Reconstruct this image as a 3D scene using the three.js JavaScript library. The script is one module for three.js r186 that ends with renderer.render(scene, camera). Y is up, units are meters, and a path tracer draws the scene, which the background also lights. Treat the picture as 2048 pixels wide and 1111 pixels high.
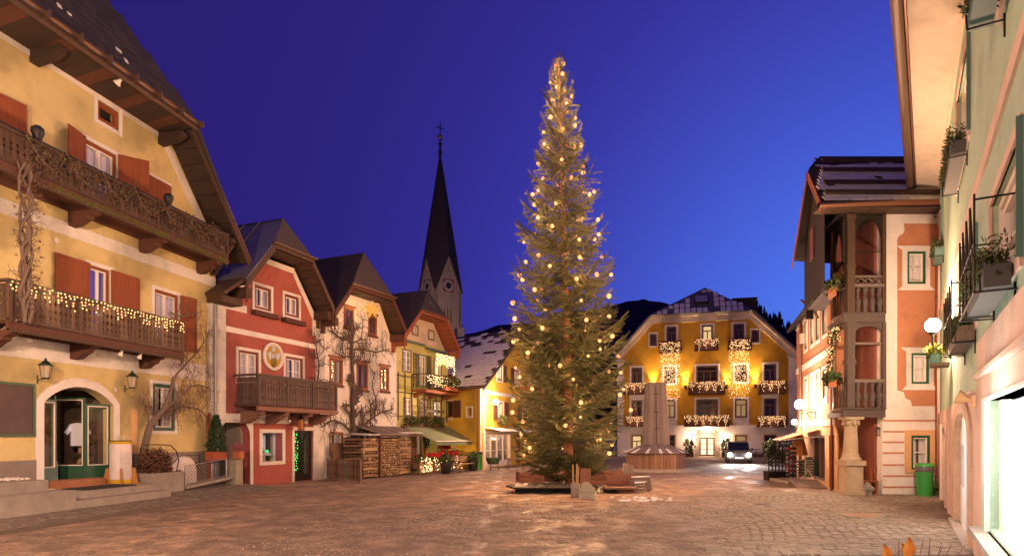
import * as THREE from 'three';

// ---------------------------------------------------------------- camera, sky, sun, exposure
const scene = new THREE.Scene();
const camera = new THREE.PerspectiveCamera(69.68, 2048 / 1740, 0.1, 3000);
camera.setViewOffset(2048, 1740, 0, 0, 2048, 1111);      // a shift lens: level camera, horizon low in the frame
camera.position.set(0, 1.95, 0);
const renderer = new THREE.WebGLRenderer({ antialias: true });
renderer.toneMapping = THREE.LinearToneMapping;
renderer.toneMappingExposure = 1;
renderer.shadowMap.enabled = true;

function duskSky() {                                     // afterglow low in the right part of the view, night towards the left and behind
  const W = 512, H = 256, d = new Float32Array(W * H * 4), g = new THREE.Vector3(0.55, 0.02, -0.83).normalize();
  for (let r = 0; r < H; r++) for (let c = 0; c < W; c++) {
    const el = ((r + 0.5) / H - 0.5) * Math.PI, az = ((c + 0.5) / W - 0.5) * 2 * Math.PI, y = Math.max(0, Math.sin(el));
    const x = Math.cos(az) * Math.cos(el), z = Math.sin(az) * Math.cos(el);
    const a = Math.acos(THREE.MathUtils.clamp(x * g.x + y * g.y + z * g.z, -1, 1)) * 57.3;
    const t = Math.exp(-((a / 29) ** 2)), w = Math.exp(-a / 50), o = (r * W + c) * 4;
    d[o] = 0.021 + 0.01 * w + 0.06 * t; d[o + 1] = 0.011 + 0.011 * w + 0.15 * t * t + 0.075 * t; d[o + 2] = 0.13 + 0.14 * w + 0.74 * t; d[o + 3] = 1;
  }
  const t = new THREE.DataTexture(d, W, H, THREE.RGBAFormat, THREE.FloatType);
  t.mapping = THREE.EquirectangularReflectionMapping; t.magFilter = THREE.LinearFilter; t.needsUpdate = true;
  return t;
}
scene.background = scene.environment = duskSky();
const sun = new THREE.DirectionalLight(new THREE.Color(1, 0.86, 0.8), 0.03);   // the last of the light, from the afterglow
sun.position.set(55, 9, -83); sun.castShadow = true; sun.shadow.radius = 40;
Object.assign(sun.shadow.camera, { left: -80, right: 80, top: 80, bottom: -80, far: 300 });
scene.add(sun);

// ---------------------------------------------------------------- helpers
let seed = 7;
const reseed = (n) => { seed = n; };
const rnd = () => { seed = (seed + 0x6D2B79F5) | 0; let t = Math.imul(seed ^ (seed >>> 15), 1 | seed); t = (t + Math.imul(t ^ (t >>> 7), 61 | t)) ^ t; return ((t ^ (t >>> 14)) >>> 0) / 4294967296; };
const rr = (a, b) => a + (b - a) * rnd();
const pick = (a) => a[Math.floor(rnd() * a.length)];
const V = (x, y, z) => new THREE.Vector3(x, y, z);
const used = new Map();
function numbered(n) { const k = (used.get(n) ?? -1) + 1; used.set(n, k); return k ? n + '_' + String(k).padStart(3, '0') : n; }
function tag(o, label, category, group, kind) {
  if (label) o.userData.label = label; if (category) o.userData.category = category;
  if (group) o.userData.group = group; if (kind) o.userData.kind = kind;
  return o;
}
function thing(name, label, category, pos = [0, 0, 0], turn = 0, group) {
  const o = new THREE.Group(); o.name = numbered(name); o.position.set(...pos); o.rotation.y = turn; if (pos.scale) o.scale.setScalar(pos.scale); scene.add(o);
  return tag(o, label, category, group);
}
function structure(name, geo, m, label) { const o = part(scene, numbered(name), geo, m); o.userData.kind = 'structure'; if (label) o.userData.label = label; return o; }

// own bookkeeping of a geometry: not indexed, uv in metres with u along the longest side
function fin(g) {
  if (Array.isArray(g)) return merge(g);
  if (g.userData.fin) return g;
  const s = g.index ? g.toNonIndexed() : g, p = s.attributes.position, n = p.count, uv = new Float32Array(n * 2);
  if (!s.attributes.normal) s.computeVertexNormals();
  s.computeBoundingBox(); const b = s.boundingBox, size = [b.max.x - b.min.x, b.max.y - b.min.y, b.max.z - b.min.z];
  for (let i = 0; i < n; i += 3) {
    const q = [0, 1, 2].map((k) => [p.getX(i + k), p.getY(i + k), p.getZ(i + k)]);
    const e = q[1].map((v, k) => v - q[0][k]), f = q[2].map((v, k) => v - q[0][k]);
    const nn = [Math.abs(e[1] * f[2] - e[2] * f[1]), Math.abs(e[2] * f[0] - e[0] * f[2]), Math.abs(e[0] * f[1] - e[1] * f[0])];
    const drop = nn[0] > nn[1] && nn[0] > nn[2] ? 0 : nn[1] > nn[2] ? 1 : 2;
    const ax = [0, 1, 2].filter((k) => k !== drop).sort((u, v) => size[v] - size[u]);
    for (let k = 0; k < 3; k++) { uv[(i + k) * 2] = q[k][ax[0]]; uv[(i + k) * 2 + 1] = q[k][ax[1]]; }
  }
  const out = new THREE.BufferGeometry();
  out.setAttribute('position', p.clone()); out.setAttribute('normal', s.attributes.normal.clone()); out.setAttribute('uv', new THREE.BufferAttribute(uv, 2));
  if (s.attributes.color) out.setAttribute('color', s.attributes.color.clone());
  out.userData.fin = true;
  return out;
}
function merge(list) {
  const gs = list.flat(9).filter(Boolean).map(fin), out = new THREE.BufferGeometry();
  for (const [k, w] of [['position', 3], ['normal', 3], ['uv', 2]]) {
    const a = new Float32Array(gs.reduce((t, g) => t + g.attributes[k].array.length, 0)); let o = 0;
    for (const g of gs) { a.set(g.attributes[k].array, o); o += g.attributes[k].array.length; }
    out.setAttribute(k, new THREE.BufferAttribute(a, w));
  }
  out.userData.fin = true;
  return out;
}
function part(parent, name, geo, m) {
  const o = new THREE.Mesh(fin(geo), m); o.name = name; o.castShadow = o.receiveShadow = true; parent.add(o); return o;
}
function sub(parent, name) { const o = new THREE.Group(); o.name = name; parent.add(o); return o; }
const Bx = (x0, x1, y0, y1, z0, z1) => new THREE.BoxGeometry(Math.abs(x1 - x0), Math.abs(y1 - y0), Math.abs(z1 - z0)).translate((x0 + x1) / 2, (y0 + y1) / 2, (z0 + z1) / 2);
const Cy = (r1, r0, h, x, y, z, s = 12) => new THREE.CylinderGeometry(r1, r0, h, s).translate(x, y + h / 2, z);
const Sp = (r, x, y, z, a = 10, b = 7) => new THREE.SphereGeometry(r, a, b).translate(x, y, z);
const poly = (pts) => { const s = new THREE.Shape(); pts.forEach(([x, y], i) => (i ? s.lineTo(x, y) : s.moveTo(x, y))); s.closePath(); return s; };
const ext = (shape, z0, z1, o = {}) => new THREE.ExtrudeGeometry(shape, { depth: z1 - z0, bevelEnabled: false, curveSegments: 10, ...o }).translate(0, 0, z0);
const Lathe = (pts, s = 14) => new THREE.LatheGeometry(pts.map(([r, y]) => new THREE.Vector2(r, y)), s);
function limb(pts, r0, r1, sides = 5) {                  // tapered tube along points
  const P = pts.map((p) => (p.isVector3 ? p : V(...p))), pos = [], idx = [], n = P.length;
  let u = V(0, 0, 0);
  for (let i = 0; i < n; i++) {
    const t = P[Math.min(n - 1, i + 1)].clone().sub(P[Math.max(0, i - 1)]).normalize();
    if (i === 0) u = Math.abs(t.y) < 0.9 ? V(0, 1, 0).cross(t).normalize() : V(1, 0, 0).cross(t).normalize();
    u = u.sub(t.clone().multiplyScalar(u.dot(t))).normalize();
    const w = t.clone().cross(u), r = r0 + (r1 - r0) * (i / (n - 1));
    for (let k = 0; k < sides; k++) { const a = (k / sides) * Math.PI * 2, c = Math.cos(a) * r, s = Math.sin(a) * r; pos.push(P[i].x + u.x * c + w.x * s, P[i].y + u.y * c + w.y * s, P[i].z + u.z * c + w.z * s); }
  }
  for (let i = 0; i < n - 1; i++) for (let k = 0; k < sides; k++) { const a = i * sides + k, b = i * sides + ((k + 1) % sides); idx.push(a, b, a + sides, b, b + sides, a + sides); }
  const g = new THREE.BufferGeometry(); g.setAttribute('position', new THREE.Float32BufferAttribute(pos, 3)); g.setIndex(idx); g.computeVertexNormals();
  return g;
}
const rod = (a, b, r = 0.012, s = 5) => limb([a, b], r, r, s);
function slab(pts, th) {                                 // a sheet of thickness th below its outline (points anticlockwise from above / outside)
  const P = pts.map((p) => V(...p)), n = P[1].clone().sub(P[0]).cross(P[2].clone().sub(P[0])).normalize(), Q = P.map((p) => p.clone().addScaledVector(n, -th)), pos = [];
  const tri = (a, b, c) => pos.push(a.x, a.y, a.z, b.x, b.y, b.z, c.x, c.y, c.z);
  for (let i = 1; i < P.length - 1; i++) { tri(P[0], P[i], P[i + 1]); tri(Q[0], Q[i + 1], Q[i]); }
  for (let i = 0; i < P.length; i++) { const j = (i + 1) % P.length; tri(P[i], Q[i], Q[j]); tri(P[i], Q[j], P[j]); }
  const g = new THREE.BufferGeometry(); g.setAttribute('position', new THREE.Float32BufferAttribute(pos, 3)); g.computeVertexNormals(); return g;
}
function leaves(n, at, size, spread = 1) {               // n small folded leaves at places given by at()
  const pos = [];
  for (let i = 0; i < n; i++) {
    const p = at(), s = size * rr(0.6, 1.3), d = V(rr(-1, 1), rr(-0.7, 1), rr(-1, 1)).normalize(), e = V(rr(-1, 1), rr(-1, 1), rr(-1, 1)).cross(d).normalize().multiplyScalar(s * 0.32 * spread);
    const a = p, t = p.clone().addScaledVector(d, s), m = p.clone().addScaledVector(d, s * 0.45), l = m.clone().add(e), r = m.clone().sub(e);
    pos.push(a.x, a.y, a.z, l.x, l.y, l.z, t.x, t.y, t.z, a.x, a.y, a.z, t.x, t.y, t.z, r.x, r.y, r.z);
  }
  const g = new THREE.BufferGeometry(); g.setAttribute('position', new THREE.Float32BufferAttribute(pos, 3)); g.computeVertexNormals(); return g;
}
const inBall = (cx, cy, cz, rx, ry, rz) => () => { let p; do p = V(rr(-1, 1), rr(-1, 1), rr(-1, 1)); while (p.lengthSq() > 1 || p.lengthSq() < 0.15); return V(cx + p.x * rx, cy + p.y * ry, cz + p.z * rz); };
const inBox = (x0, x1, y0, y1, z0, z1) => () => V(rr(x0, x1), rr(y0, y1), rr(z0, z1));

// ---------------------------------------------------------------- textures and materials
function lattice(n, m, s) { const k = seed; reseed(s); const a = new Float32Array(n * m).map(() => rnd()); seed = k; return (u, v) => { const x = u * n, y = v * m, i = Math.floor(x), j = Math.floor(y), f = x - i, g = y - j, a2 = f * f * (3 - 2 * f), b2 = g * g * (3 - 2 * g), q = (p, r) => a[(((r % m) + m) % m) * n + (((p % n) + n) % n)]; return (q(i, j) * (1 - a2) + q(i + 1, j) * a2) * (1 - b2) + (q(i, j + 1) * (1 - a2) + q(i + 1, j + 1) * a2) * b2; }; }
function fbm(fu, fv, oct, s, fall = 0.55) { const L = []; let amp = 1, tot = 0; for (let i = 0; i < oct; i++) { L.push([lattice(fu << i, fv << i, s + i * 31), amp]); tot += amp; amp *= fall; } return (u, v) => L.reduce((t, [l, a]) => t + l(u, v) * a, 0) / tot; }
function texture(size, metres, f, srgb = false) {
  const d = new Uint8Array(size * size * 4);
  for (let y = 0; y < size; y++) for (let x = 0; x < size; x++) { const c = f(x / size, y / size), o = (y * size + x) * 4; for (let k = 0; k < 3; k++) d[o + k] = Math.max(0, Math.min(255, (Array.isArray(c) ? c[k] : c) * 255)); d[o + 3] = 255; }
  const t = new THREE.DataTexture(d, size, size); t.wrapS = t.wrapT = THREE.RepeatWrapping; t.magFilter = t.minFilter = THREE.LinearFilter; t.needsUpdate = true;
  const m = Array.isArray(metres) ? metres : [metres, metres]; t.repeat.set(1 / m[0], 1 / m[1]);
  return t;
}
const n1 = fbm(3, 3, 7, 11), n2 = fbm(24, 24, 4, 57, 0.7), n3 = fbm(2, 40, 4, 91, 0.6), n4 = fbm(5, 5, 6, 133, 0.65);
const sm = (a, b, x) => { const t = Math.max(0, Math.min(1, (x - a) / (b - a))); return t * t * (3 - 2 * t); };
const T = {
  plaster: texture(512, 5, (u, v) => 0.58 + 0.40 * sm(0.22, 0.62, n1(u, v)) + 0.16 * (n2(u, v) - 0.5)),
  rough: texture(512, 1.6, (u, v) => 0.5 + 0.9 * (n2(u, v) - 0.5)),
  wood: texture(512, [1.7, 0.55], (u, v) => 0.42 + 0.62 * n3(u, v) + 0.12 * (n1(u, v) - 0.5)),
  stone: texture(512, 2.2, (u, v) => 0.5 + 0.55 * n4(u, v) + 0.12 * (n2(u, v) - 0.5)),
};
const C = (r, g, b) => new THREE.Color().setRGB(r, g, b);
const mat = (c, o = {}) => new THREE.MeshStandardMaterial({ color: C(...c), roughness: 0.85, ...o });
const plaster = (c, b = 0.012) => mat(c, { map: T.plaster, bumpMap: T.rough, bumpScale: b, roughness: 0.95 });
const timber = (c, o = {}) => mat(c, { map: T.wood, bumpMap: T.wood, bumpScale: 0.006, roughness: 0.8, ...o });
const rock = (c, o = {}) => mat(c, { map: T.stone, bumpMap: T.stone, bumpScale: 0.01, roughness: 0.92, ...o });
const glow = (c, k) => new THREE.MeshStandardMaterial({ color: C(0.02, 0.02, 0.02), emissive: C(...c), emissiveIntensity: k, roughness: 0.6 });
const WARM = [1, 0.62, 0.3], LAMP = [1, 0.59, 0.37];
const M = {
  white: plaster([0.74, 0.7, 0.66]), yellow: plaster([0.62, 0.5, 0.23]), plinth: plaster([0.24, 0.2, 0.175]), red: plaster([0.37, 0.1, 0.082], 0.02), cream: plaster([0.68, 0.56, 0.44]),
  lime: plaster([0.52, 0.5, 0.17]), ochre: plaster([0.62, 0.4, 0.045]), hotel: plaster([0.56, 0.295, 0.02]), orange: plaster([0.5, 0.215, 0.115], 0.02), mint: plaster([0.42, 0.58, 0.44], 0.02), pink: plaster([0.72, 0.53, 0.44]),
  grey: plaster([0.45, 0.41, 0.36]), loggia: plaster([0.22, 0.068, 0.05]), tan: plaster([0.66, 0.4, 0.2]),
  darkWood: timber([0.095, 0.05, 0.03]), blackWood: timber([0.02, 0.012, 0.009]), loggiaWood: timber([0.105, 0.075, 0.068]), redWood: timber([0.12, 0.042, 0.025]), eaveWood: timber([0.05, 0.027, 0.018]), rust: timber([0.3, 0.075, 0.022], { bumpScale: 0.002 }), brownWood: timber([0.2, 0.115, 0.075]), greyWood: timber([0.19, 0.15, 0.13]), paleWood: timber([0.5, 0.34, 0.19]), barge: timber([0.36, 0.11, 0.045]), stake: timber([0.55, 0.35, 0.16]),
  sash: mat([0.75, 0.7, 0.64], { roughness: 0.5 }), green: mat([0.02, 0.085, 0.045], { roughness: 0.45 }), teal: mat([0.1, 0.19, 0.17], { roughness: 0.6 }), maroon: mat([0.15, 0.025, 0.03], { roughness: 0.6 }), brownSash: mat([0.12, 0.045, 0.03], { roughness: 0.5 }), greenBin: mat([0.03, 0.27, 0.045], { roughness: 0.4 }),
  iron: mat([0.035, 0.028, 0.025], { roughness: 0.5, metalness: 0.6 }), steel: mat([0.4, 0.38, 0.37], { roughness: 0.4, metalness: 0.9 }), copper: mat([0.3, 0.14, 0.09], { roughness: 0.35, metalness: 0.7 }), gutter: mat([0.16, 0.1, 0.075], { roughness: 0.45, metalness: 0.5 }), sheet: mat([0.33, 0.32, 0.34], { map: T.stone, roughness: 0.45, metalness: 0.6 }),
  shingle: timber([0.048, 0.039, 0.035]), shingle2: timber([0.075, 0.06, 0.05]), slate: rock([0.05, 0.04, 0.045]), snow: mat([0.74, 0.73, 0.76], { roughness: 0.75, bumpMap: T.stone, bumpScale: 0.02 }),
  glass: new THREE.MeshPhysicalMaterial({ color: C(1, 1, 1), transmission: 1, thickness: 0, roughness: 0.03, ior: 1.5 }), dark: mat([0.035, 0.025, 0.022]), room: mat([0.12, 0.085, 0.06]), curtain: mat([0.66, 0.63, 0.62], { roughness: 1 }),
  stone: rock([0.36, 0.32, 0.28]), concrete: rock([0.34, 0.3, 0.26]), sandstone: rock([0.42, 0.18, 0.09]), clay: mat([0.4, 0.13, 0.06]), asphaltPiece: rock([0.12, 0.11, 0.1]),
  leaf: mat([0.05, 0.085, 0.022]), leaf2: mat([0.085, 0.11, 0.03]), conifer: mat([0.035, 0.07, 0.025]), dry: mat([0.13, 0.055, 0.03]), bark: rock([0.2, 0.145, 0.115]), twig: mat([0.16, 0.105, 0.08]), heather: mat([0.34, 0.1, 0.13]), poinsettia: mat([0.5, 0.015, 0.02]),
  black: mat([0.018, 0.017, 0.018], { roughness: 0.6 }), rubber: mat([0.03, 0.028, 0.028]), tarp: mat([0.02, 0.024, 0.024], { roughness: 0.35 }), gold: mat([0.75, 0.5, 0.12], { roughness: 0.3, metalness: 1 }),
  bulb: glow([1, 0.5, 0.18], 2.6), bulbFar: glow([1, 0.58, 0.25], 5), treeBulb: glow([1, 0.4, 0.15], 2.1), lanternGreen: mat([0.012, 0.028, 0.02], { roughness: 0.5 }), lit: glow([1, 0.66, 0.27], 0.9), litDim: glow([1, 0.6, 0.25], 0.35),
};
// a row of bulbs as one small geometry
function bulbs(points, r) { return merge(points.map(([x, y, z]) => new THREE.OctahedronGeometry(r, 0).translate(x, y, z))); }
function fairy(label, group, place, geo, wire, m = M.bulb, lamp) {
  const t = thing('fairy_lights', label, 'fairy lights', place.pos, place.turn, group);
  part(t, 'bulbs', geo, m).userData.kind = 'stuff';
  if (wire) part(t, 'cable', wire, M.black);
  return t;
}
function lampLight(parent, x, y, z, I, color = LAMP, radius = 3) { const l = new THREE.PointLight(C(...color), I); l.position.set(x, y, z); l.castShadow = true; l.shadow.radius = radius; parent.add(l); return l; }

// ---------------------------------------------------------------- building parts
function wall(parent, pts, holes, m, depth = 0.32, name = 'wall') {
  const s = poly(pts); for (const h of holes) s.holes.push(h.isPath || h.curves ? h : poly([[h[0], h[2]], [h[0], h[3]], [h[1], h[3]], [h[1], h[2]]]));
  return part(parent, name, ext(s, -depth, 0), m);
}
function win(parent, r, o = {}) {                        // r = [x0, x1, y0, y1] of the opening; local axes, outside is +z
  const [x0, x1, y0, y1] = r, w = sub(parent, 'window'), d = o.deep ?? 0.12, f = o.fw ?? 0.06, fr = o.frame ?? M.sash, sash = o.sash ?? fr;
  const ring = (a, b, c, e, t, z0, z1) => [Bx(a, a + t, c, e, z0, z1), Bx(b - t, b, c, e, z0, z1), Bx(a + t, b - t, c, c + t, z0, z1), Bx(a + t, b - t, e - t, e, z0, z1)];
  if (o.trim) { const t = o.trim, k = o.trimMat ?? M.white; part(w, 'surround', [Bx(x0 - t, x0, y0 - t, y1 + t, -0.02, 0.03), Bx(x1, x1 + t, y0 - t, y1 + t, -0.02, 0.03), Bx(x0, x1, y1, y1 + t, -0.02, 0.03), Bx(x0, x1, y0 - t, y0, -0.02, 0.03)], k); }
  part(w, 'frame', ring(x0, x1, y0, y1, f, -d, -d + 0.09), fr);
  const a = x0 + f, b = x1 - f, c = y0 + f, n = o.cols ?? 2, top = y1 - f, tr = o.transom ? top - (top - c) * o.transom : top, sw = (b - a) / n, t = o.sw ?? 0.045;
  const cells = []; for (let i = 0; i < n; i++) cells.push([a + i * sw, a + (i + 1) * sw, c, tr]);
  if (o.transom) cells.push([a, b, tr, top]);
  for (const [p, q, e, g] of cells) {
    const bars = ring(p, q, e, g, t, -d - 0.01, -d + 0.05), rows = g === top && o.transom ? 1 : o.rows ?? 1;
    for (let k = 1; k < rows; k++) bars.push(Bx(p + t, q - t, e + ((g - e) * k) / rows - 0.014, e + ((g - e) * k) / rows + 0.014, -d, -d + 0.035));
    part(w, 'sash', bars, sash);
    for (let k = 0; k < rows; k++) part(w, 'pane', Bx(p + t, q - t, e + t + ((g - e - 2 * t) * k) / rows, e + t + ((g - e - 2 * t) * (k + 1)) / rows, -d + 0.01, -d + 0.016), M.glass);
  }
  if (o.curtain) for (const [p, q] of o.curtain === 'full' ? [[a, b]] : [[a, a + (b - a) * 0.4], [b - (b - a) * 0.4, b]]) {
    const s = new THREE.Shape(); const N = 22; s.moveTo(p, 0); for (let i = 0; i <= N; i++) s.lineTo(p + ((q - p) * i) / N, 0.02 * Math.sin(i * 1.9)); for (let i = N; i >= 0; i--) s.lineTo(p + ((q - p) * i) / N, 0.02 * Math.sin(i * 1.9) - 0.006);
    part(w, 'curtain', ext(s, 0, y1 - y0).rotateX(-Math.PI / 2).translate(0, y0, -d - 0.09), o.curtainMat ?? M.curtain);
  }
  part(w, 'interior', Bx(x0 - 0.02, x1 + 0.02, y0 - 0.02, y1 + 0.02, -0.36, -0.335), o.lit ?? M.dark);
  if (o.sill) part(w, 'sill', Bx(x0 - (o.trim ?? 0.05), x1 + (o.trim ?? 0.05), y0 - 0.1 - (o.trim ?? 0), y0 - (o.trim ?? 0), -0.01, 0.12), o.sill);
  return w;
}
function shutter(w, x0, x1, y0, y1, m, hinge = 0, open = 0) {   // hinge: x of the hinge side; open: angle off the wall
  const a = x0 - hinge, b = x1 - hinge, g = fin([Bx(a, a + 0.07, y0, y1, 0, 0.04), Bx(b - 0.07, b, y0, y1, 0, 0.04), Bx(a + 0.07, b - 0.07, y0, y0 + 0.08, 0, 0.04), Bx(a + 0.07, b - 0.07, y1 - 0.08, y1, 0, 0.04), Bx(a + 0.07, b - 0.07, (y0 + y1) / 2 - 0.03, (y0 + y1) / 2 + 0.03, 0, 0.038), Bx(a + 0.07, b - 0.07, y0 + 0.08, y1 - 0.08, 0.008, 0.026)]);
  const k = part(w, 'shutter', g, m); k.position.set(hinge, 0, 0.045); k.rotation.y = open; return k;
}
// a sawn balcony board: pierced edges, so that pairs of boards leave lozenges and slots between them
const boardShape = (h, w, notches) => { const e = []; for (const [y, d, s] of notches) e.push([w, y - s], [w - d, y], [w, y + s]); return poly([[-w, 0], [w, 0], ...e.map(([x, y]) => [x, y * h]), [w, h], [-w, h], ...e.reverse().map(([x, y]) => [-x, y * h])]); };
function balcony(parent, x0, x1, y0, y1, depth, o) {     // floor top y0, rail top y1
  const b = sub(parent, 'balcony'), m = o.m, bw = o.board ?? 0.17, h = y1 - y0 - 0.22, z = depth;
  const g = fin(ext(boardShape(h, bw / 2 - 0.006, o.notch ?? [[0.28, 0.045, 0.07], [0.55, 0.05, 0.1], [0.8, 0.035, 0.05]]), -0.014, 0.014));
  const n = Math.round((x1 - x0 - 0.2) / bw);
  for (let i = 0; i < n; i++) { const k = part(b, 'baluster_board', g, o.tones ? pick(o.tones) : m); k.position.set(x0 + 0.1 + ((i + 0.5) * (x1 - x0 - 0.2)) / n, y0 + 0.1, z - 0.02 + rr(-0.004, 0.004)); }
  const nd = Math.round((depth - 0.2) / bw);
  for (const s of o.sides ?? [x0, x1]) for (let i = 0; i < nd; i++) { const k = part(b, 'baluster_board', g, o.tones ? pick(o.tones) : m); k.rotation.y = Math.PI / 2; k.position.set(s + (s === x0 ? 0.02 : -0.02), y0 + 0.1, 0.1 + ((i + 0.5) * (depth - 0.2)) / nd); }
  part(b, 'handrail', [Bx(x0 - 0.04, x1 + 0.04, y1 - 0.07, y1, z - 0.08, z + 0.06), Bx(x0 - 0.04, x0 + 0.08, y1 - 0.07, y1, 0, z - 0.08), Bx(x1 - 0.08, x1 + 0.04, y1 - 0.07, y1, 0, z - 0.08)], o.rail ?? m);
  part(b, 'rail', [Bx(x0, x1, y0 + 0.02, y0 + 0.1, z - 0.06, z + 0.02), Bx(x0, x1, y1 - 0.15, y1 - 0.07, z - 0.06, z + 0.02), Bx(x0, x0 + 0.06, y0 + 0.02, y0 + 0.1, 0, z - 0.06), Bx(x1 - 0.06, x1, y0 + 0.02, y0 + 0.1, 0, z - 0.06)], m);
  const np = o.posts ?? Math.max(2, Math.round((x1 - x0) / 2.1) + 1);
  for (let i = 0; i < np; i++) { const x = x0 + 0.05 + ((x1 - x0 - 0.1) * i) / (np - 1); part(b, 'post', Bx(x - 0.05, x + 0.05, y0, y1 - 0.07, z - 0.075, z + 0.04), m); }
  const nf = Math.round((x1 - x0) / 0.28);
  for (let i = 0; i < nf; i++) part(b, 'floor_board', Bx(x0 + ((x1 - x0) * i) / nf + 0.005, x0 + ((x1 - x0) * (i + 1)) / nf - 0.005, y0 - 0.05, y0, 0, z + 0.02), o.floor ?? m);
  part(b, 'fascia', Bx(x0 - 0.03, x1 + 0.03, y0 - 0.2, y0 - 0.05, z - 0.05, z + 0.05), o.beam ?? m);
  part(b, 'wall_beam', Bx(x0 - 0.03, x1 + 0.03, y0 - 0.22, y0 - 0.052, 0, 0.12), o.beam ?? m);
  for (const x of o.brackets ?? []) part(b, 'bracket', ext(poly([[0, 0], [0.28, 0.02], [0.5 * depth, 0.16], [0.62 * depth, 0.19], [0.68 * depth, 0.3], [0.85 * depth, 0.33], [0.92 * depth, 0.46], [0, 0.46]]), -0.13, 0.13).rotateY(-Math.PI / 2).translate(x, y0 - 0.51 - 0.16, 0), o.beam ?? m);
  return b;
}
// courses of shingles on a plane: o origin, u along the eave, v up the slope (unit vectors), inside(a, b) says where
function shingles(parent, o, u, v, len, high, w, h, inside, mats, snowShare = 0, full = false, limit = 300) {
  const O = V(...o), U = V(...u).normalize(), S = V(...v).normalize(), N = U.clone().cross(S).normalize(), snow = [], rest = [];
  const vs = [0, 1, 2].map((k) => { const g = fin(Bx(-w * 0.485, w * 0.485, -0.02 * k, h * 1.25, 0, 0.022)).clone(); g.applyMatrix4(new THREE.Matrix4().makeRotationX(-0.055 + 0.012 * k)); g.userData.fin = true; return g; });
  let n = 0;
  for (let r = 0; r * h < high; r++) for (let c = -1; c * w < len; c++) {
    const a = c * w + (r % 2) * w * 0.5 + rr(-0.02, 0.02) * w, b = r * h;
    if (!inside(a, b)) continue;
    const m = new THREE.Matrix4().makeBasis(U, S, N).setPosition(O.clone().addScaledVector(U, a).addScaledVector(S, b).addScaledVector(N, 0.035 + rr(0, 0.01))), g = pick(vs);
    if (n++ < limit) { const k = part(parent, 'shingle', g, pick(mats)); k.applyMatrix4(m); } else { const q = g.clone(); q.applyMatrix4(m); q.userData.fin = true; rest.push(q); }
    if (rnd() < (typeof snowShare === 'function' ? snowShare(a, b) : snowShare)) { const q = fin(full ? Bx(-w * rr(0.42, 0.5), w * rr(0.42, 0.5), h * rr(0.02, 0.16), h * rr(0.92, 1), 0.02, 0.045) : Bx(-w * rr(0.1, 0.4), w * rr(0.1, 0.4), h * rr(0.02, 0.1), h * rr(0.2, 0.55), 0.024, 0.045)).clone(); q.applyMatrix4(m); q.userData.fin = true; snow.push(q); }
  }
  if (rest.length) part(parent, 'shingles', merge(rest), mats[0]).userData.kind = 'stuff';
  if (snow.length) part(parent, 'snow', merge(snow), M.snow).userData.kind = 'stuff';
}
// gable roof with a clipped (half-hipped) front: f(x) = top - k |x - c|; eaves at +-half, clip at +-clip
function hippedRoof(parent, c, top, k, half, clip, z, zr, back, m, o = {}) {
  const f = (x) => top - k * Math.abs(x - c), L = c - half, Rr = c + half, a = c - clip, b = c + clip, th = 0.14;
  part(parent, 'roof_slope', slab([[L, f(L), z], [a, f(a), z], [c, top, zr], [c, top, back], [L, f(L), back]], th), o.left ?? m);
  part(parent, 'roof_slope', slab([[b, f(b), z], [Rr, f(Rr), z], [Rr, f(Rr), back], [c, top, back], [c, top, zr]], th), m);
  part(parent, 'half_hip', slab([[a, f(a), z], [b, f(b), z], [c, top, zr]], th), o.hip ?? m);
  const bm = o.barge ?? M.darkWood, w = 0.24, sl = Math.hypot(1, k);
  for (const s of [-1, 1]) {
    const p = s < 0 ? a : b, q = s < 0 ? L : Rr, dr = 0.05;
    part(parent, 'barge_board', ext(poly([[p, f(p) - dr], [q, f(q) - dr], [q, f(q) - w * 1.25 - dr], [p, f(p) - w * sl * 0.8 - dr]]), z - 0.05, z + 0.03), bm);
    part(parent, 'pendant', Lathe([[0.001, -0.5], [0.05, -0.44], [0.02, -0.37], [0.07, -0.28], [0.03, -0.18], [0.06, -0.12], [0.06, 0.12], [0.001, 0.12]], 8).translate(q - s * 0.06, f(q) - 0.35, z - 0.04), bm);
    part(parent, 'corner_bracket', [Bx(q - s * 0.02, q - s * 0.35, f(q) - 0.62, f(q) - 0.28, -0.05, z - 0.08), Bx(q - s * 0.02, q - s * 0.18, f(q) - 0.95, f(q) - 0.62, -0.05, 0.18)], bm);
    const nb = o.planks ?? 7;                            // soffit boards under the verge
    for (let i = 0; i < nb; i++) { const t0 = i / nb, t1 = (i + 1) / nb - 0.012, xa = p + (q - p) * t0, xb = p + (q - p) * t1, y = (x) => f(x) - th * sl - 0.012; part(parent, 'soffit_board', slab(s < 0 ? [[xb, y(xb), z - 0.06], [xa, y(xa), z - 0.06], [xa, y(xa), -0.05], [xb, y(xb), -0.05]] : [[xa, y(xa), z - 0.06], [xb, y(xb), z - 0.06], [xb, y(xb), -0.05], [xa, y(xa), -0.05]], 0.03), o.soffit ?? M.darkWood); }
  }
  part(parent, 'barge_board', [Bx(a - 0.1, b + 0.1, f(a) - w, f(a) - 0.02, z - 0.04, z + 0.04)], bm);
  const nh = o.planks ?? 7;
  for (let i = 0; i < nh; i++) part(parent, 'soffit_board', Bx(a + ((b - a) * i) / nh + 0.006, a + ((b - a) * (i + 1)) / nh - 0.006, f(a) - 0.3, f(a) - 0.27, -0.05, z - 0.05), o.soffit ?? M.darkWood);
  const gt = o.gutter ?? M.gutter;
  part(parent, 'gutter', new THREE.CylinderGeometry(0.07, 0.07, b - a + 0.3, 8, 1, false, 0, Math.PI).rotateZ(Math.PI / 2).rotateX(Math.PI).translate(c, f(a) - 0.03, z + 0.1), gt);
}

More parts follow.
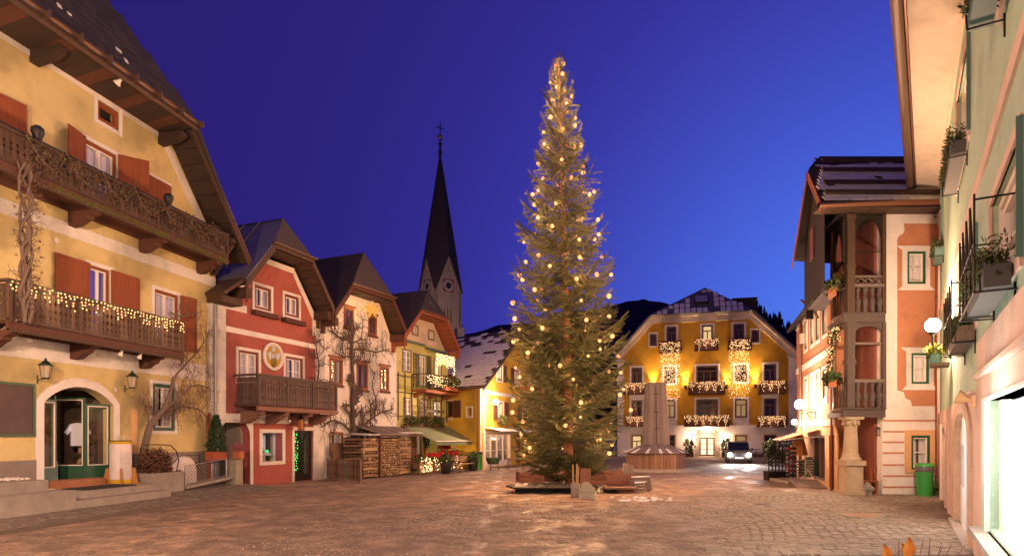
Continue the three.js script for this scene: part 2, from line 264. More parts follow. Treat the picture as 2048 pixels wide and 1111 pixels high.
// ---------------------------------------------------------------- the ground
{
  const big = fbm(4, 4, 6, 301), streak = fbm(2, 26, 5, 377), W = 240, D = 300, X0 = -22, X1 = 22, Z0 = -4, Z1 = -62, pos = [], col = [], idx = [];
  for (let j = 0; j <= D; j++) for (let i = 0; i <= W; i++) {
    const z = Z0 + (Z1 - Z0) * Math.pow(j / D, 1.6), x = X0 + ((X1 - X0) * i) / W;
    const R = Math.hypot(x - 14, z + 2), A = Math.atan2(z + 2, x - 14);                       // wheel tracks sweep round the tree
    const n = big((x + 30) / 26, (z + 80) / 26), s = streak(A * 0.6, R / 15), f = fbmFine((x + 40) / 2.6, (z + 80) / 2.6);
    const tree = Math.exp(-(((Math.hypot(x - 2, z + 23) - 4.2) / 1.1) ** 2)), edge = Math.exp(-(((x + 8.2 - 0.2 * (z + 20)) / 0.7) ** 2));
    const frost = Math.min(1, Math.max(0, sm(0.53, 0.7, 0.34 * n + 0.4 * s + 0.36 * f) * 0.7 + 0.6 * tree * sm(0.4, 0.6, f) + 0.55 * edge * sm(0.42, 0.6, f)));
    const base = 0.2 + 0.05 * n + 0.07 * f;
    pos.push(x, 0, z); col.push(base * 1.12 + (0.53 - base) * frost, base * 0.8 + (0.41 - base) * frost, base * 0.59 + (0.33 - base) * frost);
  }
  for (let j = 0; j < D; j++) for (let i = 0; i < W; i++) { const a = j * (W + 1) + i, b = a + W + 1; idx.push(a, a + 1, b, a + 1, b + 1, b); }
  const g = new THREE.BufferGeometry(); g.setAttribute('position', new THREE.Float32BufferAttribute(pos, 3)); g.setAttribute('color', new THREE.Float32BufferAttribute(col, 3)); g.setIndex(idx); g.computeVertexNormals();
  const crumbs = fbm(10, 10, 6, 411, 0.8), speck = fbm(60, 60, 3, 431, 0.8);
  const K = 26, cx = [], cy = []; reseed(3); for (let i = 0; i < K * K; i++) { cx.push(rr(0.15, 0.85)); cy.push(rr(0.15, 0.85)); }
  const crack = (u, v) => { const x = u * K, y = v * K, i = Math.floor(x), j = Math.floor(y); let a = 9, b = 9; for (let q = -1; q < 2; q++) for (let p = -1; p < 2; p++) { const k = ((j + q + K) % K) * K + ((i + p + K) % K), d = Math.hypot(i + p + cx[k] - x, j + q + cy[k] - y); if (d < a) { b = a; a = d; } else if (d < b) b = d; } return b - a; };
  const tx = texture(1024, 3.7, (u, v) => { const c = crumbs(u, v), s = sm(0.6, 0.8, speck(u, v)) * sm(0.45, 0.6, c); return (0.2 + 0.98 * c + 1.0 * s) * (0.6 + 0.4 * sm(0.02, 0.18, crack(u, v) + 0.2 * sm(0.5, 0.65, c))); });
  const rough = texture(512, 3.1, (u, v) => 0.5 + 0.5 * sm(0.35, 0.6, n4(u, v)));
  structure('square_ground', g, new THREE.MeshStandardMaterial({ vertexColors: true, map: tx, bumpMap: tx, bumpScale: 0.035, roughnessMap: rough, roughness: 0.95 }), 'frosty worn asphalt of the market square with icy wheel tracks');
  const far = new THREE.PlaneGeometry(2400, 2400, 1, 1).rotateX(-Math.PI / 2).translate(0, -0.02, -700);
  structure('ground', far, mat([0.16, 0.14, 0.13], { map: tx }));
}
function fbmFine(u, v) { return (fbmFine.f ??= fbm(10, 10, 5, 771, 0.75))(u, v); }
// pavement of small setts on the right, raised a little
const G0 = [13.91, -20.312], GU = [-0.5312, 0.8472];       // foot of the green house: far corner, direction towards the camera
{
  const wallX = (z) => G0[0] + ((z - G0[1]) / GU[1]) * GU[0];
  const edgeX = (z) => 2.4 + (-z - 8) * 0.36 + 0.25 * Math.sin(z * 1.3);
  const base = poly([[edgeX(-4) + 1.6, 4], [edgeX(-8) + 1.6, 8], [edgeX(-12) + 1.6, 12], [edgeX(-16) + 1.6, 16], [edgeX(-20) + 1.6, 20], [edgeX(-21) + 1.6, 21], [15, 21], [wallX(-4) + 0.1, 4]]);
  const pave = structure('pavement', ext(base, 0, 0.006).rotateX(-Math.PI / 2), rock([0.2, 0.15, 0.115]), 'pavement of small setts before the green and orange houses');
  const top = (w, d) => { const g = new THREE.CylinderGeometry(0.5, 0.54, 1, 4, 1).rotateY(Math.PI / 4).scale(w * 1.37, 0.026, d * 1.37).translate(0, 0.013, 0); return fin(g.toNonIndexed()); };
  const kinds = [0, 1, 2].map((k) => { const g = top(0.2 + 0.012 * k, 0.128).clone(); g.computeVertexNormals(); g.userData.fin = true; return g; });
  const tones = [[0.27, 0.215, 0.165], [0.22, 0.175, 0.135], [0.32, 0.25, 0.195], [0.25, 0.21, 0.15]].map((c) => rock(c, { roughness: 0.8 }));
  const all = []; reseed(5);
  for (let r = 0; r * 0.145 < 16.5; r++) { const z = -4.6 - r * 0.145; for (let x = edgeX(z) + rr(0, 0.2); x < Math.min(wallX(z) - 0.12, 14); x += 0.222) all.push([x + (r % 2) * 0.11, z + 0.02 * Math.sin(x * 1.7 + r), rr(-0.07, 0.07), 0.012 - 0.042 * Math.max(0, 1 - (x - edgeX(z)) / 1.5) * (0.6 + 0.6 * rnd())]); }
  const seen = all.filter(([x, z]) => -z > 10.1 && (x / -z) * 1250 + 1024 < 2040), near = seen.slice(0, 300), rest = seen.slice(300);
  for (const [x, z, a, y] of near) { const k = part(pave, 'sett', pick(kinds), pick(tones)); k.position.set(x, y + rr(-0.004, 0.004), z); k.rotation.set(rr(-0.02, 0.02), a, rr(-0.02, 0.02)); }
  const im = new THREE.InstancedMesh(kinds[0], rock([1, 1, 1], { roughness: 0.8 }), rest.length), q = new THREE.Object3D();
  rest.forEach(([x, z, a, y], i) => { q.position.set(x, y + rr(-0.004, 0.004), z); q.rotation.set(rr(-0.03, 0.03), a, rr(-0.03, 0.03)); q.updateMatrix(); im.setMatrixAt(i, q.matrix); const c = pick(tones).color; im.setColorAt(i, c); });
  im.name = 'setts'; im.userData.kind = 'stuff'; im.castShadow = im.receiveShadow = true; pave.add(im);
}
// ---------------------------------------------------------------- mountains
{
  const nz = fbm(5, 5, 6, 901);
  function hills(name, label, list, D, m) {              // list: [pixel column, pixel row] of the ridge seen from the square, D: how far
    const R = list.map(([x, y]) => [((x - 1024) / 1250) * D, 1.95 + ((870 - y) / 1250) * D]), pos = [], idx = [], N = 90, K = 14;
    for (let k = 0; k <= K; k++) for (let i = 0; i <= N; i++) {
      const x = R[0][0] + ((R.at(-1)[0] - R[0][0]) * i) / N; let j = 0; while (j < R.length - 2 && R[j + 1][0] < x) j++;
      const t = (x - R[j][0]) / (R[j + 1][0] - R[j][0]), y = R[j][1] + (R[j + 1][1] - R[j][1]) * t, u = k / K;
      const h = y * (u < 0.75 ? Math.pow(u / 0.75, 0.8) : 1 - (u - 0.75) * 1.6) + (u > 0.05 ? (nz(i / N, u) - 0.5) * D * 0.035 * (1 - Math.abs(u - 0.75) * 0.9) + (nz(i / N * 5, u * 3) - 0.5) * D * 0.008 : 0);
      pos.push(x * (0.72 + 0.37 * u), h, -D * (0.7 + 0.4 * u));
    }
    for (let k = 0; k < K; k++) for (let i = 0; i < N; i++) { const a = k * (N + 1) + i, b = a + N + 1; idx.push(a, a + 1, b, a + 1, b + 1, b); }
    const g = new THREE.BufferGeometry(); g.setAttribute('position', new THREE.Float32BufferAttribute(pos, 3)); g.setIndex(idx); g.computeVertexNormals();
    const o = structure(name, g, m, label);
    return [o, pos, N, K];
  }
  const forestM = mat([0.028, 0.02, 0.022], { roughness: 1 });
  hills('hills', 'dark wooded hills behind the church roof and the tree', [[560, 700], [800, 680], [920, 664], [1000, 642], [1030, 640], [1080, 640], [1140, 625], [1200, 616], [1250, 600], [1285, 595], [1330, 606], [1390, 625], [1470, 660], [1600, 720]], 520, forestM);
  const [, pos, N, K] = hills('hillside', 'purple wooded hillside behind the ochre hotel', [[1380, 640], [1440, 606], [1500, 612], [1540, 630], [1580, 655], [1610, 690], [1700, 740], [1800, 800]], 380, mat([0.03, 0.022, 0.03], { roughness: 1 }));
  const cone = fin([new THREE.ConeGeometry(1.3, 4, 5).translate(0, 3.4, 0), new THREE.ConeGeometry(0.95, 3.4, 5).translate(0, 5.6, 0)]);
  const im = new THREE.InstancedMesh(cone, mat([0.02, 0.018, 0.02]), 900), q = new THREE.Object3D(); reseed(77);
  for (let n = 0; n < 900; n++) { const k = 5 + Math.floor(rnd() * (K - 7)), i = Math.floor(rnd() * N), a = (k * (N + 1) + i) * 3, t = rnd(), s = rr(0.45, 1.0); q.position.set(pos[a] + (pos[a + 3] - pos[a]) * t, pos[a + 1] + (pos[a + 4] - pos[a + 1]) * t - 0.5, pos[a + 2] + rr(-4, 4)); q.scale.set(s, s * rr(0.8, 1.3), s); q.updateMatrix(); im.setMatrixAt(n, q.matrix); }
  im.name = 'hillside_forest'; tag(im, 'dark spruce forest on the hillside behind the hotel', 'forest', null, 'stuff'); scene.add(im);
}

// ---------------------------------------------------------------- yellow house on the left
const LP = { pos: [-12.22, 0.2925, -14.918], turn: 1.3763 };      // stands on ground a little higher than the square
LP.pos.scale = 0.85;
const onL = (t, x, y, z) => { t.position.set(x, y, z).applyMatrix4(new THREE.Matrix4().compose(V(...LP.pos), new THREE.Quaternion().setFromAxisAngle(V(0, 1, 0), LP.turn), V(0.85, 0.85, 0.85))); t.rotation.y = LP.turn; t.scale.setScalar(0.85); };
{
  reseed(21);
  const h = thing('yellow_house', 'big yellow house with two dark carved balconies at the left edge', 'house', LP.pos, LP.turn);
  const holes = [];
  const W = (r, o) => { holes.push(r); return win(h, r, o); };
  const rustWin = { frame: M.rust, sash: M.sash, trim: 0.13, trimMat: M.white, fw: 0.1 };
  let w = W([2.88, 3.71, 5.0, 7.52], { ...rustWin, fw: 0.08, lit: M.violet ??= glow([0.28, 0.12, 0.55], 0.35) });
  shutter(w, 1.62, 2.86, 5.0, 7.56, M.rust); shutter(w, 3.73, 4.95, 5.0, 7.56, M.rust);
  w = W([5.72, 6.95, 5.3, 7.38], { ...rustWin, curtain: 'full', rows: 1 }); shutter(w, 7.02, 7.75, 5.25, 7.42, M.rust, 7.0, -0.2);
  W([3.22, 4.1, 12.42, 13.08], { ...rustWin, sash: M.rust, cols: 1, fw: 0.12 });
  w = W([2.72, 4.0, 9.2, 11.55], { ...rustWin, lit: M.room, curtain: 'full' }); shutter(w, 1.85, 2.7, 9.2, 11.6, M.rust, 2.7, 0.25); shutter(w, 4.02, 4.95, 9.2, 11.6, M.rust, 4.02, -0.75);
  w = W([5.2, 6.45, 9.6, 11.45], { ...rustWin }); shutter(w, 5.16, 5.83, 9.6, 11.47, M.rust); shutter(w, 5.85, 6.5, 9.6, 11.47, M.rust);
  w = W([-1.0, -0.2, 9.2, 11.5], rustWin); shutter(w, -0.18, 0.62, 9.2, 11.5, M.rust, -0.18, -0.15);
  W([5.62, 6.76, 2.12, 3.88], { frame: M.green, sash: M.sash, trim: 0.12, trimMat: M.white, fw: 0.13, deep: 0.08, curtain: true, lit: M.dark, rows: 1 });
  // arched shop front
  const A = [1.28, 3.86, 0.32, 2.95, 3.5], arch = (a, b, y0, ys, yt, P = new THREE.Path()) => { const c = (a + b) / 2, hw = (b - a) / 2, rise = yt - ys, R = (hw * hw + rise * rise) / (2 * rise), al = Math.asin(hw / R); P.moveTo(a, y0); P.lineTo(b, y0); P.lineTo(b, ys); for (let i = 1; i < 14; i++) { const t = al - (2 * al * i) / 14; P.lineTo(c + R * Math.sin(t), yt - R + R * Math.cos(t)); } P.lineTo(a, ys); P.closePath(); return P; };
  holes.push(arch(...A));
  wall(h, [[-7, -0.34], [9.15, -0.34], [9.15, 10.15], [6.3, 13.5], [-7, 13.5]], holes, M.yellow, 0.4);
  part(h, 'side_wall', [Bx(8.8, 9.15, 0, 10, -9, -0.401), Bx(-7, -6.7, 0, 13, -9, -0.401)], M.yellow);
  part(h, 'plinth', [Bx(-7, 1.05, -0.34, 1.22, 0, 0.04), Bx(4.1, 9.16, -0.34, 1.3, 0, 0.04)], M.plinth);
  const ring = arch(1.04, 4.1, 0.3, 3.0, 3.78, new THREE.Shape()); ring.holes.push(arch(A[0], A[1], 0.31, A[3], A[4]));
  part(h, 'door_surround', ext(ring, -0.02, 0.05), M.white);
  part(h, 'trim', [Bx(-7, 9.15, 4.2, 4.86, 0, 0.02), Bx(-7, 9.15, 8.2, 8.62, 0, 0.02), Bx(-7, 6.2, 13.12, 13.48, 0, 0.02), slab([[6.1, 13.48, 0.02], [6.1, 13.0, 0.02], [8.9, 9.7, 0.02], [9.14, 10.1, 0.02]], 0.02)], M.white);
  // splayed green shop front inside the arch: two showcases and a door set back
  const sf = sub(h, 'shop_front'), deep = -1.25;
  const panel = (a, za, b, zb, y0, y1, m, t = 0.06) => { const len = Math.hypot(b - a, zb - za), ang = Math.atan2(-(zb - za), b - a), fr = 0.07; const at = (g) => fin(g).clone().applyMatrix4(new THREE.Matrix4().makeRotationY(ang).setPosition(a, 0, za)); const mk = (n, g, mm) => { const q = at(g); q.userData.fin = true; part(sf, n, q, mm); };
    mk('panel', Bx(0, len, y0, 0.95, -t, 0), m); mk('frame', fin([Bx(0, fr, 0.95, y1, -t, 0), Bx(len - fr, len, 0.95, y1, -t, 0), Bx(fr, len - fr, y1 - fr, y1, -t, 0)]), m); mk('bead', fin([Bx(fr, fr + 0.03, 0.95, y1 - fr, -0.02, 0.012), Bx(len - fr - 0.03, len - fr, 0.95, y1 - fr, -0.02, 0.012), Bx(fr + 0.03, len - fr - 0.03, 0.95, 0.98, -0.02, 0.012), Bx(fr + 0.03, len - fr - 0.03, y1 - fr - 0.03, y1 - fr, -0.02, 0.012)]), M.sash); mk('pane', Bx(fr, len - fr, 0.97, y1 - fr, -t / 2 - 0.004, -t / 2 + 0.004), M.glass); };
  panel(1.3, -0.1, 2.0, -0.3, 0.32, 3.05, M.teal); panel(2.0, -0.3, 2.1, deep, 0.32, 3.2, M.green); panel(2.75, deep, 3.1, -0.35, 0.32, 3.2, M.green); panel(3.1, -0.35, 3.84, -0.1, 0.32, 3.0, M.green);
  part(sf, 'ceiling', Bx(1.2, 3.95, 3.5, 3.56, -2.2, -0.4), M.white);
  part(sf, 'interior', [Bx(1.2, 3.95, 0.3, 3.5, -2.25, -2.2), Bx(1.15, 1.2, 0.3, 3.5, -2.2, -0.4), Bx(3.95, 4, 0.3, 3.5, -2.2, -0.4), Bx(1.2, 3.95, 0.32, 0.52, -2.2, -0.352)], M.room);
  const door = sub(h, 'shop_door'); part(door, 'leaf', [Bx(2.1, 2.18, 0.34, 2.9, deep - 0.06, deep), Bx(2.67, 2.75, 0.34, 2.9, deep - 0.06, deep), Bx(2.39, 2.46, 0.34, 2.9, deep - 0.06, deep), Bx(2.18, 2.67, 0.34, 0.95, deep - 0.05, deep - 0.01), Bx(2.18, 2.67, 1.7, 1.76, deep - 0.06, deep), Bx(2.1, 2.75, 2.9, 3.2, deep - 0.06, deep)], M.green); part(door, 'pane', Bx(2.18, 2.67, 0.95, 2.9, deep - 0.04, deep - 0.03), M.glass);
  // goods in the showcases: shelves with small things, a shirt on a form
  const goods = []; reseed(8); for (let i = 0; i < 60; i++) { const l = rnd() < 0.5, x = l ? rr(1.35, 1.85) : rr(3.3, 3.7), y = 1.0 + Math.floor(rr(0, 5)) * 0.36; goods.push(Bx(x, x + rr(0.03, 0.1), y, y + rr(0.06, 0.2), -0.9, -0.8)); }
  part(sf, 'goods', goods, mat([0.4, 0.25, 0.14])).userData.kind = 'stuff';
  part(sf, 'shelf', [0, 1, 2, 3, 4].flatMap((k) => [Bx(1.3, 1.9, 0.98 + k * 0.36, 1.0 + k * 0.36, -1.0, -0.7), Bx(3.25, 3.85, 0.98 + k * 0.36, 1.0 + k * 0.36, -1.0, -0.7)]), M.brownWood);
  part(sf, 'shirt', ext(poly([[-0.2, 0], [0.2, 0], [0.2, 0.5], [0.3, 0.36], [0.38, 0.44], [0.22, 0.72], [0.07, 0.76], [-0.07, 0.76], [-0.22, 0.72], [-0.38, 0.44], [-0.3, 0.36], [-0.2, 0.5]]), -0.07, 0.07).rotateY(-0.5).translate(3.2, 1.6, -0.75), mat([0.55, 0.62, 0.75]));
  part(h, 'door_step', Bx(1.65, 3.3, 0.3, 0.55, -0.35, 0.25), M.sandstone);
  part(h, 'niche_panel', Bx(4.62, 4.9, 0.9, 2.9, 0.0, 0.03), M.tan);
  part(h, 'wall_cap', [new THREE.CylinderGeometry(0.09, 0.09, 0.03, 12).rotateX(Math.PI / 2).translate(1.7, 8.1 - 0.15, 0.02), new THREE.CylinderGeometry(0.06, 0.06, 0.03, 12).rotateX(Math.PI / 2).translate(3.9, 3.5, 0.06)], M.white);
  // balconies
  const tones = [M.darkWood, timber([0.075, 0.042, 0.028]), timber([0.12, 0.065, 0.04])];
  const ub = balcony(h, -3, 8.45, 9.2, 10.2, 1.1, { m: M.darkWood, tones, rail: M.blackWood, floor: M.redWood, beam: M.redWood, posts: 7, notch: [[0.22, 0.03, 0.08], [0.42, 0.05, 0.09], [0.62, 0.05, 0.09], [0.82, 0.03, 0.07]], board: 0.19, brackets: [-1.2, 2.25, 5.1, 8.1] });
  const lb = balcony(h, -0.62, 6.0, 5.02, 6.16, 1.0, { m: timber([0.13, 0.075, 0.048]), tones: [timber([0.13, 0.075, 0.048]), timber([0.095, 0.055, 0.036]), timber([0.17, 0.1, 0.065])], floor: M.redWood, beam: M.redWood, posts: 4, notch: [[0.2, 0.03, 0.06], [0.42, 0.045, 0.09], [0.68, 0.05, 0.11], [0.88, 0.03, 0.05]], board: 0.165, brackets: [-0.35, 2.3, 5.1] });
  for (const [b, x, y] of [[ub, 0.15, 10.2], [ub, 5.15, 10.2]]) part(b, 'finial', Lathe([[0.001, 0], [0.1, 0], [0.12, 0.1], [0.17, 0.22], [0.16, 0.33], [0.08, 0.4], [0.001, 0.41]], 12).translate(x, y, 1.08), M.black);
  for (const [b, x0, x1, y, z] of [[ub, -3, 8.45, 9.2, 1.1], [lb, -0.62, 6.0, 5.02, 1.0]]) { const t = []; for (let x = x0; x < x1 - 0.1; x += 0.2) t.push(ext(poly([[0, 0], [0.2, 0], [0.2, -0.05], [0.15, -0.11], [0.1, -0.06], [0.05, -0.11], [0, -0.05]]), 0, 0.02).translate(x, y - 0.2, z + 0.03)); part(b, 'scallop_trim', t, M.darkWood).userData.kind = 'stuff'; const q = []; for (let x = x0; x < x1 - 0.1; x += 0.2) q.push(ext(poly([[0, 0], [0.2, 0], [0.2, -0.04], [0.15, -0.09], [0.1, -0.05], [0.05, -0.09], [0, -0.04]]), 0, 0.02).translate(x, (b === ub ? 10.2 : 6.16) - 0.07, z + 0.06)); part(b, 'rail_trim', q, M.darkWood).userData.kind = 'stuff'; }
  // roof: half-hip over the front, verge sloping down at the right
  const c = -1, top = 22.6, k = 1.2, f = (x) => top - k * Math.abs(x - c), z = 1.3, zr = -3.1, e = 13.75, er = 6.38;
  part(h, 'half_hip', slab([[2 * c - er, e, z], [er, e, z], [c, top, zr]], 0.16), M.shingle);
  part(h, 'roof_slope', slab([[er, e, z], [9.85, f(9.85), z - 0.2], [9.85, f(9.85), -11], [c, top, -11], [c, top, zr]], 0.16), M.shingle);
  const up = V(0, top - e, zr - z).normalize();
  shingles(h, [0, e, z], [1, 0, 0], up.toArray(), 7, 9, 0.3, 0.34, (a, b) => a > -1.5 && a < er - 0.1 - b * ((er - c) / Math.hypot(top - e, zr - z)), [M.shingle, M.shingle2, timber([0.055, 0.045, 0.042])], (a, b) => (b < 1.4 ? 0.07 : 0.0));
  part(h, 'gutter', [new THREE.CylinderGeometry(0.1, 0.1, 14.2, 10, 1, false, Math.PI / 2, Math.PI).rotateZ(Math.PI / 2).translate(-0.6, e - 0.1, z + 0.12), Bx(-7.5, er, e - 0.32, e - 0.14, z - 0.06, z)], M.gutter);
  for (let x = -2; x < 6.4; x += 1.05) part(h, 'gutter_strap', Bx(x, x + 0.04, e - 0.22, e + 0.02, z, z + 0.24), M.gutter);
  for (let i = 0; i < 26; i++) part(h, 'soffit_board', slab([[-6.5 + i * 0.49, 13.3, 0], [-6.02 + i * 0.49, 13.3, 0], [-6.02 + i * 0.49, e - 0.22, z - 0.05], [-6.5 + i * 0.49, e - 0.22, z - 0.05]].reverse(), 0.03), i % 3 ? M.eaveWood : M.redWood);
  for (let i = 0; i < 9; i++) { const a = er + (i * (9.8 - er)) / 9, b = er + ((i + 1) * (9.8 - er)) / 9 - 0.02; part(h, 'soffit_board', slab([[a, f(a) - 0.3, 1.1], [b, f(b) - 0.3, 1.1], [b, f(b) - 0.3, -0.02], [a, f(a) - 0.3, -0.02]], 0.03), M.eaveWood); }
  part(h, 'barge_board', ext(poly([[er - 0.05, e], [9.9, f(9.9)], [9.9, f(9.9) - 0.36], [er - 0.05, e - 0.38]]), 1.08, 1.16), M.darkWood);
  part(h, 'fascia', ext(poly([[er, e + 0.06], [9.95, f(9.95) + 0.06], [9.95, f(9.95) - 0.06], [er, e - 0.06]]), 1.165, 1.19), M.copper);
  for (const [x, y, l] of [[1.0, 13.35, 1.0], [6.05, 13.25, 1.0], [8.75, 10.1, 1.15]]) part(h, 'purlin_end', ext(poly([[0, 0], [l, 0], [l, -0.16], [l * 0.72, -0.3], [0, -0.42]]), -0.15, 0.15).rotateY(-Math.PI / 2).translate(x, y, 0), M.eaveWood);
  part(h, 'corner_brace', [rod(V(8.9, 8.7, 0.05), V(8.85, 9.9, 1.05), 0.09, 6)], M.darkWood);
  // things fixed to it
  const board = thing('notice_board', 'dark empty notice board on the yellow wall at the left edge', 'notice board', LP.pos, LP.turn);
  part(board, 'panel', Bx(-2.2, 0.93, 1.98, 3.4, 0.01, 0.03), rock([0.12, 0.08, 0.075])); part(board, 'frame', [Bx(-2.2, 1.0, 3.4, 3.47, 0, 0.05), Bx(-2.2, 1.0, 1.91, 1.98, 0, 0.05), Bx(0.93, 1.0, 1.98, 3.4, 0, 0.05)], M.green);
  const lantern = (x, y, label) => { const t = thing('wall_lantern', label, 'lantern', [0, 0, 0], 0, 'green lanterns beside the arched shop door'); onL(t, x, y, 0.3);
    part(t, 'roof', [new THREE.CylinderGeometry(0.03, 0.2, 0.15, 6).translate(0, 0.27, 0), Cy(0.2, 0.2, 0.02, 0, 0.18, 0, 6), Sp(0.035, 0, 0.37, 0)], M.lanternGreen); part(t, 'glass', new THREE.CylinderGeometry(0.16, 0.105, 0.36, 6, 1, true).translate(0, 0, 0), new THREE.MeshPhysicalMaterial({ color: C(0.9, 0.82, 0.7), transmission: 0.7, thickness: 0, roughness: 0.3 }));
    const bars = []; for (let i = 0; i < 6; i++) { const a = (i * Math.PI) / 3; bars.push(rod(V(Math.sin(a) * 0.165, 0.18, Math.cos(a) * 0.165), V(Math.sin(a) * 0.11, -0.18, Math.cos(a) * 0.11), 0.009, 4)); } part(t, 'cage', [bars, Cy(0.115, 0.09, 0.04, 0, -0.22, 0, 6)], M.lanternGreen); part(t, 'bracket', [rod(V(0, -0.2, 0), V(0, -0.24, -0.3), 0.015), rod(V(0, -0.1, -0.3), V(0, -0.35, -0.3), 0.025)], M.lanternGreen); part(t, 'bulb', Sp(0.04, 0, -0.02, 0), M.sash); };
  lantern(1.1, 3.84, 'dark green wall lantern left of the arched shop door'); lantern(4.36, 3.8, 'dark green wall lantern right of the arched shop door');
  for (const [x, label] of [[3.3, 'white spot lamp under the lit balcony, left of the pair'], [4.1, 'white spot lamp under the lit balcony, right of the pair']]) { const t = thing('spot_lamp', label, 'spot lamp', [0, 0, 0]); onL(t, x, 4.68, 0.85); part(t, 'head', Lathe([[0.04, 0.1], [0.05, 0], [0.085, -0.1], [0.07, -0.1], [0.03, 0.02]], 10).rotateX(0.5), M.sash); part(t, 'arm', rod(V(0, 0.05, 0), V(0, 0.16, -0.05), 0.015), M.sash); }
  { const t = thing('flood_lamp', 'small white flood lamp under the eaves of the yellow house', 'flood lamp', [0, 0, 0]); onL(t, 3.0, 13.45, 1.05); part(t, 'head', Lathe([[0.05, 0.1], [0.06, 0], [0.13, -0.12], [0.11, -0.12], [0.04, 0.02]], 10).rotateX(0.9), M.sash); part(t, 'arm', rod(V(0, 0.05, 0), V(0, 0.2, -0.1), 0.02), M.sash); }
  // icicle lights on the lower balcony
  reseed(33); const pts = []; for (let x = -0.6; x < 6.0; x += 0.135) { const n = 1 + Math.floor(rnd() * 4.6); for (let i = 0; i < n; i++) pts.push([x + rr(-0.03, 0.03), 6.1 - i * 0.1 - rr(0, 0.05), 1.1]); }
  fairy('icicle fairy lights along the rail of the lower yellow house balcony', null, LP, bulbs(pts, 0.033), rod(V(-0.62, 6.14, 1.09), V(6.0, 6.14, 1.09), 0.008), M.bulb); for (const x of [0.5, 2.7, 4.9]) lampLight(scene.children.at(-1), x, 6.0, 1.2, 1.3, WARM, 15);
}

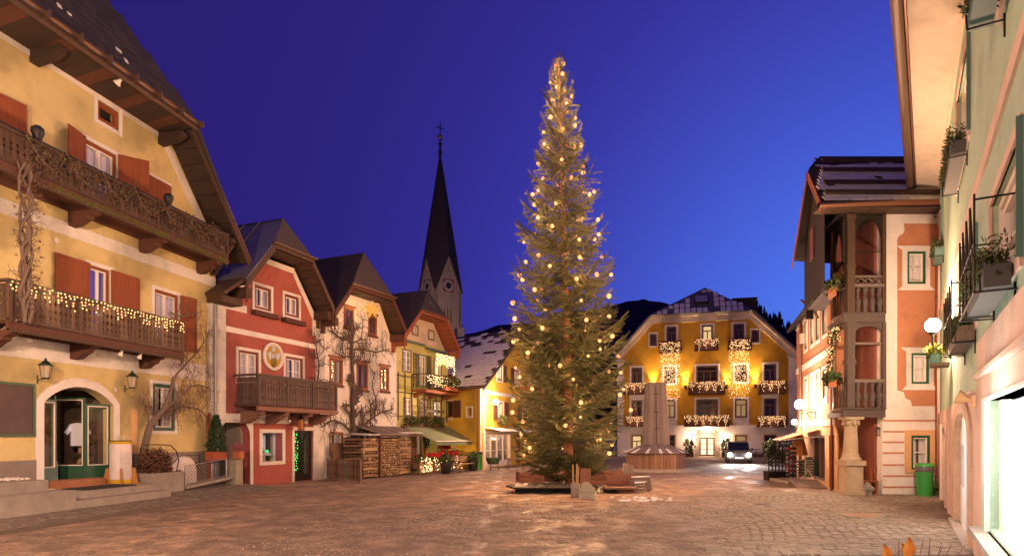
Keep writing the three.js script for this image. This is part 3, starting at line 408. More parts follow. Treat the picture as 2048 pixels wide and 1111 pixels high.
// ---------------------------------------------------------------- red house
const RP = { pos: [-9.941, 0, -23.897], turn: 1.2068 };
{
  reseed(41);
  const h = thing('red_house', 'red rendered house with white bands and a grey brown balcony', 'house', RP.pos, RP.turn);
  const holes = [], W = (r, o) => { holes.push(r); return win(h, r, o); };
  const big = { frame: M.maroon, sash: M.sash, trim: 0.11, fw: 0.09, curtain: true, lit: M.room, deep: 0.1 };
  W([0.1, 0.99, 6.85, 7.74], big); W([1.76, 2.63, 6.88, 7.74], big);
  W([-0.7, 0.32, 4.0, 5.14], { ...big, rows: 2, curtain: 'full' }); W([1.82, 2.88, 4.0, 5.2], { ...big, rows: 2 });
  const portal = new THREE.Path(); portal.moveTo(-1.62, 0.02); portal.lineTo(-0.12, 0.02); portal.lineTo(-0.12, 1.9); portal.absellipse(-0.87, 1.9, 0.75, 0.66, 0, Math.PI, false); portal.closePath(); holes.push(portal);
  holes.push([0.5, 1.64, 0.92, 2.05], [2.35, 3.55, 0.02, 2.14]);
  wall(h, [[-1.95, 0], [4.28, 0], [4.28, 6.95], [3.72, 7.15], [2.35, 8.92], [0.42, 8.92], [-0.95, 7.15], [-1.95, 6.85]], holes, M.red, 0.35);
  part(h, 'side_wall', [Bx(-1.95, -1.7, 0, 6.8, -3, -0.351), Bx(4.0, 4.28, 0, 6.8, -8, -0.351)], M.white);
  part(h, 'trim', [Bx(-1.97, -1.31, 2.751, 6.84, -0.36, 0.03), Bx(3.72, 4.28, 2.4, 6.95, -0.01, 0.03), Bx(-1.31, 3.72, 5.72, 5.92, 0, 0.03), Bx(-1.31, 2.3, 2.42, 2.75, 0, 0.025), Bx(3.55, 4.28, 0, 2.4, -0.01, 0.025), Bx(2.3, 3.72, 2.16, 2.3, 0, 0.03), Bx(2.22, 2.35, 0, 2.16, 0, 0.03),
    Bx(-1.31, -0.3, 6.55, 6.82, 0, 0.028), Bx(0.42, 2.35, 8.68, 8.9, 0, 0.03), slab([[2.3, 8.9, 0.03], [2.3, 8.6, 0.03], [3.5, 7.0, 0.03], [3.72, 7.14, 0.03]], 0.03), Bx(3.5, 3.72, 6.3, 7.0, 0, 0.03), slab([[0.46, 8.9, 0.03], [-0.92, 7.14, 0.03], [-0.74, 7.02, 0.03], [0.46, 8.6, 0.03]], 0.03)], M.white);
  const ar = new THREE.Shape(); ar.moveTo(-1.95, 0); ar.lineTo(-1.95, 2.75); ar.lineTo(0.02, 2.75); ar.lineTo(0.02, 0); ar.closePath(); ar.holes.push(portal); part(h, 'portal_surround', ext(ar, 0, 0.03), M.white);
  const al = sub(h, 'passage'); part(al, 'side', [Bx(-1.68, -1.62, 0, 2.6, -1.5, -0.351), Bx(-0.12, -0.06, 0, 2.6, -1.5, -0.351), Bx(-1.68, -0.06, 2.6, 2.66, -1.5, -0.351)], M.grey); part(al, 'back', Bx(-1.7, -0.05, 0, 2.66, -1.6, -1.5), M.grey);
  { const d = new THREE.Shape(); d.moveTo(-1.45, 0.02); d.lineTo(-0.4, 0.02); d.lineTo(-0.4, 1.6); d.absellipse(-0.92, 1.6, 0.52, 0.5, 0, Math.PI, false); d.closePath(); part(al, 'door', ext(d, -1.5, -1.44), M.green); }
  part(h, 'medallion', [new THREE.TorusGeometry(0.5, 0.07, 8, 36).translate(1.08, 5.08, 0.05)], M.white);
  const md = part(h, 'medallion_field', Cy(0.48, 0.48, 0.03, 0, 0, 0, 36).rotateX(Math.PI / 2).translate(1.08, 5.08, 0.02), mat([0.55, 0.33, 0.05], { map: T.stone }));
  { const pet = []; for (const [x, y, s] of [[0, 0.3, 1], [-0.02, 0.02, 0.8], [0.18, 0.06, 0.7]]) for (let i = 0; i < 6; i++) { const a = (i * Math.PI) / 3; pet.push(new THREE.SphereGeometry(0.075 * s, 6, 4).scale(1, 0.42, 0.3).rotateZ(a).translate(x + Math.cos(a) * 0.08 * s, y + Math.sin(a) * 0.08 * s, 0)); } for (const s of [-1, 1]) pet.push(Lathe([[0.03, 0], [0.07, 0.12], [0.1, 0.3]], 8).rotateZ(s * 0.25).translate(-s * 0.2, -0.14, 0)); part(md, 'flower', fin(pet).clone().translate(1.08, 5.08, 0.06), mat([0.55, 0.6, 0.66])); const st = []; for (const s of [-0.2, -0.06, 0.08, 0.2]) st.push(limb([V(s * 0.3, -0.42, 0), V(s * 0.6, -0.25, 0.01), V(s, 0.02, 0)], 0.018, 0.012)); part(md, 'stem', fin(st).clone().translate(1.08, 5.08, 0.055), mat([0.1, 0.14, 0.04])); }
  for (const x of [0.55, 2.2]) part(h, 'flower_box', [Bx(x - 0.62, x + 0.62, 6.58, 6.74, 0.02, 0.24), Bx(x - 0.64, x + 0.64, 6.56, 6.6, 0.02, 0.27)], M.redWood);
  // balcony, lattice door, plaque
  balcony(h, -0.9, 3.75, 3.05, 4.2, 1.1, { m: timber([0.12, 0.08, 0.068]), tones: [timber([0.13, 0.085, 0.072]), timber([0.11, 0.072, 0.06]), timber([0.15, 0.1, 0.085])], floor: M.redWood, beam: timber([0.28, 0.14, 0.1]), posts: 4, notch: [[0.18, 0.035, 0.05], [0.5, 0.02, 0.12], [0.66, 0.04, 0.05], [0.8, 0.055, 0.06]], board: 0.15, brackets: [-0.5, 0.8, 2.2, 3.4] });
  const d = sub(h, 'door'); part(d, 'leaf', [Bx(2.35, 2.42, 0.03, 2.14, -0.15, -0.09), Bx(2.9, 3.0, 0.03, 2.14, -0.15, -0.09), Bx(3.48, 3.55, 0.03, 2.14, -0.15, -0.09), Bx(2.42, 3.48, 0.03, 0.3, -0.15, -0.1), Bx(2.42, 3.48, 2.07, 2.14, -0.15, -0.09)], M.iron); const lat = []; for (const x0 of [2.42, 3.0]) for (let i = -3; i < 9; i++) for (const s of [-1, 1]) { const y = 0.3 + i * 0.2; const a = [x0, s > 0 ? y : y + 0.72], b = [x0 + 0.48, s > 0 ? y + 0.72 : y]; const cl = ([x, yy], [x2, y2]) => { const t = (v) => (v - yy) / (y2 - yy); let p = [x, yy], q = [x2, y2]; const lim = (c) => { const k = Math.min(1, Math.max(0, t(c))); return [x + (x2 - x) * k, yy + (y2 - yy) * k]; }; if (p[1] < 0.3) p = lim(0.3); if (p[1] > 2.07) p = lim(2.07); if (q[1] < 0.3) q = lim(0.3); if (q[1] > 2.07) q = lim(2.07); return Math.abs(p[1] - q[1]) > 0.03 ? rod(V(p[0], p[1], -0.1), V(q[0], q[1], -0.1), 0.011, 4) : null; }; lat.push(cl(a, b)); } part(d, 'lattice', lat, M.iron); part(d, 'pane', Bx(2.42, 3.48, 0.3, 2.07, -0.145, -0.138), M.glass); part(d, 'interior', Bx(2.35, 3.55, 0, 2.14, -0.7, -0.66), M.dark);
  part(h, 'vent_plaque', [Bx(2.84, 3.2, 2.44, 2.72, 0, 0.035), Bx(2.9, 3.14, 2.5, 2.66, 0.035, 0.04)], M.white);
  part(h, 'recess', [Bx(0.45, 0.5, 0.87, 2.1, -0.9, -0.351), Bx(1.64, 1.69, 0.87, 2.1, -0.9, -0.351), Bx(0.5, 1.64, 2.05, 2.1, -0.9, -0.351), Bx(0.5, 1.64, 0.87, 0.92, -0.9, 0.1), Bx(0.45, 1.69, 0.87, 2.1, -0.95, -0.9)], M.sash);
  part(h, 'recess_surround', [Bx(0.36, 0.5, 0.78, 2.19, 0, 0.04), Bx(1.64, 1.78, 0.78, 2.19, 0, 0.04), Bx(0.5, 1.64, 2.05, 2.19, 0, 0.04), Bx(0.5, 1.64, 0.78, 0.868, 0, 0.06)], M.white);
  hippedRoof(h, 1.36, 10.65, 1.2, 2.55, 1.1, 0.85, 0.3, -8, M.shingle, { left: M.sheet, hip: M.shingle2, barge: M.darkWood });
  part(h, 'seam', [0.8, 1.6, 2.6].map((z) => slab([[-1.19, 10.65 - 1.2 * 2.55 + 0.03, -z], [-1.19, 10.65 - 1.2 * 2.55 + 0.03, -z - 0.05], [1.3, 10.6, -z - 0.05], [1.3, 10.6, -z]], 0.05)), M.sheet);
  part(h, 'eave', [slab([[-2.1, 6.95, 0.75], [-1.0, 7.75, 0.75], [-1.0, 7.75, -6], [-2.1, 6.95, -6]], 0.12), Bx(-2.05, -1.1, 6.62, 6.86, -0.1, 0.6)], M.darkWood);
  part(h, 'downpipe', rod(V(-1.85, 6.6, 0.1), V(-1.85, 0, 0.1), 0.05, 8), M.sheet);
  // a cash machine in the recess
  const a = thing('cash_machine', 'cash machine with a bluish screen and green slot in the red wall', 'cash machine', RP.pos, RP.turn);
  part(a, 'cabinet', [Bx(0.56, 1.25, 0.93, 1.96, -0.85, -0.5), ext(poly([[0, 0], [0.34, 0], [0.3, 0.1], [0.05, 0.16]]), 0, 0.6).rotateY(-Math.PI / 2).translate(1.22, 1.15, -0.5)], mat([0.32, 0.35, 0.38], { roughness: 0.4 })); part(a, 'hood', Bx(1.28, 1.42, 0.93, 2.0, -0.85, -0.42), M.black); part(a, 'screen', Bx(0.64, 1.1, 1.48, 1.8, -0.5, -0.485), glow([0.55, 0.7, 1], 0.9)); part(a, 'card_slot', [Bx(1.04, 1.2, 1.2, 1.36, -0.34, -0.3)], glow([0.02, 0.9, 0.25], 1.2)); part(a, 'keypad', Bx(0.7, 0.98, 1.29, 1.31, -0.4, -0.22), M.steel);
  lampLight(a, 0.85, 1.66, -0.3, 0.35, [0.5, 0.75, 1], 2);
  reseed(4); const gp = []; for (let i = 0; i < 90; i++) gp.push([rr(2.44, 2.88), rr(0.45, 2.03), -0.22 - rr(0, 0.1)]);
  fairy('green fairy lights behind the lattice door of the red house', null, RP, bulbs(gp, 0.017), null, glow([0.05, 1, 0.12], 6));
  const t = thing('hanging_lantern', 'amber wrought iron lantern hanging beside the lattice door', 'lantern', RP.pos, RP.turn);
  part(t, 'bracket', [limb([V(2.1, 2.95, 0), V(2.05, 2.9, 0.3), V(2.05, 2.95, 0.55), V(2.05, 2.86, 0.6)], 0.014, 0.01), limb([V(1.6, 2.9, 0.02), V(1.75, 2.72, 0.2), V(1.9, 2.85, 0.4), V(2.05, 2.78, 0.55)], 0.01, 0.008), limb([V(1.6, 2.6, 0.02), V(1.65, 2.75, 0.25), V(1.62, 2.6, 0.4), V(1.6, 2.7, 0.3)], 0.01, 0.008)], M.iron); part(t, 'cage', [Cy(0.03, 0.17, 0.13, 2.05, 2.62, 0.6, 6), Cy(0.16, 0.16, 0.03, 2.05, 2.6, 0.6, 6), Cy(0.15, 0.13, 0.03, 2.05, 2.16, 0.6, 6), [0, 1, 2, 3, 4, 5].map((i) => rod(V(2.05 + 0.14 * Math.sin(i * 1.047), 2.18, 0.6 + 0.14 * Math.cos(i * 1.047)), V(2.05 + 0.14 * Math.sin(i * 1.047), 2.6, 0.6 + 0.14 * Math.cos(i * 1.047)), 0.01, 4))], M.iron); part(t, 'glass', new THREE.CylinderGeometry(0.125, 0.12, 0.4, 6).translate(2.05, 2.39, 0.6), new THREE.MeshPhysicalMaterial({ color: C(0.75, 0.32, 0.05), transmission: 0.6, thickness: 0, roughness: 0.5 }));
  const b = thing('wall_lamp', 'small white bulb lamp beneath the grey brown balcony', 'wall lamp', RP.pos, RP.turn); part(b, 'bulb', Sp(0.06, 1.6, 2.52, 0.4), M.sash); part(b, 'socket', Cy(0.03, 0.05, 0.08, 1.6, 2.57, 0.4), M.iron); part(b, 'arm', limb([V(1.6, 2.66, 0.4), V(1.6, 2.8, 0.3), V(1.6, 2.75, 0)], 0.012, 0.012), M.iron);
}

// ---------------------------------------------------------------- white house
const WP = { pos: [-8.378, 0, -28.001], turn: 1.1388 };
{
  reseed(51);
  const h = thing('white_house', 'white rendered house with brown windows behind the big espalier', 'house', WP.pos, WP.turn);
  const holes = [], W = (r, o) => { holes.push(r); return win(h, r, o); };
  const br = { frame: M.barge, sash: M.brownSash, trim: 0.0, fw: 0.1, deep: 0.06, lit: M.litDim, sill: M.redWood };
  W([1.25, 1.97, 7.0, 7.96], { ...br, lit: M.violet, rows: 2 }); W([3.06, 3.74, 6.9, 7.9], { ...br, lit: M.dark, rows: 2 });
  W([0.28, 1.17, 4.25, 5.48], br); W([2.18, 3.04, 4.15, 5.48], { ...br, lit: M.dark }); W([4.0, 4.78, 4.2, 5.46], br);
  W([0.28, 1.25, 1.0, 2.1], { frame: M.barge, sash: M.sash, fw: 0.09, rows: 2, curtain: true }); W([2.4, 3.5, 1.2, 2.1], { frame: M.barge, sash: M.sash, fw: 0.09, rows: 2 });
  wall(h, [[-0.05, 0], [5.46, 0], [5.46, 6.6], [5.05, 6.9], [3.95, 8.62], [1.0, 8.62], [-0.05, 7.1]], holes, M.white, 0.3);
  part(h, 'side_wall', [Bx(-0.05, 0.2, 0, 6.8, -8, -0.301), Bx(5.2, 5.46, 0, 6.5, -8, -0.301)], M.white);
  for (const [x0, x1, y] of [[0.2, 1.28, 5.5], [2.1, 3.12, 5.5], [3.92, 4.86, 5.48], [1.2, 2.05, 7.98], [2.98, 3.82, 7.92]]) part(h, 'window_head', Bx(x0, x1, y, y + 0.09, 0, 0.07), M.barge);
  hippedRoof(h, 2.42, 10.75, 1.2, 2.78, 1.55, 0.85, 0.25, -8, M.shingle, { hip: M.shingle2, barge: M.redWood });
  part(h, 'valley', slab([[-0.4, 7.2, 0.6], [0.4, 8.0, 0.6], [0.4, 8.0, -6], [-0.4, 7.2, -6]], 0.1), M.sheet);
  // star lamp hung from the gable
  const s = thing('star_lamp', 'glowing orange many-pointed star hanging from the white gable', 'star lamp', WP.pos, WP.turn);
  const spikes = []; const dirs = []; for (let i = 0; i < 26; i++) { const y = 1 - (2 * (i + 0.5)) / 26, a = i * 2.39996, r = Math.sqrt(1 - y * y); dirs.push(V(r * Math.cos(a), y, r * Math.sin(a))); } for (const d of dirs) { const g = new THREE.ConeGeometry(0.085, rr(0.34, 0.46), 4).translate(0, 0.28, 0); g.applyQuaternion(new THREE.Quaternion().setFromUnitVectors(V(0, 1, 0), d)); spikes.push(g); }
  part(s, 'star', fin(spikes).clone().translate(1.9, 7.85, 1.1), glow([1, 0.42, 0.06], 0.9)); part(s, 'cord', rod(V(1.9, 8.2, 1.1), V(1.9, 9.0, 0.8), 0.008), M.black); part(s, 'arm', rod(V(1.3, 8.55, 0), V(1.95, 8.6, 0.8), 0.02), M.iron);
  lampLight(s, 1.9, 7.85, 0.6, 1.6, [1, 0.6, 0.2], 5);
  reseed(14); for (const [x0, x1, y0, y1, l] of [[0.34, 0.72, 4.4, 5.35, 'left'], [4.35, 4.72, 4.35, 5.35, 'right']]) { const p = []; for (let i = 0; i < 55; i++) p.push([rr(x0, x1), rr(y0, y1), -0.16]); fairy('fairy light curtain inside the ' + l + ' middle-floor window of the white house', null, WP, bulbs(p, 0.018), null, glow([1, 0.6, 0.22], 14)); }
}

// ---------------------------------------------------------------- yellow-green house
const YP = { pos: [-6.091, 0, -32.961], turn: 1.1521 };
{
  reseed(61);
  const h = thing('lime_house', 'narrow lime green house with orange barge boards beside the church', 'house', YP.pos, YP.turn);
  const holes = [], W = (r, o) => { holes.push(r); return win(h, r, o); };
  const gr = { frame: mat([0.17, 0.13, 0.1]), sash: M.sash, fw: 0.08, deep: 0.06, rows: 3, lit: M.litDim };
  W([1.42, 2.08, 7.48, 8.05], { ...gr, rows: 2, lit: M.dark, curtain: true }); W([3.12, 3.8, 7.45, 8.02], { ...gr, rows: 2, lit: M.dark, curtain: true });
  W([0.5, 1.4, 5.35, 6.6], gr); W([2.1, 2.95, 4.7, 6.5], { ...gr, frame: M.teal }); W([3.75, 4.65, 4.7, 6.5], { ...gr, lit: M.lit });
  W([0.62, 1.5, 3.0, 4.0], { ...gr, lit: M.dark, curtain: 'full' }); W([2.2, 3.1, 3.0, 4.0], { ...gr, curtain: 'full' }); W([3.72, 4.6, 3.0, 4.0], { ...gr, lit: glow([1, 0.85, 0.65], 2.2) });
  holes.push([1.9, 2.75, 0.05, 2.05], [3.0, 4.9, 0.5, 2.0], [0.25, 1.6, 0.7, 2.0]);
  wall(h, [[0, 0], [5.43, 0], [5.43, 6.7], [5.1, 7.0], [3.75, 8.45], [1.05, 8.45], [0, 7.3]], holes, M.lime, 0.3);
  const gf = poly([[0.35, 7.2], [5.0, 7.05], [3.72, 8.42], [1.08, 8.42]]); gf.holes.push(poly([[1.36, 7.42], [2.14, 7.42], [2.14, 8.11], [1.36, 8.11]]), poly([[3.06, 7.39], [3.86, 7.39], [3.86, 8.08], [3.06, 8.08]]));
  part(h, 'gable_field', ext(gf, 0.001, 0.02), M.cream);
  part(h, 'side_wall', [Bx(0, 0.25, 0, 7, -8, -0.301), Bx(5.18, 5.43, 0, 6.6, -8, -0.301)], M.lime);
  part(h, 'shop_front', [Bx(1.82, 1.9, 0, 2.1, -0.05, 0.06), Bx(2.75, 3.0, 0, 2.1, -0.05, 0.06), Bx(4.9, 5.02, 0, 2.1, -0.05, 0.06), Bx(0.17, 0.25, 0.6, 2.1, -0.05, 0.05), Bx(1.6, 1.68, 0.6, 2.1, -0.05, 0.05), Bx(0.25, 1.6, 2.0, 2.1, -0.05, 0.05), Bx(1.9, 2.75, 2.05, 2.12, -0.05, 0.05)], M.barge);
  part(h, 'interior', [Bx(0.1, 5.2, 0, 2.2, -1.5, -1.45), Bx(0.1, 5.2, 2.2, 2.25, -1.45, -0.301)], glow([1, 0.62, 0.3], 0.22));
  part(h, 'shop_door', [Bx(1.95, 2.7, 0.05, 0.9, -0.2, -0.15), Bx(1.95, 2.05, 0.9, 2.0, -0.2, -0.15), Bx(2.6, 2.7, 0.9, 2.0, -0.2, -0.15), Bx(2.05, 2.6, 1.9, 2.0, -0.2, -0.15)], M.redWood);
  part(h, 'pane', Bx(3.0, 4.9, 0.5, 2.0, -0.16, -0.15), M.glass); part(h, 'pane', Bx(0.25, 1.6, 0.7, 2.0, -0.16, -0.15), M.glass);
  const trell = sub(h, 'trellis'); for (let i = 0; i < 9; i++) part(trell, 'batten', Bx(0.08 + i * 0.64, 0.12 + i * 0.64, 2.75, i < 3 ? 5.3 : 4.4, 0.02, 0.06), M.darkWood); for (const [y, x1] of [[4.22, 5.3], [5.1, 1.8], [2.95, 5.3]]) part(trell, 'cross_batten', Bx(-0.1, x1, y, y + 0.05, 0.06, 0.09), M.darkWood);
  const t2 = sub(h, 'trellis'); for (let i = 0; i < 4; i++) part(t2, 'batten', Bx(1.55 + i * 0.15, 1.58 + i * 0.15, 4.6, 6.5, 0.03, 0.06), M.darkWood); for (let i = 0; i < 8; i++) part(t2, 'batten', Bx(1.52, 2.05, 4.75 + i * 0.23, 4.78 + i * 0.23, 0.06, 0.08), M.darkWood); for (let i = 0; i < 4; i++) part(t2, 'batten', Bx(3.0 + i * 0.12, 3.03 + i * 0.12, 4.6, 6.5, 0.03, 0.06), M.darkWood);
  // iron balcony
  const b = sub(h, 'balcony'); part(b, 'floor', [Bx(1.4, 5.0, 4.35, 4.45, 0, 0.95), Bx(1.4, 5.0, 4.28, 4.36, 0.85, 0.98)], M.barge); const bars = []; for (let x = 1.45; x < 5; x += 0.13) bars.push(rod(V(x, 4.45, 0.92), V(x, 5.28, 0.92), 0.012, 4)); for (let z = 0.08; z < 0.9; z += 0.14) bars.push(rod(V(1.43, 4.45, z), V(1.43, 5.28, z), 0.012, 4)); part(b, 'baluster', bars, M.iron); part(b, 'handrail', [Bx(1.4, 5.0, 5.28, 5.32, 0.9, 0.95), Bx(1.4, 1.45, 5.28, 5.32, 0, 0.9)], M.iron); for (const x of [1.7, 3.2, 4.7]) part(b, 'bracket', ext(poly([[0, 0], [0.7, 0], [0, -0.3]]), -0.05, 0.05).rotateY(-Math.PI / 2).translate(x, 4.3, 0), M.barge);
  hippedRoof(h, 2.45, 10.1, 0.98, 2.95, 1.38, 0.85, 0.4, -8, M.slate, { barge: M.barge, soffit: M.barge, hip: M.slate });
  part(h, 'snow_guard', [0, 1, 2, 3].map((i) => Bx(2.2 + i * 0.22, 2.23 + i * 0.22, 9.2 - i * 0.1, 9.42 - i * 0.1, 0.72 - 0.05 * (3 - i), 0.75)), M.steel);
  part(h, 'blind_box', [Bx(0.55, 2.7, 6.98, 7.08, 0.02, 0.14), Bx(2.75, 4.9, 6.86, 6.94, 0.02, 0.2), slab([[2.75, 6.88, 0.15], [2.75, 6.62, 0.75], [4.9, 6.62, 0.75], [4.9, 6.88, 0.15]], 0.02)], M.teal);
  // lights and plants of the balcony
  reseed(16); const p = []; for (let x = 2.9; x < 5.0; x += 0.075) for (let i = 0; i < (x < 3.05 || x > 4.85 ? 16 : rr(4, 8)); i++) p.push([x, 6.55 - i * 0.1 + rr(-0.03, 0.03), 0.72 + rr(-0.05, 0.05)]);
  fairy('bright arch of fairy lights above the lime house balcony', null, YP, bulbs(p, 0.03), rod(V(2.9, 6.6, 0.72), V(5, 6.6, 0.72), 0.01), M.bulbFar);
  const q = []; for (let x = 1.45; x < 5.0; x += 0.14) for (let i = 0; i < rr(2, 6); i++) q.push([x + rr(-0.04, 0.04), 5.2 - i * 0.13 + rr(-0.04, 0.04), 0.98 + rr(0, 0.05)]);
  fairy('fairy lights hanging on the railing of the lime house balcony', null, YP, bulbs(q, 0.028), rod(V(1.45, 5.26, 0.97), V(5, 5.26, 0.97), 0.01), M.bulbFar);
  const pl = thing('balcony_plants', 'reddish green plants spilling over the lime house balcony', 'plants', YP.pos, YP.turn); part(pl, 'foliage', leaves(900, inBall(4.1, 4.95, 1.0, 1.1, 0.42, 0.3), 0.13), M.leaf2).userData.kind = 'stuff'; part(pl, 'red_foliage', leaves(220, inBall(3.9, 5.2, 1.0, 0.9, 0.25, 0.25), 0.11), M.dry).userData.kind = 'stuff'; part(pl, 'trough', Bx(3.1, 5.0, 4.5, 4.72, 0.98, 1.2), M.clay);
  for (const [x, n] of [[0.5, 'left'], [1.85, 'middle'], [3.3, 'right']]) { const w = thing('window_box', n + ' of three leafy window boxes above the green awning', 'window box', YP.pos, YP.turn, 'window boxes above the green awning'); part(w, 'box', Bx(x, x + 1.25, 2.34, 2.58, 0.05, 0.3), M.redWood); part(w, 'foliage', leaves(420, inBall(x + 0.62, 2.66, 0.22, 0.68, 0.33, 0.22), 0.12), M.leaf).userData.kind = 'stuff'; part(w, 'dry_leaves', leaves(90, inBall(x + 0.62, 2.72, 0.26, 0.66, 0.28, 0.22), 0.1), M.dry).userData.kind = 'stuff'; }
  const sg = thing('sign_board', 'dark grey hanging board before the lit window of the lime house', 'sign', YP.pos, YP.turn); part(sg, 'board', Bx(2.0, 3.9, 3.22, 3.4, 0.58, 0.62), M.greyWood); part(sg, 'arm', [rod(V(2.2, 3.4, 0.6), V(2.2, 3.9, 0.02), 0.012), rod(V(3.7, 3.4, 0.6), V(3.7, 3.9, 0.02), 0.012), rod(V(2.0, 3.4, 0.6), V(0.5, 3.46, 0.55), 0.01), rod(V(1.2, 3.6, 0.1), V(3.9, 3.5, 0.6), 0.01)], M.iron);
  const aw = thing('awning', 'large faded green cloth awning over the shop front', 'awning', YP.pos, YP.turn); const am = mat([0.2, 0.24, 0.13], { roughness: 1, map: T.plaster });
  for (let i = 0; i < 6; i++) { const a = 0.3 + i * 0.88; part(aw, 'cloth_panel', slab([[a, 2.5, 0.05], [a + 0.35, 1.62, 2.0], [a + 0.35 + 0.875, 1.62, 2.0], [a + 0.875, 2.5, 0.05]], 0.02), am); } part(aw, 'valance', Bx(0.65, 5.93, 1.42, 1.61, 1.99, 2.01), mat([0.13, 0.18, 0.11], { roughness: 1 })); part(aw, 'rail', rod(V(0.62, 1.63, 2.02), V(5.95, 1.63, 2.02), 0.025, 8), M.sash); part(aw, 'arm', [rod(V(0.7, 2.3, 0.05), V(1.0, 1.62, 1.9), 0.02), rod(V(5.4, 2.3, 0.05), V(5.7, 1.62, 1.9), 0.02)], M.sash);
}
// lean-to, firewood and picket fence before the white house
{
  reseed(71);
  const lt = thing('lean_to_roof', 'lean-to roof of weathered corrugated sheets between the wood stack and awning', 'lean-to', WP.pos, WP.turn);
  for (let i = 0; i < 7; i++) part(lt, 'sheet', slab([[1.9 + i * 0.5, 2.42, 0.02], [1.75 + i * 0.5, 2.02 + 0.01 * (i % 2), 1.75], [2.24 + i * 0.5, 2.02 + 0.01 * (i % 2), 1.75], [2.39 + i * 0.5, 2.42, 0.02]], 0.025), i % 2 ? M.greyWood : timber([0.28, 0.22, 0.19])); part(lt, 'beam', [Bx(1.7, 5.3, 1.9, 1.98, 1.62, 1.72), Bx(1.75, 1.85, 0, 1.95, 1.6, 1.7), Bx(5.2, 5.3, 0, 1.95, 1.6, 1.7)], M.redWood); part(lt, 'snow', [Bx(3.4, 5.25, 2.055, 2.1, 1.5, 1.76)], M.snow);
  const st = thing('firewood_stack', 'tall stack of split firewood between log crib towers', 'firewood stack', WP.pos, WP.turn), tones = [[0.5, 0.34, 0.18], [0.42, 0.27, 0.14], [0.56, 0.4, 0.23], [0.34, 0.21, 0.12], [0.3, 0.2, 0.13]].map((c) => timber(c, { bumpScale: 0.003 }));
  const kinds = []; for (let k = 0; k < 5; k++) { const n = [3, 4, 5, 4, 6][k], a = rr(0, 6), pts = []; for (let i = 0; i < n; i++) { const q = a + (i / n) * Math.PI * 2; pts.push([Math.cos(q) * rr(0.8, 1), Math.sin(q) * rr(0.8, 1)]); } kinds.push(fin(ext(poly(pts), -0.5, 0.5))); }
  const logEnd = (x, y, z, r, len = 1) => { const k = part(st, 'log', pick(kinds), pick(tones)); k.position.set(x, y, z + rr(-0.03, 0.03)); k.scale.set(r, r, len); k.rotation.z = rr(0, 6.3); };
  const more = [], lay = (x, y, z, l, h) => { const k = part(st, 'split_log', fin(ext(poly([[-l / 2, -h], [l / 2, -h * rr(0.8, 1)], [l / 2, h * rr(0.5, 1)], [0, h], [-l / 2, h * rr(0.5, 1)]]), -0.07, 0.07)), pick(tones)); k.position.set(x, y, z); k.rotation.set(rr(-0.1, 0.1), 0, rr(-0.02, 0.02)); };
  for (const [x0, x1] of [[0.64, 1.62], [3.42, 4.4]]) for (let r = 0; r < 12; r++) { const y = 0.14 + r * 0.148; if (r % 2 === 0) { lay((x0 + x1) / 2, y, 1.55, x1 - x0, rr(0.06, 0.08)); } else for (let i = 0; i < 6; i++) logEnd(x0 + 0.08 + i * 0.164, y, 1.1, rr(0.062, 0.085)); }
  let n = 0; for (let r = 0; r < 15; r++) for (let i = 0; i < 14; i++) { if (rnd() < 0.05) continue; logEnd(1.69 + i * 0.125 + (r % 2) * 0.06 + rr(-0.02, 0.02), 0.1 + r * 0.117 + rr(-0.015, 0.015), 1.1, rr(0.055, 0.082)); n++; }
  for (let r = 0; r < 12; r++) { const y = 0.14 + r * 0.148; if (r % 2) more.push(limb([V(0.62, y, 0.55), V(0.62, y, 1.55)], 0.07, 0.065, 5)); else for (let i = 0; i < 4; i++) more.push(limb([V(0.6, y, 0.65 + i * 0.24), V(0.75, y, 0.65 + i * 0.24)], 0.075, 0.07, 5)); } part(st, 'side_logs', more, tones[3]).userData.kind = 'stuff';
  part(st, 'backing', Bx(0.75, 4.3, 0.05, 1.85, 0.55, 0.62), M.blackWood); part(st, 'cover', [slab([[0.45, 2.0, 0.35], [0.45, 1.95, 1.72], [2.6, 1.95, 1.72], [2.6, 2.0, 0.35]], 0.03), slab([[2.55, 2.03, 0.35], [2.55, 1.97, 1.75], [4.6, 1.97, 1.75], [4.6, 2.03, 0.35]], 0.03)], M.greyWood); part(st, 'snow', [slab([[0.9, 2.04, 0.7], [0.9, 2.0, 1.7], [4.3, 2.02, 1.7], [4.3, 2.06, 0.7]], 0.04)], M.snow);
  const fe = thing('picket_fence', 'weathered picket fence left of the firewood stack', 'fence', [-8.75, 0, -28.6], 0), A = V(0, 0, 0), B = V(2.55, 0, 3.1), L = B.length(), an = Math.atan2(-B.z, B.x); fe.rotation.y = an;
  const pk = fin(ext(poly([[-0.045, 0.05], [0.045, 0.05], [0.045, 0.84], [0, 0.92], [-0.045, 0.84]]), 0, 0.025)); for (let i = 0; i < 24; i++) { const k = part(fe, 'picket', pk, pick([M.brownWood, M.greyWood, M.darkWood])); k.position.set(0.08 + i * (L / 24), rr(-0.02, 0.02), 0); k.rotation.z = rr(-0.02, 0.02); } part(fe, 'rail', [Bx(0, L, 0.22, 0.29, -0.05, 0), Bx(0, L, 0.66, 0.73, -0.05, 0)], M.brownWood); part(fe, 'post', [Bx(-0.06, 0.04, 0, 0.95, -0.06, 0.04), Bx(L - 0.04, L + 0.06, 0, 0.95, -0.06, 0.04)], M.brownWood);
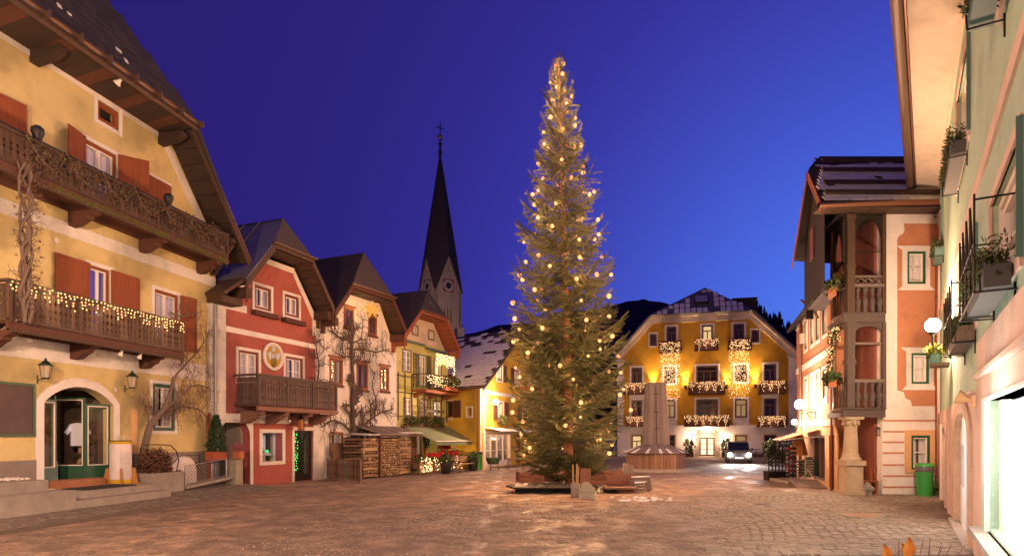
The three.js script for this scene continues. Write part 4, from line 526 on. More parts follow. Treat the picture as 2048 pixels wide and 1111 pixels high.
  const ho = thing('old_hoarding', 'mottled brown board leaning on the white wall behind the picket fence', 'board', WP.pos, WP.turn); part(ho, 'board', Bx(0.02, 1.45, 0.05, 1.6, 0.3, 0.34), rock([0.2, 0.12, 0.075])); part(ho, 'pole', [rod(V(0.06, 0, 0.37), V(0.06, 1.3, 0.37), 0.03), rod(V(1.4, 0, 0.37), V(1.4, 1.75, 0.37), 0.03)], M.darkWood);
  const cb = thing('cupboard', 'dark wooden cupboard right of the firewood stack', 'cupboard', WP.pos, WP.turn); part(cb, 'body', Bx(4.7, 5.5, 0.1, 1.35, 0.5, 1.2), M.darkWood); part(cb, 'door', [Bx(4.73, 5.08, 0.15, 1.3, 1.2, 1.23), Bx(5.12, 5.47, 0.15, 1.3, 1.2, 1.23)], M.brownWood); part(cb, 'top', Bx(4.65, 5.55, 1.35, 1.4, 0.45, 1.25), M.darkWood);
}
// shop terrace before the lime house
{
  reseed(81);
  const F = YP, at = (x, y, z) => { const c = Math.cos(F.turn), s = Math.sin(F.turn); return [F.pos[0] + c * x + s * z, y, F.pos[2] - s * x + c * z]; };
  const pf = thing('planter_fence', 'low wooden planter fence hung with fairy lights before the shop', 'planter', F.pos, F.turn);
  for (let i = 0; i < 30; i++) part(pf, 'slat', Bx(-1.5 + i * 0.148, -1.37 + i * 0.148, 0.08, 0.62, 2.3, 2.34), i % 3 ? M.paleWood : M.brownWood); part(pf, 'rail', [Bx(-1.5, 2.92, 0.62, 0.68, 2.25, 2.4), Bx(-1.5, 2.92, 0.04, 0.1, 2.25, 2.4)], M.brownWood); part(pf, 'trough', Bx(-1.5, 2.92, 0.3, 0.6, 2.0, 2.28), M.brownWood);
  part(pf, 'evergreen', leaves(900, inBox(-1.5, 2.9, 0.55, 0.85, 2.0, 2.42), 0.13), M.leaf).userData.kind = 'stuff';
  const po = thing('poinsettias', 'red poinsettias along the top of the planter fence', 'flowers', F.pos, F.turn); part(po, 'petals', leaves(420, inBox(-0.4, 2.6, 0.72, 1.0, 2.0, 2.35), 0.14, 1.6), M.poinsettia).userData.kind = 'stuff';
  const p = []; for (let i = 0; i < 130; i++) { const x = rnd() < 0.5 ? rr(-1.5, -0.3) : rr(-0.3, 2.9); p.push([x, rr(0.15, 0.85), 2.4 + rr(0, 0.06)]); } fairy('fairy lights wound over the planter fence below the green awning', null, F, bulbs(p, 0.026), null, M.bulbFar);
  const bench = thing('bench', 'slatted garden bench before the lit planter fence', 'bench', at(1.6, 0, 3.1), F.turn); for (let i = 0; i < 4; i++) part(bench, 'seat_slat', Bx(-0.9, 0.9, 0.42, 0.45, -0.2 + i * 0.11, -0.11 + i * 0.11), M.paleWood); for (let i = 0; i < 3; i++) part(bench, 'back_slat', Bx(-0.9, 0.9, 0.55 + i * 0.1, 0.62 + i * 0.1, -0.27, -0.24), M.paleWood); for (const x of [-0.75, 0.75]) part(bench, 'leg', [limb([V(x, 0, 0.2), V(x, 0.4, 0.18)], 0.025, 0.025), limb([V(x, 0, -0.2), V(x, 0.42, -0.22), V(x, 0.85, -0.28)], 0.025, 0.02), limb([V(x, 0.4, 0.18), V(x, 0.6, 0.2), V(x, 0.62, -0.24)], 0.02, 0.02)], M.iron);
  for (const [x, z, l] of [[0.0, 3.0, 'black flower pot with evergreen left of the garden bench'], [2.95, 3.0, 'black flower pot with evergreen right of the garden bench']]) { const t = thing('flower_pot', l, 'flower pot', at(x, 0, z)); part(t, 'pot', Lathe([[0.001, 0], [0.22, 0], [0.31, 0.5], [0.33, 0.5], [0.33, 0.56], [0.29, 0.56], [0.28, 0.5], [0.001, 0.48]], 16), M.black); part(t, 'foliage', leaves(260, inBall(0, 0.75, 0, 0.38, 0.28, 0.38), 0.14), M.leaf).userData.kind = 'stuff'; }
  const co = thing('shop_counter', 'reddish wooden counter under the green awning', 'counter', F.pos, F.turn); for (let i = 0; i < 8; i++) part(co, 'board', Bx(2.6 + i * 0.26, 2.85 + i * 0.26, 0.05, 1.02, 1.15, 1.18), M.barge); part(co, 'top', Bx(2.5, 4.85, 1.02, 1.07, 0.9, 1.4), M.redWood);
  const bt = thing('bar_table', 'small high table with a pale top at the end of the counter', 'table', at(4.6, 0, 2.2), F.turn); part(bt, 'top', Bx(-0.35, 0.35, 0.95, 0.99, -0.3, 0.3), M.paleWood); part(bt, 'leg', [Bx(-0.05, 0.05, 0.05, 0.95, -0.05, 0.05), Bx(-0.25, 0.25, 0, 0.05, -0.25, 0.25)], M.darkWood);
  const pf2 = thing('flower_arrangement', 'dark red flower arrangement on the counter under the awning', 'flowers', at(2.9, 1.07, 1.15)); part(pf2, 'bowl', Lathe([[0.001, 0], [0.14, 0], [0.2, 0.14], [0.001, 0.13]], 12), M.clay); part(pf2, 'blooms', leaves(160, inBall(0, 0.26, 0, 0.36, 0.18, 0.3), 0.13, 1.4), mat([0.3, 0.03, 0.04])).userData.kind = 'stuff';
  const wr = thing('wreath', 'round evergreen wreath hanging beside the shop door', 'wreath', at(2.85, 1.5, 0.12), F.turn); part(wr, 'ring', new THREE.TorusGeometry(0.2, 0.06, 6, 20), M.leaf); part(wr, 'needles', leaves(220, () => { const a = rr(0, 6.28); return V(Math.cos(a) * rr(0.14, 0.28), Math.sin(a) * rr(0.14, 0.28), rr(-0.05, 0.08)); }, 0.09), M.conifer).userData.kind = 'stuff';
  lampLight(wr, 0.5, 0.3, 0.5, 5, WARM, 6);  // unseen lamp without a fixture, lights the shop front under the awning
}

// ---------------------------------------------------------------- ochre corner house
const BP = { pos: [-1.85, 0, -36.13], turn: 1.2068 };
{
  reseed(91);
  const h = thing('corner_house', 'ochre corner house with a snowy tiled roof and brown shutters', 'house', BP.pos, BP.turn);
  const holes = [], W = (r, o) => { holes.push(r); return win(h, r, o); };
  const br = { frame: M.brownSash, sash: M.sash, trim: 0.1, fw: 0.06, rows: 2, lit: M.dark, curtain: true };
  let w = W([2.6, 3.5, 5.35, 6.3], br); shutter(w, 3.52, 4.05, 5.3, 6.35, M.redWood);
  w = W([5.5, 6.6, 5.35, 6.3], br); shutter(w, 4.85, 5.4, 5.3, 6.35, M.redWood);
  w = W([2.6, 3.6, 3.0, 4.0], br); shutter(w, 1.9, 2.5, 2.95, 4.05, M.redWood); shutter(w, 3.7, 4.4, 2.95, 4.05, M.redWood);
  w = W([7.0, 8.2, 3.0, 4.0], br); shutter(w, 6.2, 6.9, 2.95, 4.05, M.redWood); W([8.6, 9.6, 5.2, 6.3], br);
  holes.push([0.7, 4.9, 0.05, 2.05], [6, 7.2, 0.05, 2]);
  wall(h, [[0, 0], [11.6, 0], [11.6, 4.9], [5.8, 8.6], [0, 4.9]], holes, M.ochre, 0.3);
  part(h, 'trim', [Bx(0.6, 11.6, 4.4, 4.62, 0, 0.03), Bx(-0.02, 0.6, 0, 4.7, 0, 0.04), Bx(0.6, 8.5, 2.1, 2.2, 0, 0.05)], M.white);
  const sf = sub(h, 'shop_front'); part(sf, 'frame', [Bx(0.7, 0.8, 0.05, 2.05, -0.15, 0.02), Bx(4.8, 4.9, 0.05, 2.05, -0.15, 0.02), Bx(1.7, 1.78, 0.05, 2.05, -0.12, -0.02), Bx(2.7, 2.78, 0.05, 2.05, -0.12, -0.02), Bx(3.7, 3.78, 0.05, 2.05, -0.12, -0.02), Bx(0.8, 4.8, 1.97, 2.05, -0.12, 0), Bx(0.8, 4.8, 0.05, 0.4, -0.12, -0.04), Bx(0.8, 4.8, 1.0, 1.04, -0.11, -0.06)], M.sash); for (let i = 0; i < 4; i++) part(sf, 'pane', Bx(0.8 + i, 1.7 + i, 0.4, 1.97, -0.09, -0.08), M.glass); part(sf, 'interior', Bx(0.6, 7.3, 0, 2.1, -2, -1.9), glow([1, 0.5, 0.25], 0.25)); part(sf, 'door', Bx(6, 7.2, 0.05, 2, -0.2, -0.14), M.maroon);
  for (const [x, l] of [[1.4, 0], [3.5, 0]]) { const b = part(sf, 'lamp_bulb', Sp(0.07, x, 1.75, -0.7), glow(LAMP, 8)); lampLight(b, x, 1.75, -0.7, 3, LAMP, 3); }
  // eave side towards the left: same corner, other frame
  const q = new THREE.Matrix4().makeRotationY(BP.turn).setPosition(...BP.pos).invert().multiply(new THREE.Matrix4().makeRotationY(Math.atan2(-0.6402, 0.7682)).setPosition(...BP.pos));
  const put = (n, g, m) => { const o = part(h, n, g, m); o.applyMatrix4(q); return o; };
  // local x runs from the corner (0) to the left as negative numbers
  { const s = poly([[-8, 0], [0, 0], [0, 4.85], [-8, 4.85]]); s.holes.push(poly([[-3.5, 3.05], [-3.5, 4.0], [-2.2, 4.0], [-2.2, 3.05]]), poly([[-1.02, 3.08], [-1.02, 3.55], [-0.65, 3.55], [-0.65, 3.08]])); put('eave_wall', ext(s, -0.3, 0), M.ochre); }
  put('window_frame', [Bx(-3.5, -3.42, 3.05, 4, -0.12, 0.01), Bx(-2.28, -2.2, 3.05, 4, -0.12, 0.01), Bx(-3.42, -2.28, 3.92, 4, -0.12, 0.01), Bx(-3.42, -2.28, 3.05, 3.13, -0.12, 0.01), Bx(-2.9, -2.82, 3.13, 3.92, -0.1, 0)], M.brownSash); put('pane', Bx(-3.42, -2.28, 3.13, 3.92, -0.07, -0.06), M.glass); put('interior', [Bx(-3.5, -2.2, 3, 4.05, -0.36, -0.33), Bx(-1.05, -0.6, 3, 3.6, -0.36, -0.33)], M.dark); put('shutter', [Bx(-2.14, -1.55, 3.02, 4.03, 0.01, 0.05), ...[0, 1, 2, 3, 4, 5, 6, 7, 8].map((i) => Bx(-2.1, -1.59, 3.07 + i * 0.105, 3.13 + i * 0.105, 0.05, 0.062))], M.redWood); put('surround', [Bx(-1.12, -1.02, 2.98, 3.65, 0, 0.03), Bx(-0.65, -0.55, 2.98, 3.65, 0, 0.03), Bx(-1.02, -0.65, 3.55, 3.65, 0, 0.03), Bx(-1.02, -0.65, 2.98, 3.08, 0, 0.03), Bx(-3.55, -2.1, 4.02, 4.1, 0, 0.04), Bx(-3.5, -2.2, 2.86, 2.96, 0, 0.06)], M.white);
  put('downpipe', rod(V(-0.1, 4.6, 0.1), V(-0.1, 0, 0.1), 0.05, 8), M.gutter);
  // roof: the slope over the eave side rises to a ridge above the middle of the gable
  const gx = V(Math.cos(BP.turn), 0, -Math.sin(BP.turn)), ex = V(-0.7682, 0, -0.6402), base = V(...BP.pos), P = (g, e, y) => base.clone().addScaledVector(gx, g).addScaledVector(ex, e).setY(y);
  h.updateMatrixWorld(true); const loc = (v) => h.worldToLocal(v.clone()).toArray();
  const a0 = P(-0.5, -0.55, 4.72), a1 = P(-0.5, 9, 4.72), r1 = P(5.8, 9, 8.85), r0 = P(5.8, -0.55, 8.85), b0 = P(12, -0.55, 4.8), b1 = P(12, 9, 4.8);
  part(h, 'roof_slope', slab([a0, r0, r1, a1].map(loc), 0.14), M.slate); part(h, 'roof_slope', slab([r0, b0, b1, r1].map(loc), 0.14), M.slate);
  const L = (v) => V(...loc(v)), u = L(a1).sub(L(a0)), v = L(r0).sub(L(a0)), len = u.length(), high = v.length(), un = u.clone().normalize(), vn = v.clone().addScaledVector(un, -v.dot(un)).normalize(), skew = v.dot(un) / v.dot(vn), hh = v.dot(vn);
  shingles(h, L(a1).toArray(), un.clone().negate().toArray(), vn.toArray(), len, hh, 0.55, 0.34, (a, b) => a > 0.1 - skew * b + 2.5 && a < len - skew * b - 0.15, [M.slate, rock([0.07, 0.055, 0.055])], (a, b) => (b < hh * 0.75 ? 0.95 : 0.4), true);
  part(h, 'barge_board', [slab([a0, r0, r0.clone().setY(8.5), a0.clone().setY(4.4)].map(loc).reverse(), 0.05), slab([r0, b0, b0.clone().setY(4.45), r0.clone().setY(8.5)].map(loc).reverse(), 0.05)], M.darkWood); part(h, 'gutter', limb([L(a0).add(V(0, -0.05, 0)), L(a1).add(V(0, -0.05, 0))], 0.08, 0.08, 8), M.gutter);
  balcony(h, 6.4, 9.5, 4.65, 5.4, 0.8, { m: M.rust, board: 0.2 });
  // its things
  const lamp = thing('street_lamp', 'bright white globe lamp on the corner of the ochre house', 'street lamp', [0, 0, 0]); lamp.applyMatrix4(new THREE.Matrix4().makeTranslation(0.55, 3.9, 0.75).premultiply(new THREE.Matrix4().makeRotationY(BP.turn).setPosition(...BP.pos))); part(lamp, 'globe', Sp(0.17, 0, 0, 0, 14, 10), glow([1, 0.82, 0.6], 26)); part(lamp, 'bracket', [limb([V(0, -0.16, 0), V(0, -0.3, -0.1), V(0, -0.28, -0.75)], 0.02, 0.02), Cy(0.08, 0.05, 0.06, 0, -0.2, 0)], M.iron); lampLight(lamp, 0, 0, 0, 115, LAMP, 8);
  const aw = thing('awning', 'small white awning over the shop window of the ochre house', 'awning', BP.pos, BP.turn); part(aw, 'cloth', slab([[0.7, 2.42, 0.05], [0.9, 2.2, 1.0], [7.6, 2.2, 1.0], [7.6, 2.42, 0.05]], 0.02), mat([0.7, 0.66, 0.6], { roughness: 1 })); part(aw, 'rail', rod(V(0.88, 2.2, 1.0), V(7.6, 2.2, 1.0), 0.03, 8), M.sash);
  const hb = thing('hanging_basket', 'leafy flower box under the shuttered window of the ochre house', 'flower box', BP.pos, BP.turn); part(hb, 'box', Bx(2.5, 3.7, 2.74, 2.92, 0.04, 0.26), M.redWood); part(hb, 'foliage', leaves(300, inBall(3.1, 2.9, 0.2, 0.65, 0.32, 0.24), 0.13), M.leaf2).userData.kind = 'stuff';
  const bin = thing('litter_bin', 'green litter bin at the corner of the ochre house', 'litter bin', [-1.95, 0, -35.2]); part(bin, 'body', Cy(0.3, 0.27, 0.85, 0, 0.02, 0, 18), M.greenBin); part(bin, 'lid', [Cy(0.31, 0.31, 0.14, 0, 0.88, 0, 18)], M.black);
  const pt = thing('pot_table', 'low rustic table with bowl planters before the ochre shop', 'table', [0.2, 0, -34.6], 0.2); part(pt, 'top', Bx(-0.5, 0.5, 0.62, 0.68, -0.3, 0.3), M.brownWood); part(pt, 'leg', [[-0.42, -0.22], [0.42, -0.22], [-0.42, 0.22], [0.42, 0.22]].map(([x, z]) => limb([V(x, 0, z * 1.3), V(x * 0.9, 0.62, z)], 0.025, 0.03)), M.brownWood);
  const tb = thing('wash_tub', 'dark green wash tub planter on thin legs before the ochre shop', 'planter', [-1.05, 0, -34.9]); part(tb, 'tub', Lathe([[0.001, 0.35], [0.3, 0.35], [0.42, 0.7], [0.4, 0.7], [0.28, 0.4], [0.001, 0.4]], 16), mat([0.05, 0.09, 0.05])); part(tb, 'leg', [0, 1, 2].map((i) => rod(V(Math.cos(i * 2.1) * 0.32, 0, Math.sin(i * 2.1) * 0.32), V(Math.cos(i * 2.1) * 0.24, 0.38, Math.sin(i * 2.1) * 0.24), 0.018)), M.iron);
}

// ---------------------------------------------------------------- church
{
  reseed(101);
  const t = thing('church_tower', 'stone church tower with a tall dark spire and two clock faces', 'church tower', [-12.25, 0, -106.4], Math.PI / 4 - 0.1);
  const s = 2.55, st = rock([0.44, 0.37, 0.3], { bumpScale: 0.04 }), wallTop = 26.2, ga = 32.2, sp = M.slate;
  for (let i = 0; i < 4; i++) {
    const a = (i * Math.PI) / 2, R = new THREE.Matrix4().makeRotationY(a), turn = (g) => { const q = fin(g).clone().applyMatrix4(R); q.userData.fin = true; return q; }, sh = poly([[-s, 0], [s, 0], [s, wallTop], [0, ga], [-s, wallTop]]);
    for (const [x, y0, y1] of [[-0.62, 20.9, 22.9], [0, 20.9, 23.2], [0.62, 20.9, 22.9]]) { const hp = new THREE.Path(); hp.moveTo(x - 0.2, y0); hp.lineTo(x + 0.2, y0); hp.lineTo(x + 0.2, y1); hp.absarc(x, y1, 0.2, 0, Math.PI, false); hp.closePath(); sh.holes.push(hp); }
    sh.holes.push(poly([[-0.12, 29.3], [0.12, 29.3], [0.12, 30.4], [-0.12, 30.4]]));
    part(t, 'wall', turn(ext(sh, s - 0.4, s)), st); part(t, 'opening', turn([Bx(-0.9, 0.9, 20.8, 23.5, s - 0.5, s - 0.45), Bx(-0.2, 0.2, 29.2, 30.5, s - 0.5, s - 0.45)]), M.dark);
    part(t, 'verge', turn([slab([[-s - 0.15, wallTop - 0.15, s + 0.02], [0, ga + 0.15, s + 0.02], [0, ga + 0.15, s + 0.3], [-s - 0.15, wallTop - 0.15, s + 0.3]].reverse(), 0.12), slab([[0, ga + 0.15, s + 0.02], [s + 0.15, wallTop - 0.15, s + 0.02], [s + 0.15, wallTop - 0.15, s + 0.3], [0, ga + 0.15, s + 0.3]].reverse(), 0.12)]), sp);
    const ck = part(t, 'clock', turn(Bx(-1.05, 1.05, 25.9, 28.0, s, s + 0.05)), mat([0.2, 0.075, 0.05])); part(ck, 'dial', turn(new THREE.RingGeometry(0.55, 0.95, 36).translate(0, 26.95, s + 0.06)), mat([0.5, 0.46, 0.42])); part(ck, 'centre', turn(new THREE.CircleGeometry(0.54, 30).translate(0, 26.95, s + 0.065)), M.black);
    const nums = []; for (let k = 0; k < 12; k++) { const b = (k * Math.PI) / 6; nums.push(Bx(-0.04, 0.04, 0.62, 0.88, 0, 0.01).rotateZ(b).translate(0, 26.95, s + 0.07)); } part(ck, 'numeral', turn(nums), M.black).userData.kind = 'stuff'; part(ck, 'hand', turn([Bx(-0.03, 0.03, -0.15, 0.8, 0, 0.01).rotateZ(0.5).translate(0, 26.95, s + 0.09), Bx(-0.045, 0.045, -0.1, 0.55, 0, 0.01).rotateZ(-1.0).translate(0, 26.95, s + 0.1)]), M.gold);
  }
  const pos = [], apex = V(0, 50.6, 0), g8 = []; for (let i = 0; i < 8; i++) { const a = (i * Math.PI) / 4; g8.push(i % 2 ? V(Math.sin(a) * (s + 0.2) * 1.414, wallTop - 0.1, Math.cos(a) * (s + 0.2) * 1.414) : V(Math.sin(a) * (s + 0.2), ga + 0.1, Math.cos(a) * (s + 0.2))); }
  for (let i = 0; i < 8; i++) for (const p of [apex, g8[i], g8[(i + 1) % 8]]) pos.push(p.x, p.y, p.z);
  const g = new THREE.BufferGeometry(); g.setAttribute('position', new THREE.Float32BufferAttribute(pos, 3)); g.computeVertexNormals(); part(t, 'spire', g, sp);
  part(t, 'spire_tip', Lathe([[0.22, 49.4], [0.35, 50.2], [0.2, 50.5], [0.2, 51.3], [0.4, 51.5], [0.14, 51.8], [0.08, 52.4]], 10), sp); part(t, 'ball', Sp(0.42, 0, 52.7, 0, 14, 10), M.gold); part(t, 'cross', [Bx(-0.06, 0.06, 53, 55.2, -0.06, 0.06), Bx(-0.7, 0.7, 54.2, 54.33, -0.05, 0.05)], M.iron);
  part(t, 'quoin', [1, 3, 5, 7].map((i) => { const a = (i * Math.PI) / 4; return Cy(0.09, 0.09, wallTop, Math.sin(a) * s * 1.414, 0, Math.cos(a) * s * 1.414, 6); }), M.stone);
  const n = thing('church_nave', 'dark steep church roof below the hills, right of the tower', 'church', [-1.2, 0, -82], 0.25);
  part(n, 'wall', Bx(-7.2, 6.6, 0, 8, -6, -0.1), M.grey); part(n, 'roof', [slab([[-8, 7.5, 0.8], [7.2, 7.5, 0.8], [6.2, 14.6, -5], [-7, 15.2, -5]], 0.3), slab([[7.2, 7.5, 0.8], [7.2, 7.5, -10], [6.2, 14.6, -5]], 0.3), slab([[7.2, 7.5, -10], [-8, 7.5, -10], [-7, 15.2, -5], [6.2, 14.6, -5]], 0.3)], M.slate); part(n, 'dormer', [Bx(1.6, 2.3, 12.2, 13.3, -4.6, -2.2), slab([[1.5, 13.3, -2.1], [1.95, 13.9, -2.1], [1.95, 13.9, -4.8], [1.5, 13.3, -4.8]].reverse(), 0.05), slab([[1.95, 13.9, -2.1], [2.4, 13.3, -2.1], [2.4, 13.3, -4.8], [1.95, 13.9, -4.8]].reverse(), 0.05)], M.grey); part(n, 'cross', [Bx(-4.6, -4.5, 14.9, 17.2, -5, -4.9), Bx(-5.0, -4.1, 16.3, 16.42, -5, -4.9)], M.iron); part(n, 'finial', [Cy(0.03, 0.05, 2.5, 0.2, 14.8, -5, 6), Sp(0.16, 0.2, 15.3, -5)], M.iron);
  const d = thing('dark_house', 'dark hipped roof in shade between the lime house and the ochre house', 'house', [-3.2, 0, -47], 0.5); part(d, 'wall', Bx(-3, 2.4, 0, 6.4, -4, 0), M.plinth); part(d, 'roof', [slab([[-3.6, 6.2, 0.6], [3, 6.2, 0.6], [2.2, 9.6, -2.2], [-2.8, 9.6, -2.2]], 0.2), slab([[3, 6.2, 0.6], [3, 6.2, -5], [2.2, 9.6, -2.2]], 0.2)], M.slate); part(d, 'chimney', Bx(-0.2, 0.4, 8.6, 10.3, -2.4, -1.8), M.grey);
}

// ---------------------------------------------------------------- ochre hotel at the end of the square
const HP = { pos: [9.959, 0, -59], turn: -0.25 };
const inF = (F, x, y, z) => { const c = Math.cos(F.turn), s = Math.sin(F.turn); return [F.pos[0] + c * x + s * z, F.pos[1] + y, F.pos[2] - s * x + c * z]; };
{
  reseed(111);
  const h = thing('hotel', 'large ochre hotel with white cornice and balconies full of icicle lights', 'hotel', HP.pos, HP.turn);
  const holes = [], W = (r, o) => { holes.push(r); return win(h, r, o); };
  const b1 = { frame: M.brownSash, sash: M.brownSash, trim: 0.16, fw: 0.1, deep: 0.1, transom: 0.3, lit: M.dark };
  const cols = [[1.3, 2.3], [4.3, 5.3], [7.15, 9.05], [10.5, 11.55], [12.95, 14.0]];
  cols.forEach(([a, b], i) => { W([a, b, 6.75, 8.3], { ...b1, cols: i === 2 ? 3 : 2, rows: i === 2 ? 2 : 1 }); W([a, b, 3.55, 5.25], { ...b1, cols: i === 2 ? 3 : 2, lit: i === 1 || i === 3 ? M.litDim : M.dark }); if (i !== 2) W([a, b, 0.15, 2.0], { ...b1, trimMat: M.cream, lit: i === 0 ? M.lit : i === 3 ? M.litDim : M.dark }); });
  for (const [a, b] of [[4.5, 5.4], [7.65, 8.6], [10.36, 11.3]]) W([a, b, 10.4, 12.0], { ...b1, lit: a === 7.65 ? M.lit : M.dark });
  for (const [a, b] of [[2.98, 3.62], [11.9, 12.55]]) W([a, b, 10.25, 11.4], { ...b1, transom: 0, trim: 0.12 });
  const dp = new THREE.Path(); dp.moveTo(7.45, 0.02); dp.lineTo(8.75, 0.02); dp.lineTo(8.75, 1.75); dp.absellipse(8.1, 1.75, 0.65, 0.42, 0, Math.PI, false); dp.closePath(); holes.push(dp);
  wall(h, [[0, 0], [15.6, 0], [15.6, 9.1], [11.75, 12.75], [3.3, 12.75], [0, 9.3]], holes, M.hotel, 0.35);
  part(h, 'side_wall', [Bx(0, 0.3, 0, 9, -12, -0.351), Bx(15.3, 15.6, 0, 9, -12, -0.351)], M.hotel);
  const gs = poly([[0, 0], [15.6, 0], [15.6, 2.75], [0, 2.75]]); for (const [a, b] of [cols[0], cols[1], cols[3], cols[4]]) gs.holes.push(poly([[a - 0.16, 0.01], [a - 0.16, 2.16], [b + 0.16, 2.16], [b + 0.16, 0.01]])); const dh = new THREE.Path(); dh.moveTo(7.25, 0.01); dh.lineTo(8.95, 0.01); dh.lineTo(8.95, 1.75); dh.absellipse(8.1, 1.75, 0.85, 0.6, 0, Math.PI, false); dh.closePath(); gs.holes.push(dh);
  part(h, 'ground_floor', ext(gs, 0.001, 0.03), M.white);
  part(h, 'trim', [Bx(0, 15.6, 2.75, 2.87, 0, 0.1), Bx(15.0, 15.6, 2.87, 9.0, 0, 0.08), Bx(0, 0.55, 2.87, 9.0, 0, 0.08), Bx(14.9, 15.7, 8.8, 9.1, 0.0801, 0.2), Bx(-0.1, 0.65, 8.8, 9.1, 0.0801, 0.2),
    ...[cols[1], cols[3]].map(([a, b]) => Bx(a - 0.16, b + 0.16, 2.88, 3.38, 0, 0.05)), ...[cols[0], cols[4]].map(([a, b]) => Bx(a - 0.2, b + 0.2, 5.42, 5.75, 0.031, 0.12))], M.white);
  part(h, 'cornice', [Bx(3.2, 11.85, 12.35, 12.9, 0, 0.12), Bx(3.1, 11.95, 12.9, 13.08, -0.1, 0.32), ...[[15.75, 9.05, 11.85, 12.95], [-0.15, 9.25, 3.2, 12.95]].flatMap(([x0, y0, x1, y1]) => [ext(poly([[x0, y0], [x1, y1], [x1, y1 - 0.65], [x0 + (x1 > x0 ? 0.1 : -0.1), y0 - 0.55]]), 0, 0.14), ext(poly([[x0, y0 + 0.14], [x1, y1 + 0.14], [x1, y1 - 0.06], [x0, y0 - 0.06]]), 0.14, 0.34)])], M.cream);
  const rt = [8.05, 16.1, -3];
  part(h, 'roof_slope', [slab([[2.95, 13.1, 0.4], [12.1, 13.1, 0.4], rt], 0.15), slab([[12.1, 13.1, 0.4], [16.1, 9.05, 0.4], [16.1, 9.05, -12], [8.05, 16.1, -12], rt], 0.15), slab([[-0.5, 9.25, 0.4], [2.95, 13.1, 0.4], rt, [8.05, 16.1, -12], [-0.5, 9.25, -12]], 0.15)], mat([0.2, 0.19, 0.21], { map: T.stone, roughness: 0.55, metalness: 0.4 }));
  // standing seams and snow plates of the front slope
  const uu = V(0, rt[1] - 13.1, rt[2] - 0.4), snowp = []; for (let i = 0; i < 18; i++) { const x = 3.1 + i * 0.51, m = Math.min(1, (x < 8.05 ? (x - 2.95) / 5.1 : (12.1 - x) / 4.05)) * 0.97; if (m < 0.06) continue; const p = (t, xx = x, l = 0.03) => [xx, 13.1 + uu.y * t + l, 0.4 + uu.z * t + l]; part(h, 'roof_seam', limb([V(...p(0)), V(...p(m))], 0.022, 0.022, 4), M.black); for (let k = 0; k < 5; k++) { const t0 = k * 0.2 + 0.015, t1 = Math.min(m - 0.02, t0 + 0.16); if (t1 - t0 < 0.05 || rnd() < 0.25 || (x > 6.6 && x < 8.6 && t0 > 0.2 && t0 < 0.75)) continue; snowp.push(slab([p(t0, x + 0.05), p(t0, x + 0.46), p(t1, x + 0.46), p(t1, x + 0.05)], 0.03)); } } part(h, 'snow', snowp, M.snow).userData.kind = 'stuff';
  part(h, 'skylight', [slab([[7.0, 14.15, -0.55], [8.3, 14.15, -0.55], [8.3, 15.0, -1.55], [7.0, 15.0, -1.55]], 0.1)], M.black); part(h, 'skylight_pane', slab([[7.1, 14.32, -0.62], [8.2, 14.32, -0.62], [8.2, 15.02, -1.42], [7.1, 15.02, -1.42]], 0.02), mat([0.3, 0.3, 0.45], { roughness: 0.15 }));
  part(h, 'dormer', [Bx(10.6, 12.4, 13, 14.5, -4.5, -1.6), Bx(10.4, 12.6, 14.5, 14.62, -4.7, -1.4), Bx(12.4, 12.7, 12.2, 14.4, -4, -1.8)], M.slate);
  // balconies (iron and wood), with a thing of lights on each
  const gal = (x0, x1, y0, y1) => balcony(h, x0, x1, y0, y1, 0.75, { m: M.redWood, board: 0.3, posts: 2, rail: M.rust, beam: M.redWood, notch: [[0.5, 0.05, 0.15]] });
  const ice = (x0, x1, yt, drop, z, label, seedN, dense = 1) => { reseed(seedN); const p = []; for (let x = x0; x <= x1; x += 0.085 / dense) { const tooth = Math.abs(((x - x0) * 1.55) % 1 - 0.5) * 2, n = Math.round((0.3 + 0.7 * (1 - tooth) ** 1.3) * drop * 8 * rr(0.6, 1)); for (let i = 0; i < n; i++) if (rnd() < 0.85) p.push([x + rr(-0.04, 0.04), yt - i * 0.125 + rr(-0.03, 0.03), z + rr(-0.03, 0.05)]); } const t = fairy(label, null, HP, bulbs(p, 0.023), rod(V(x0, yt, z), V(x1, yt, z), 0.012), M.bulbFar); lampLight(t, (x0 + x1) / 2, yt - 0.3, z + 0.5, 2, LAMP, 15); };
  const list = [[0.6, 2.65, 5.95, 6.75, 'third-floor balcony above the left ground-floor window'], [6.45, 9.6, 5.85, 6.75, 'wide central balcony of the third floor'], [12.45, 14.6, 5.8, 6.7, 'third-floor balcony at the right end'], [0.9, 2.65, 2.95, 3.65, 'first-floor balcony at the left end, half behind the tree'], [6.1, 9.95, 2.95, 3.7, 'wide balcony above the hotel entrance'], [12.35, 14.6, 2.9, 3.6, 'first-floor balcony at the right end'], [7.0, 9.05, 9.85, 10.6, 'top balcony below the lit middle window']];
  list.forEach(([a, b, c, d, l], i) => { gal(a, b, c, d); ice(a, b, d, 1.25, 0.84, 'icicle fairy lights on the hotel, ' + l, 200 + i); });
  gal(3.85, 5.85, 9.75, 10.55); gal(9.9, 11.85, 9.75, 10.55);
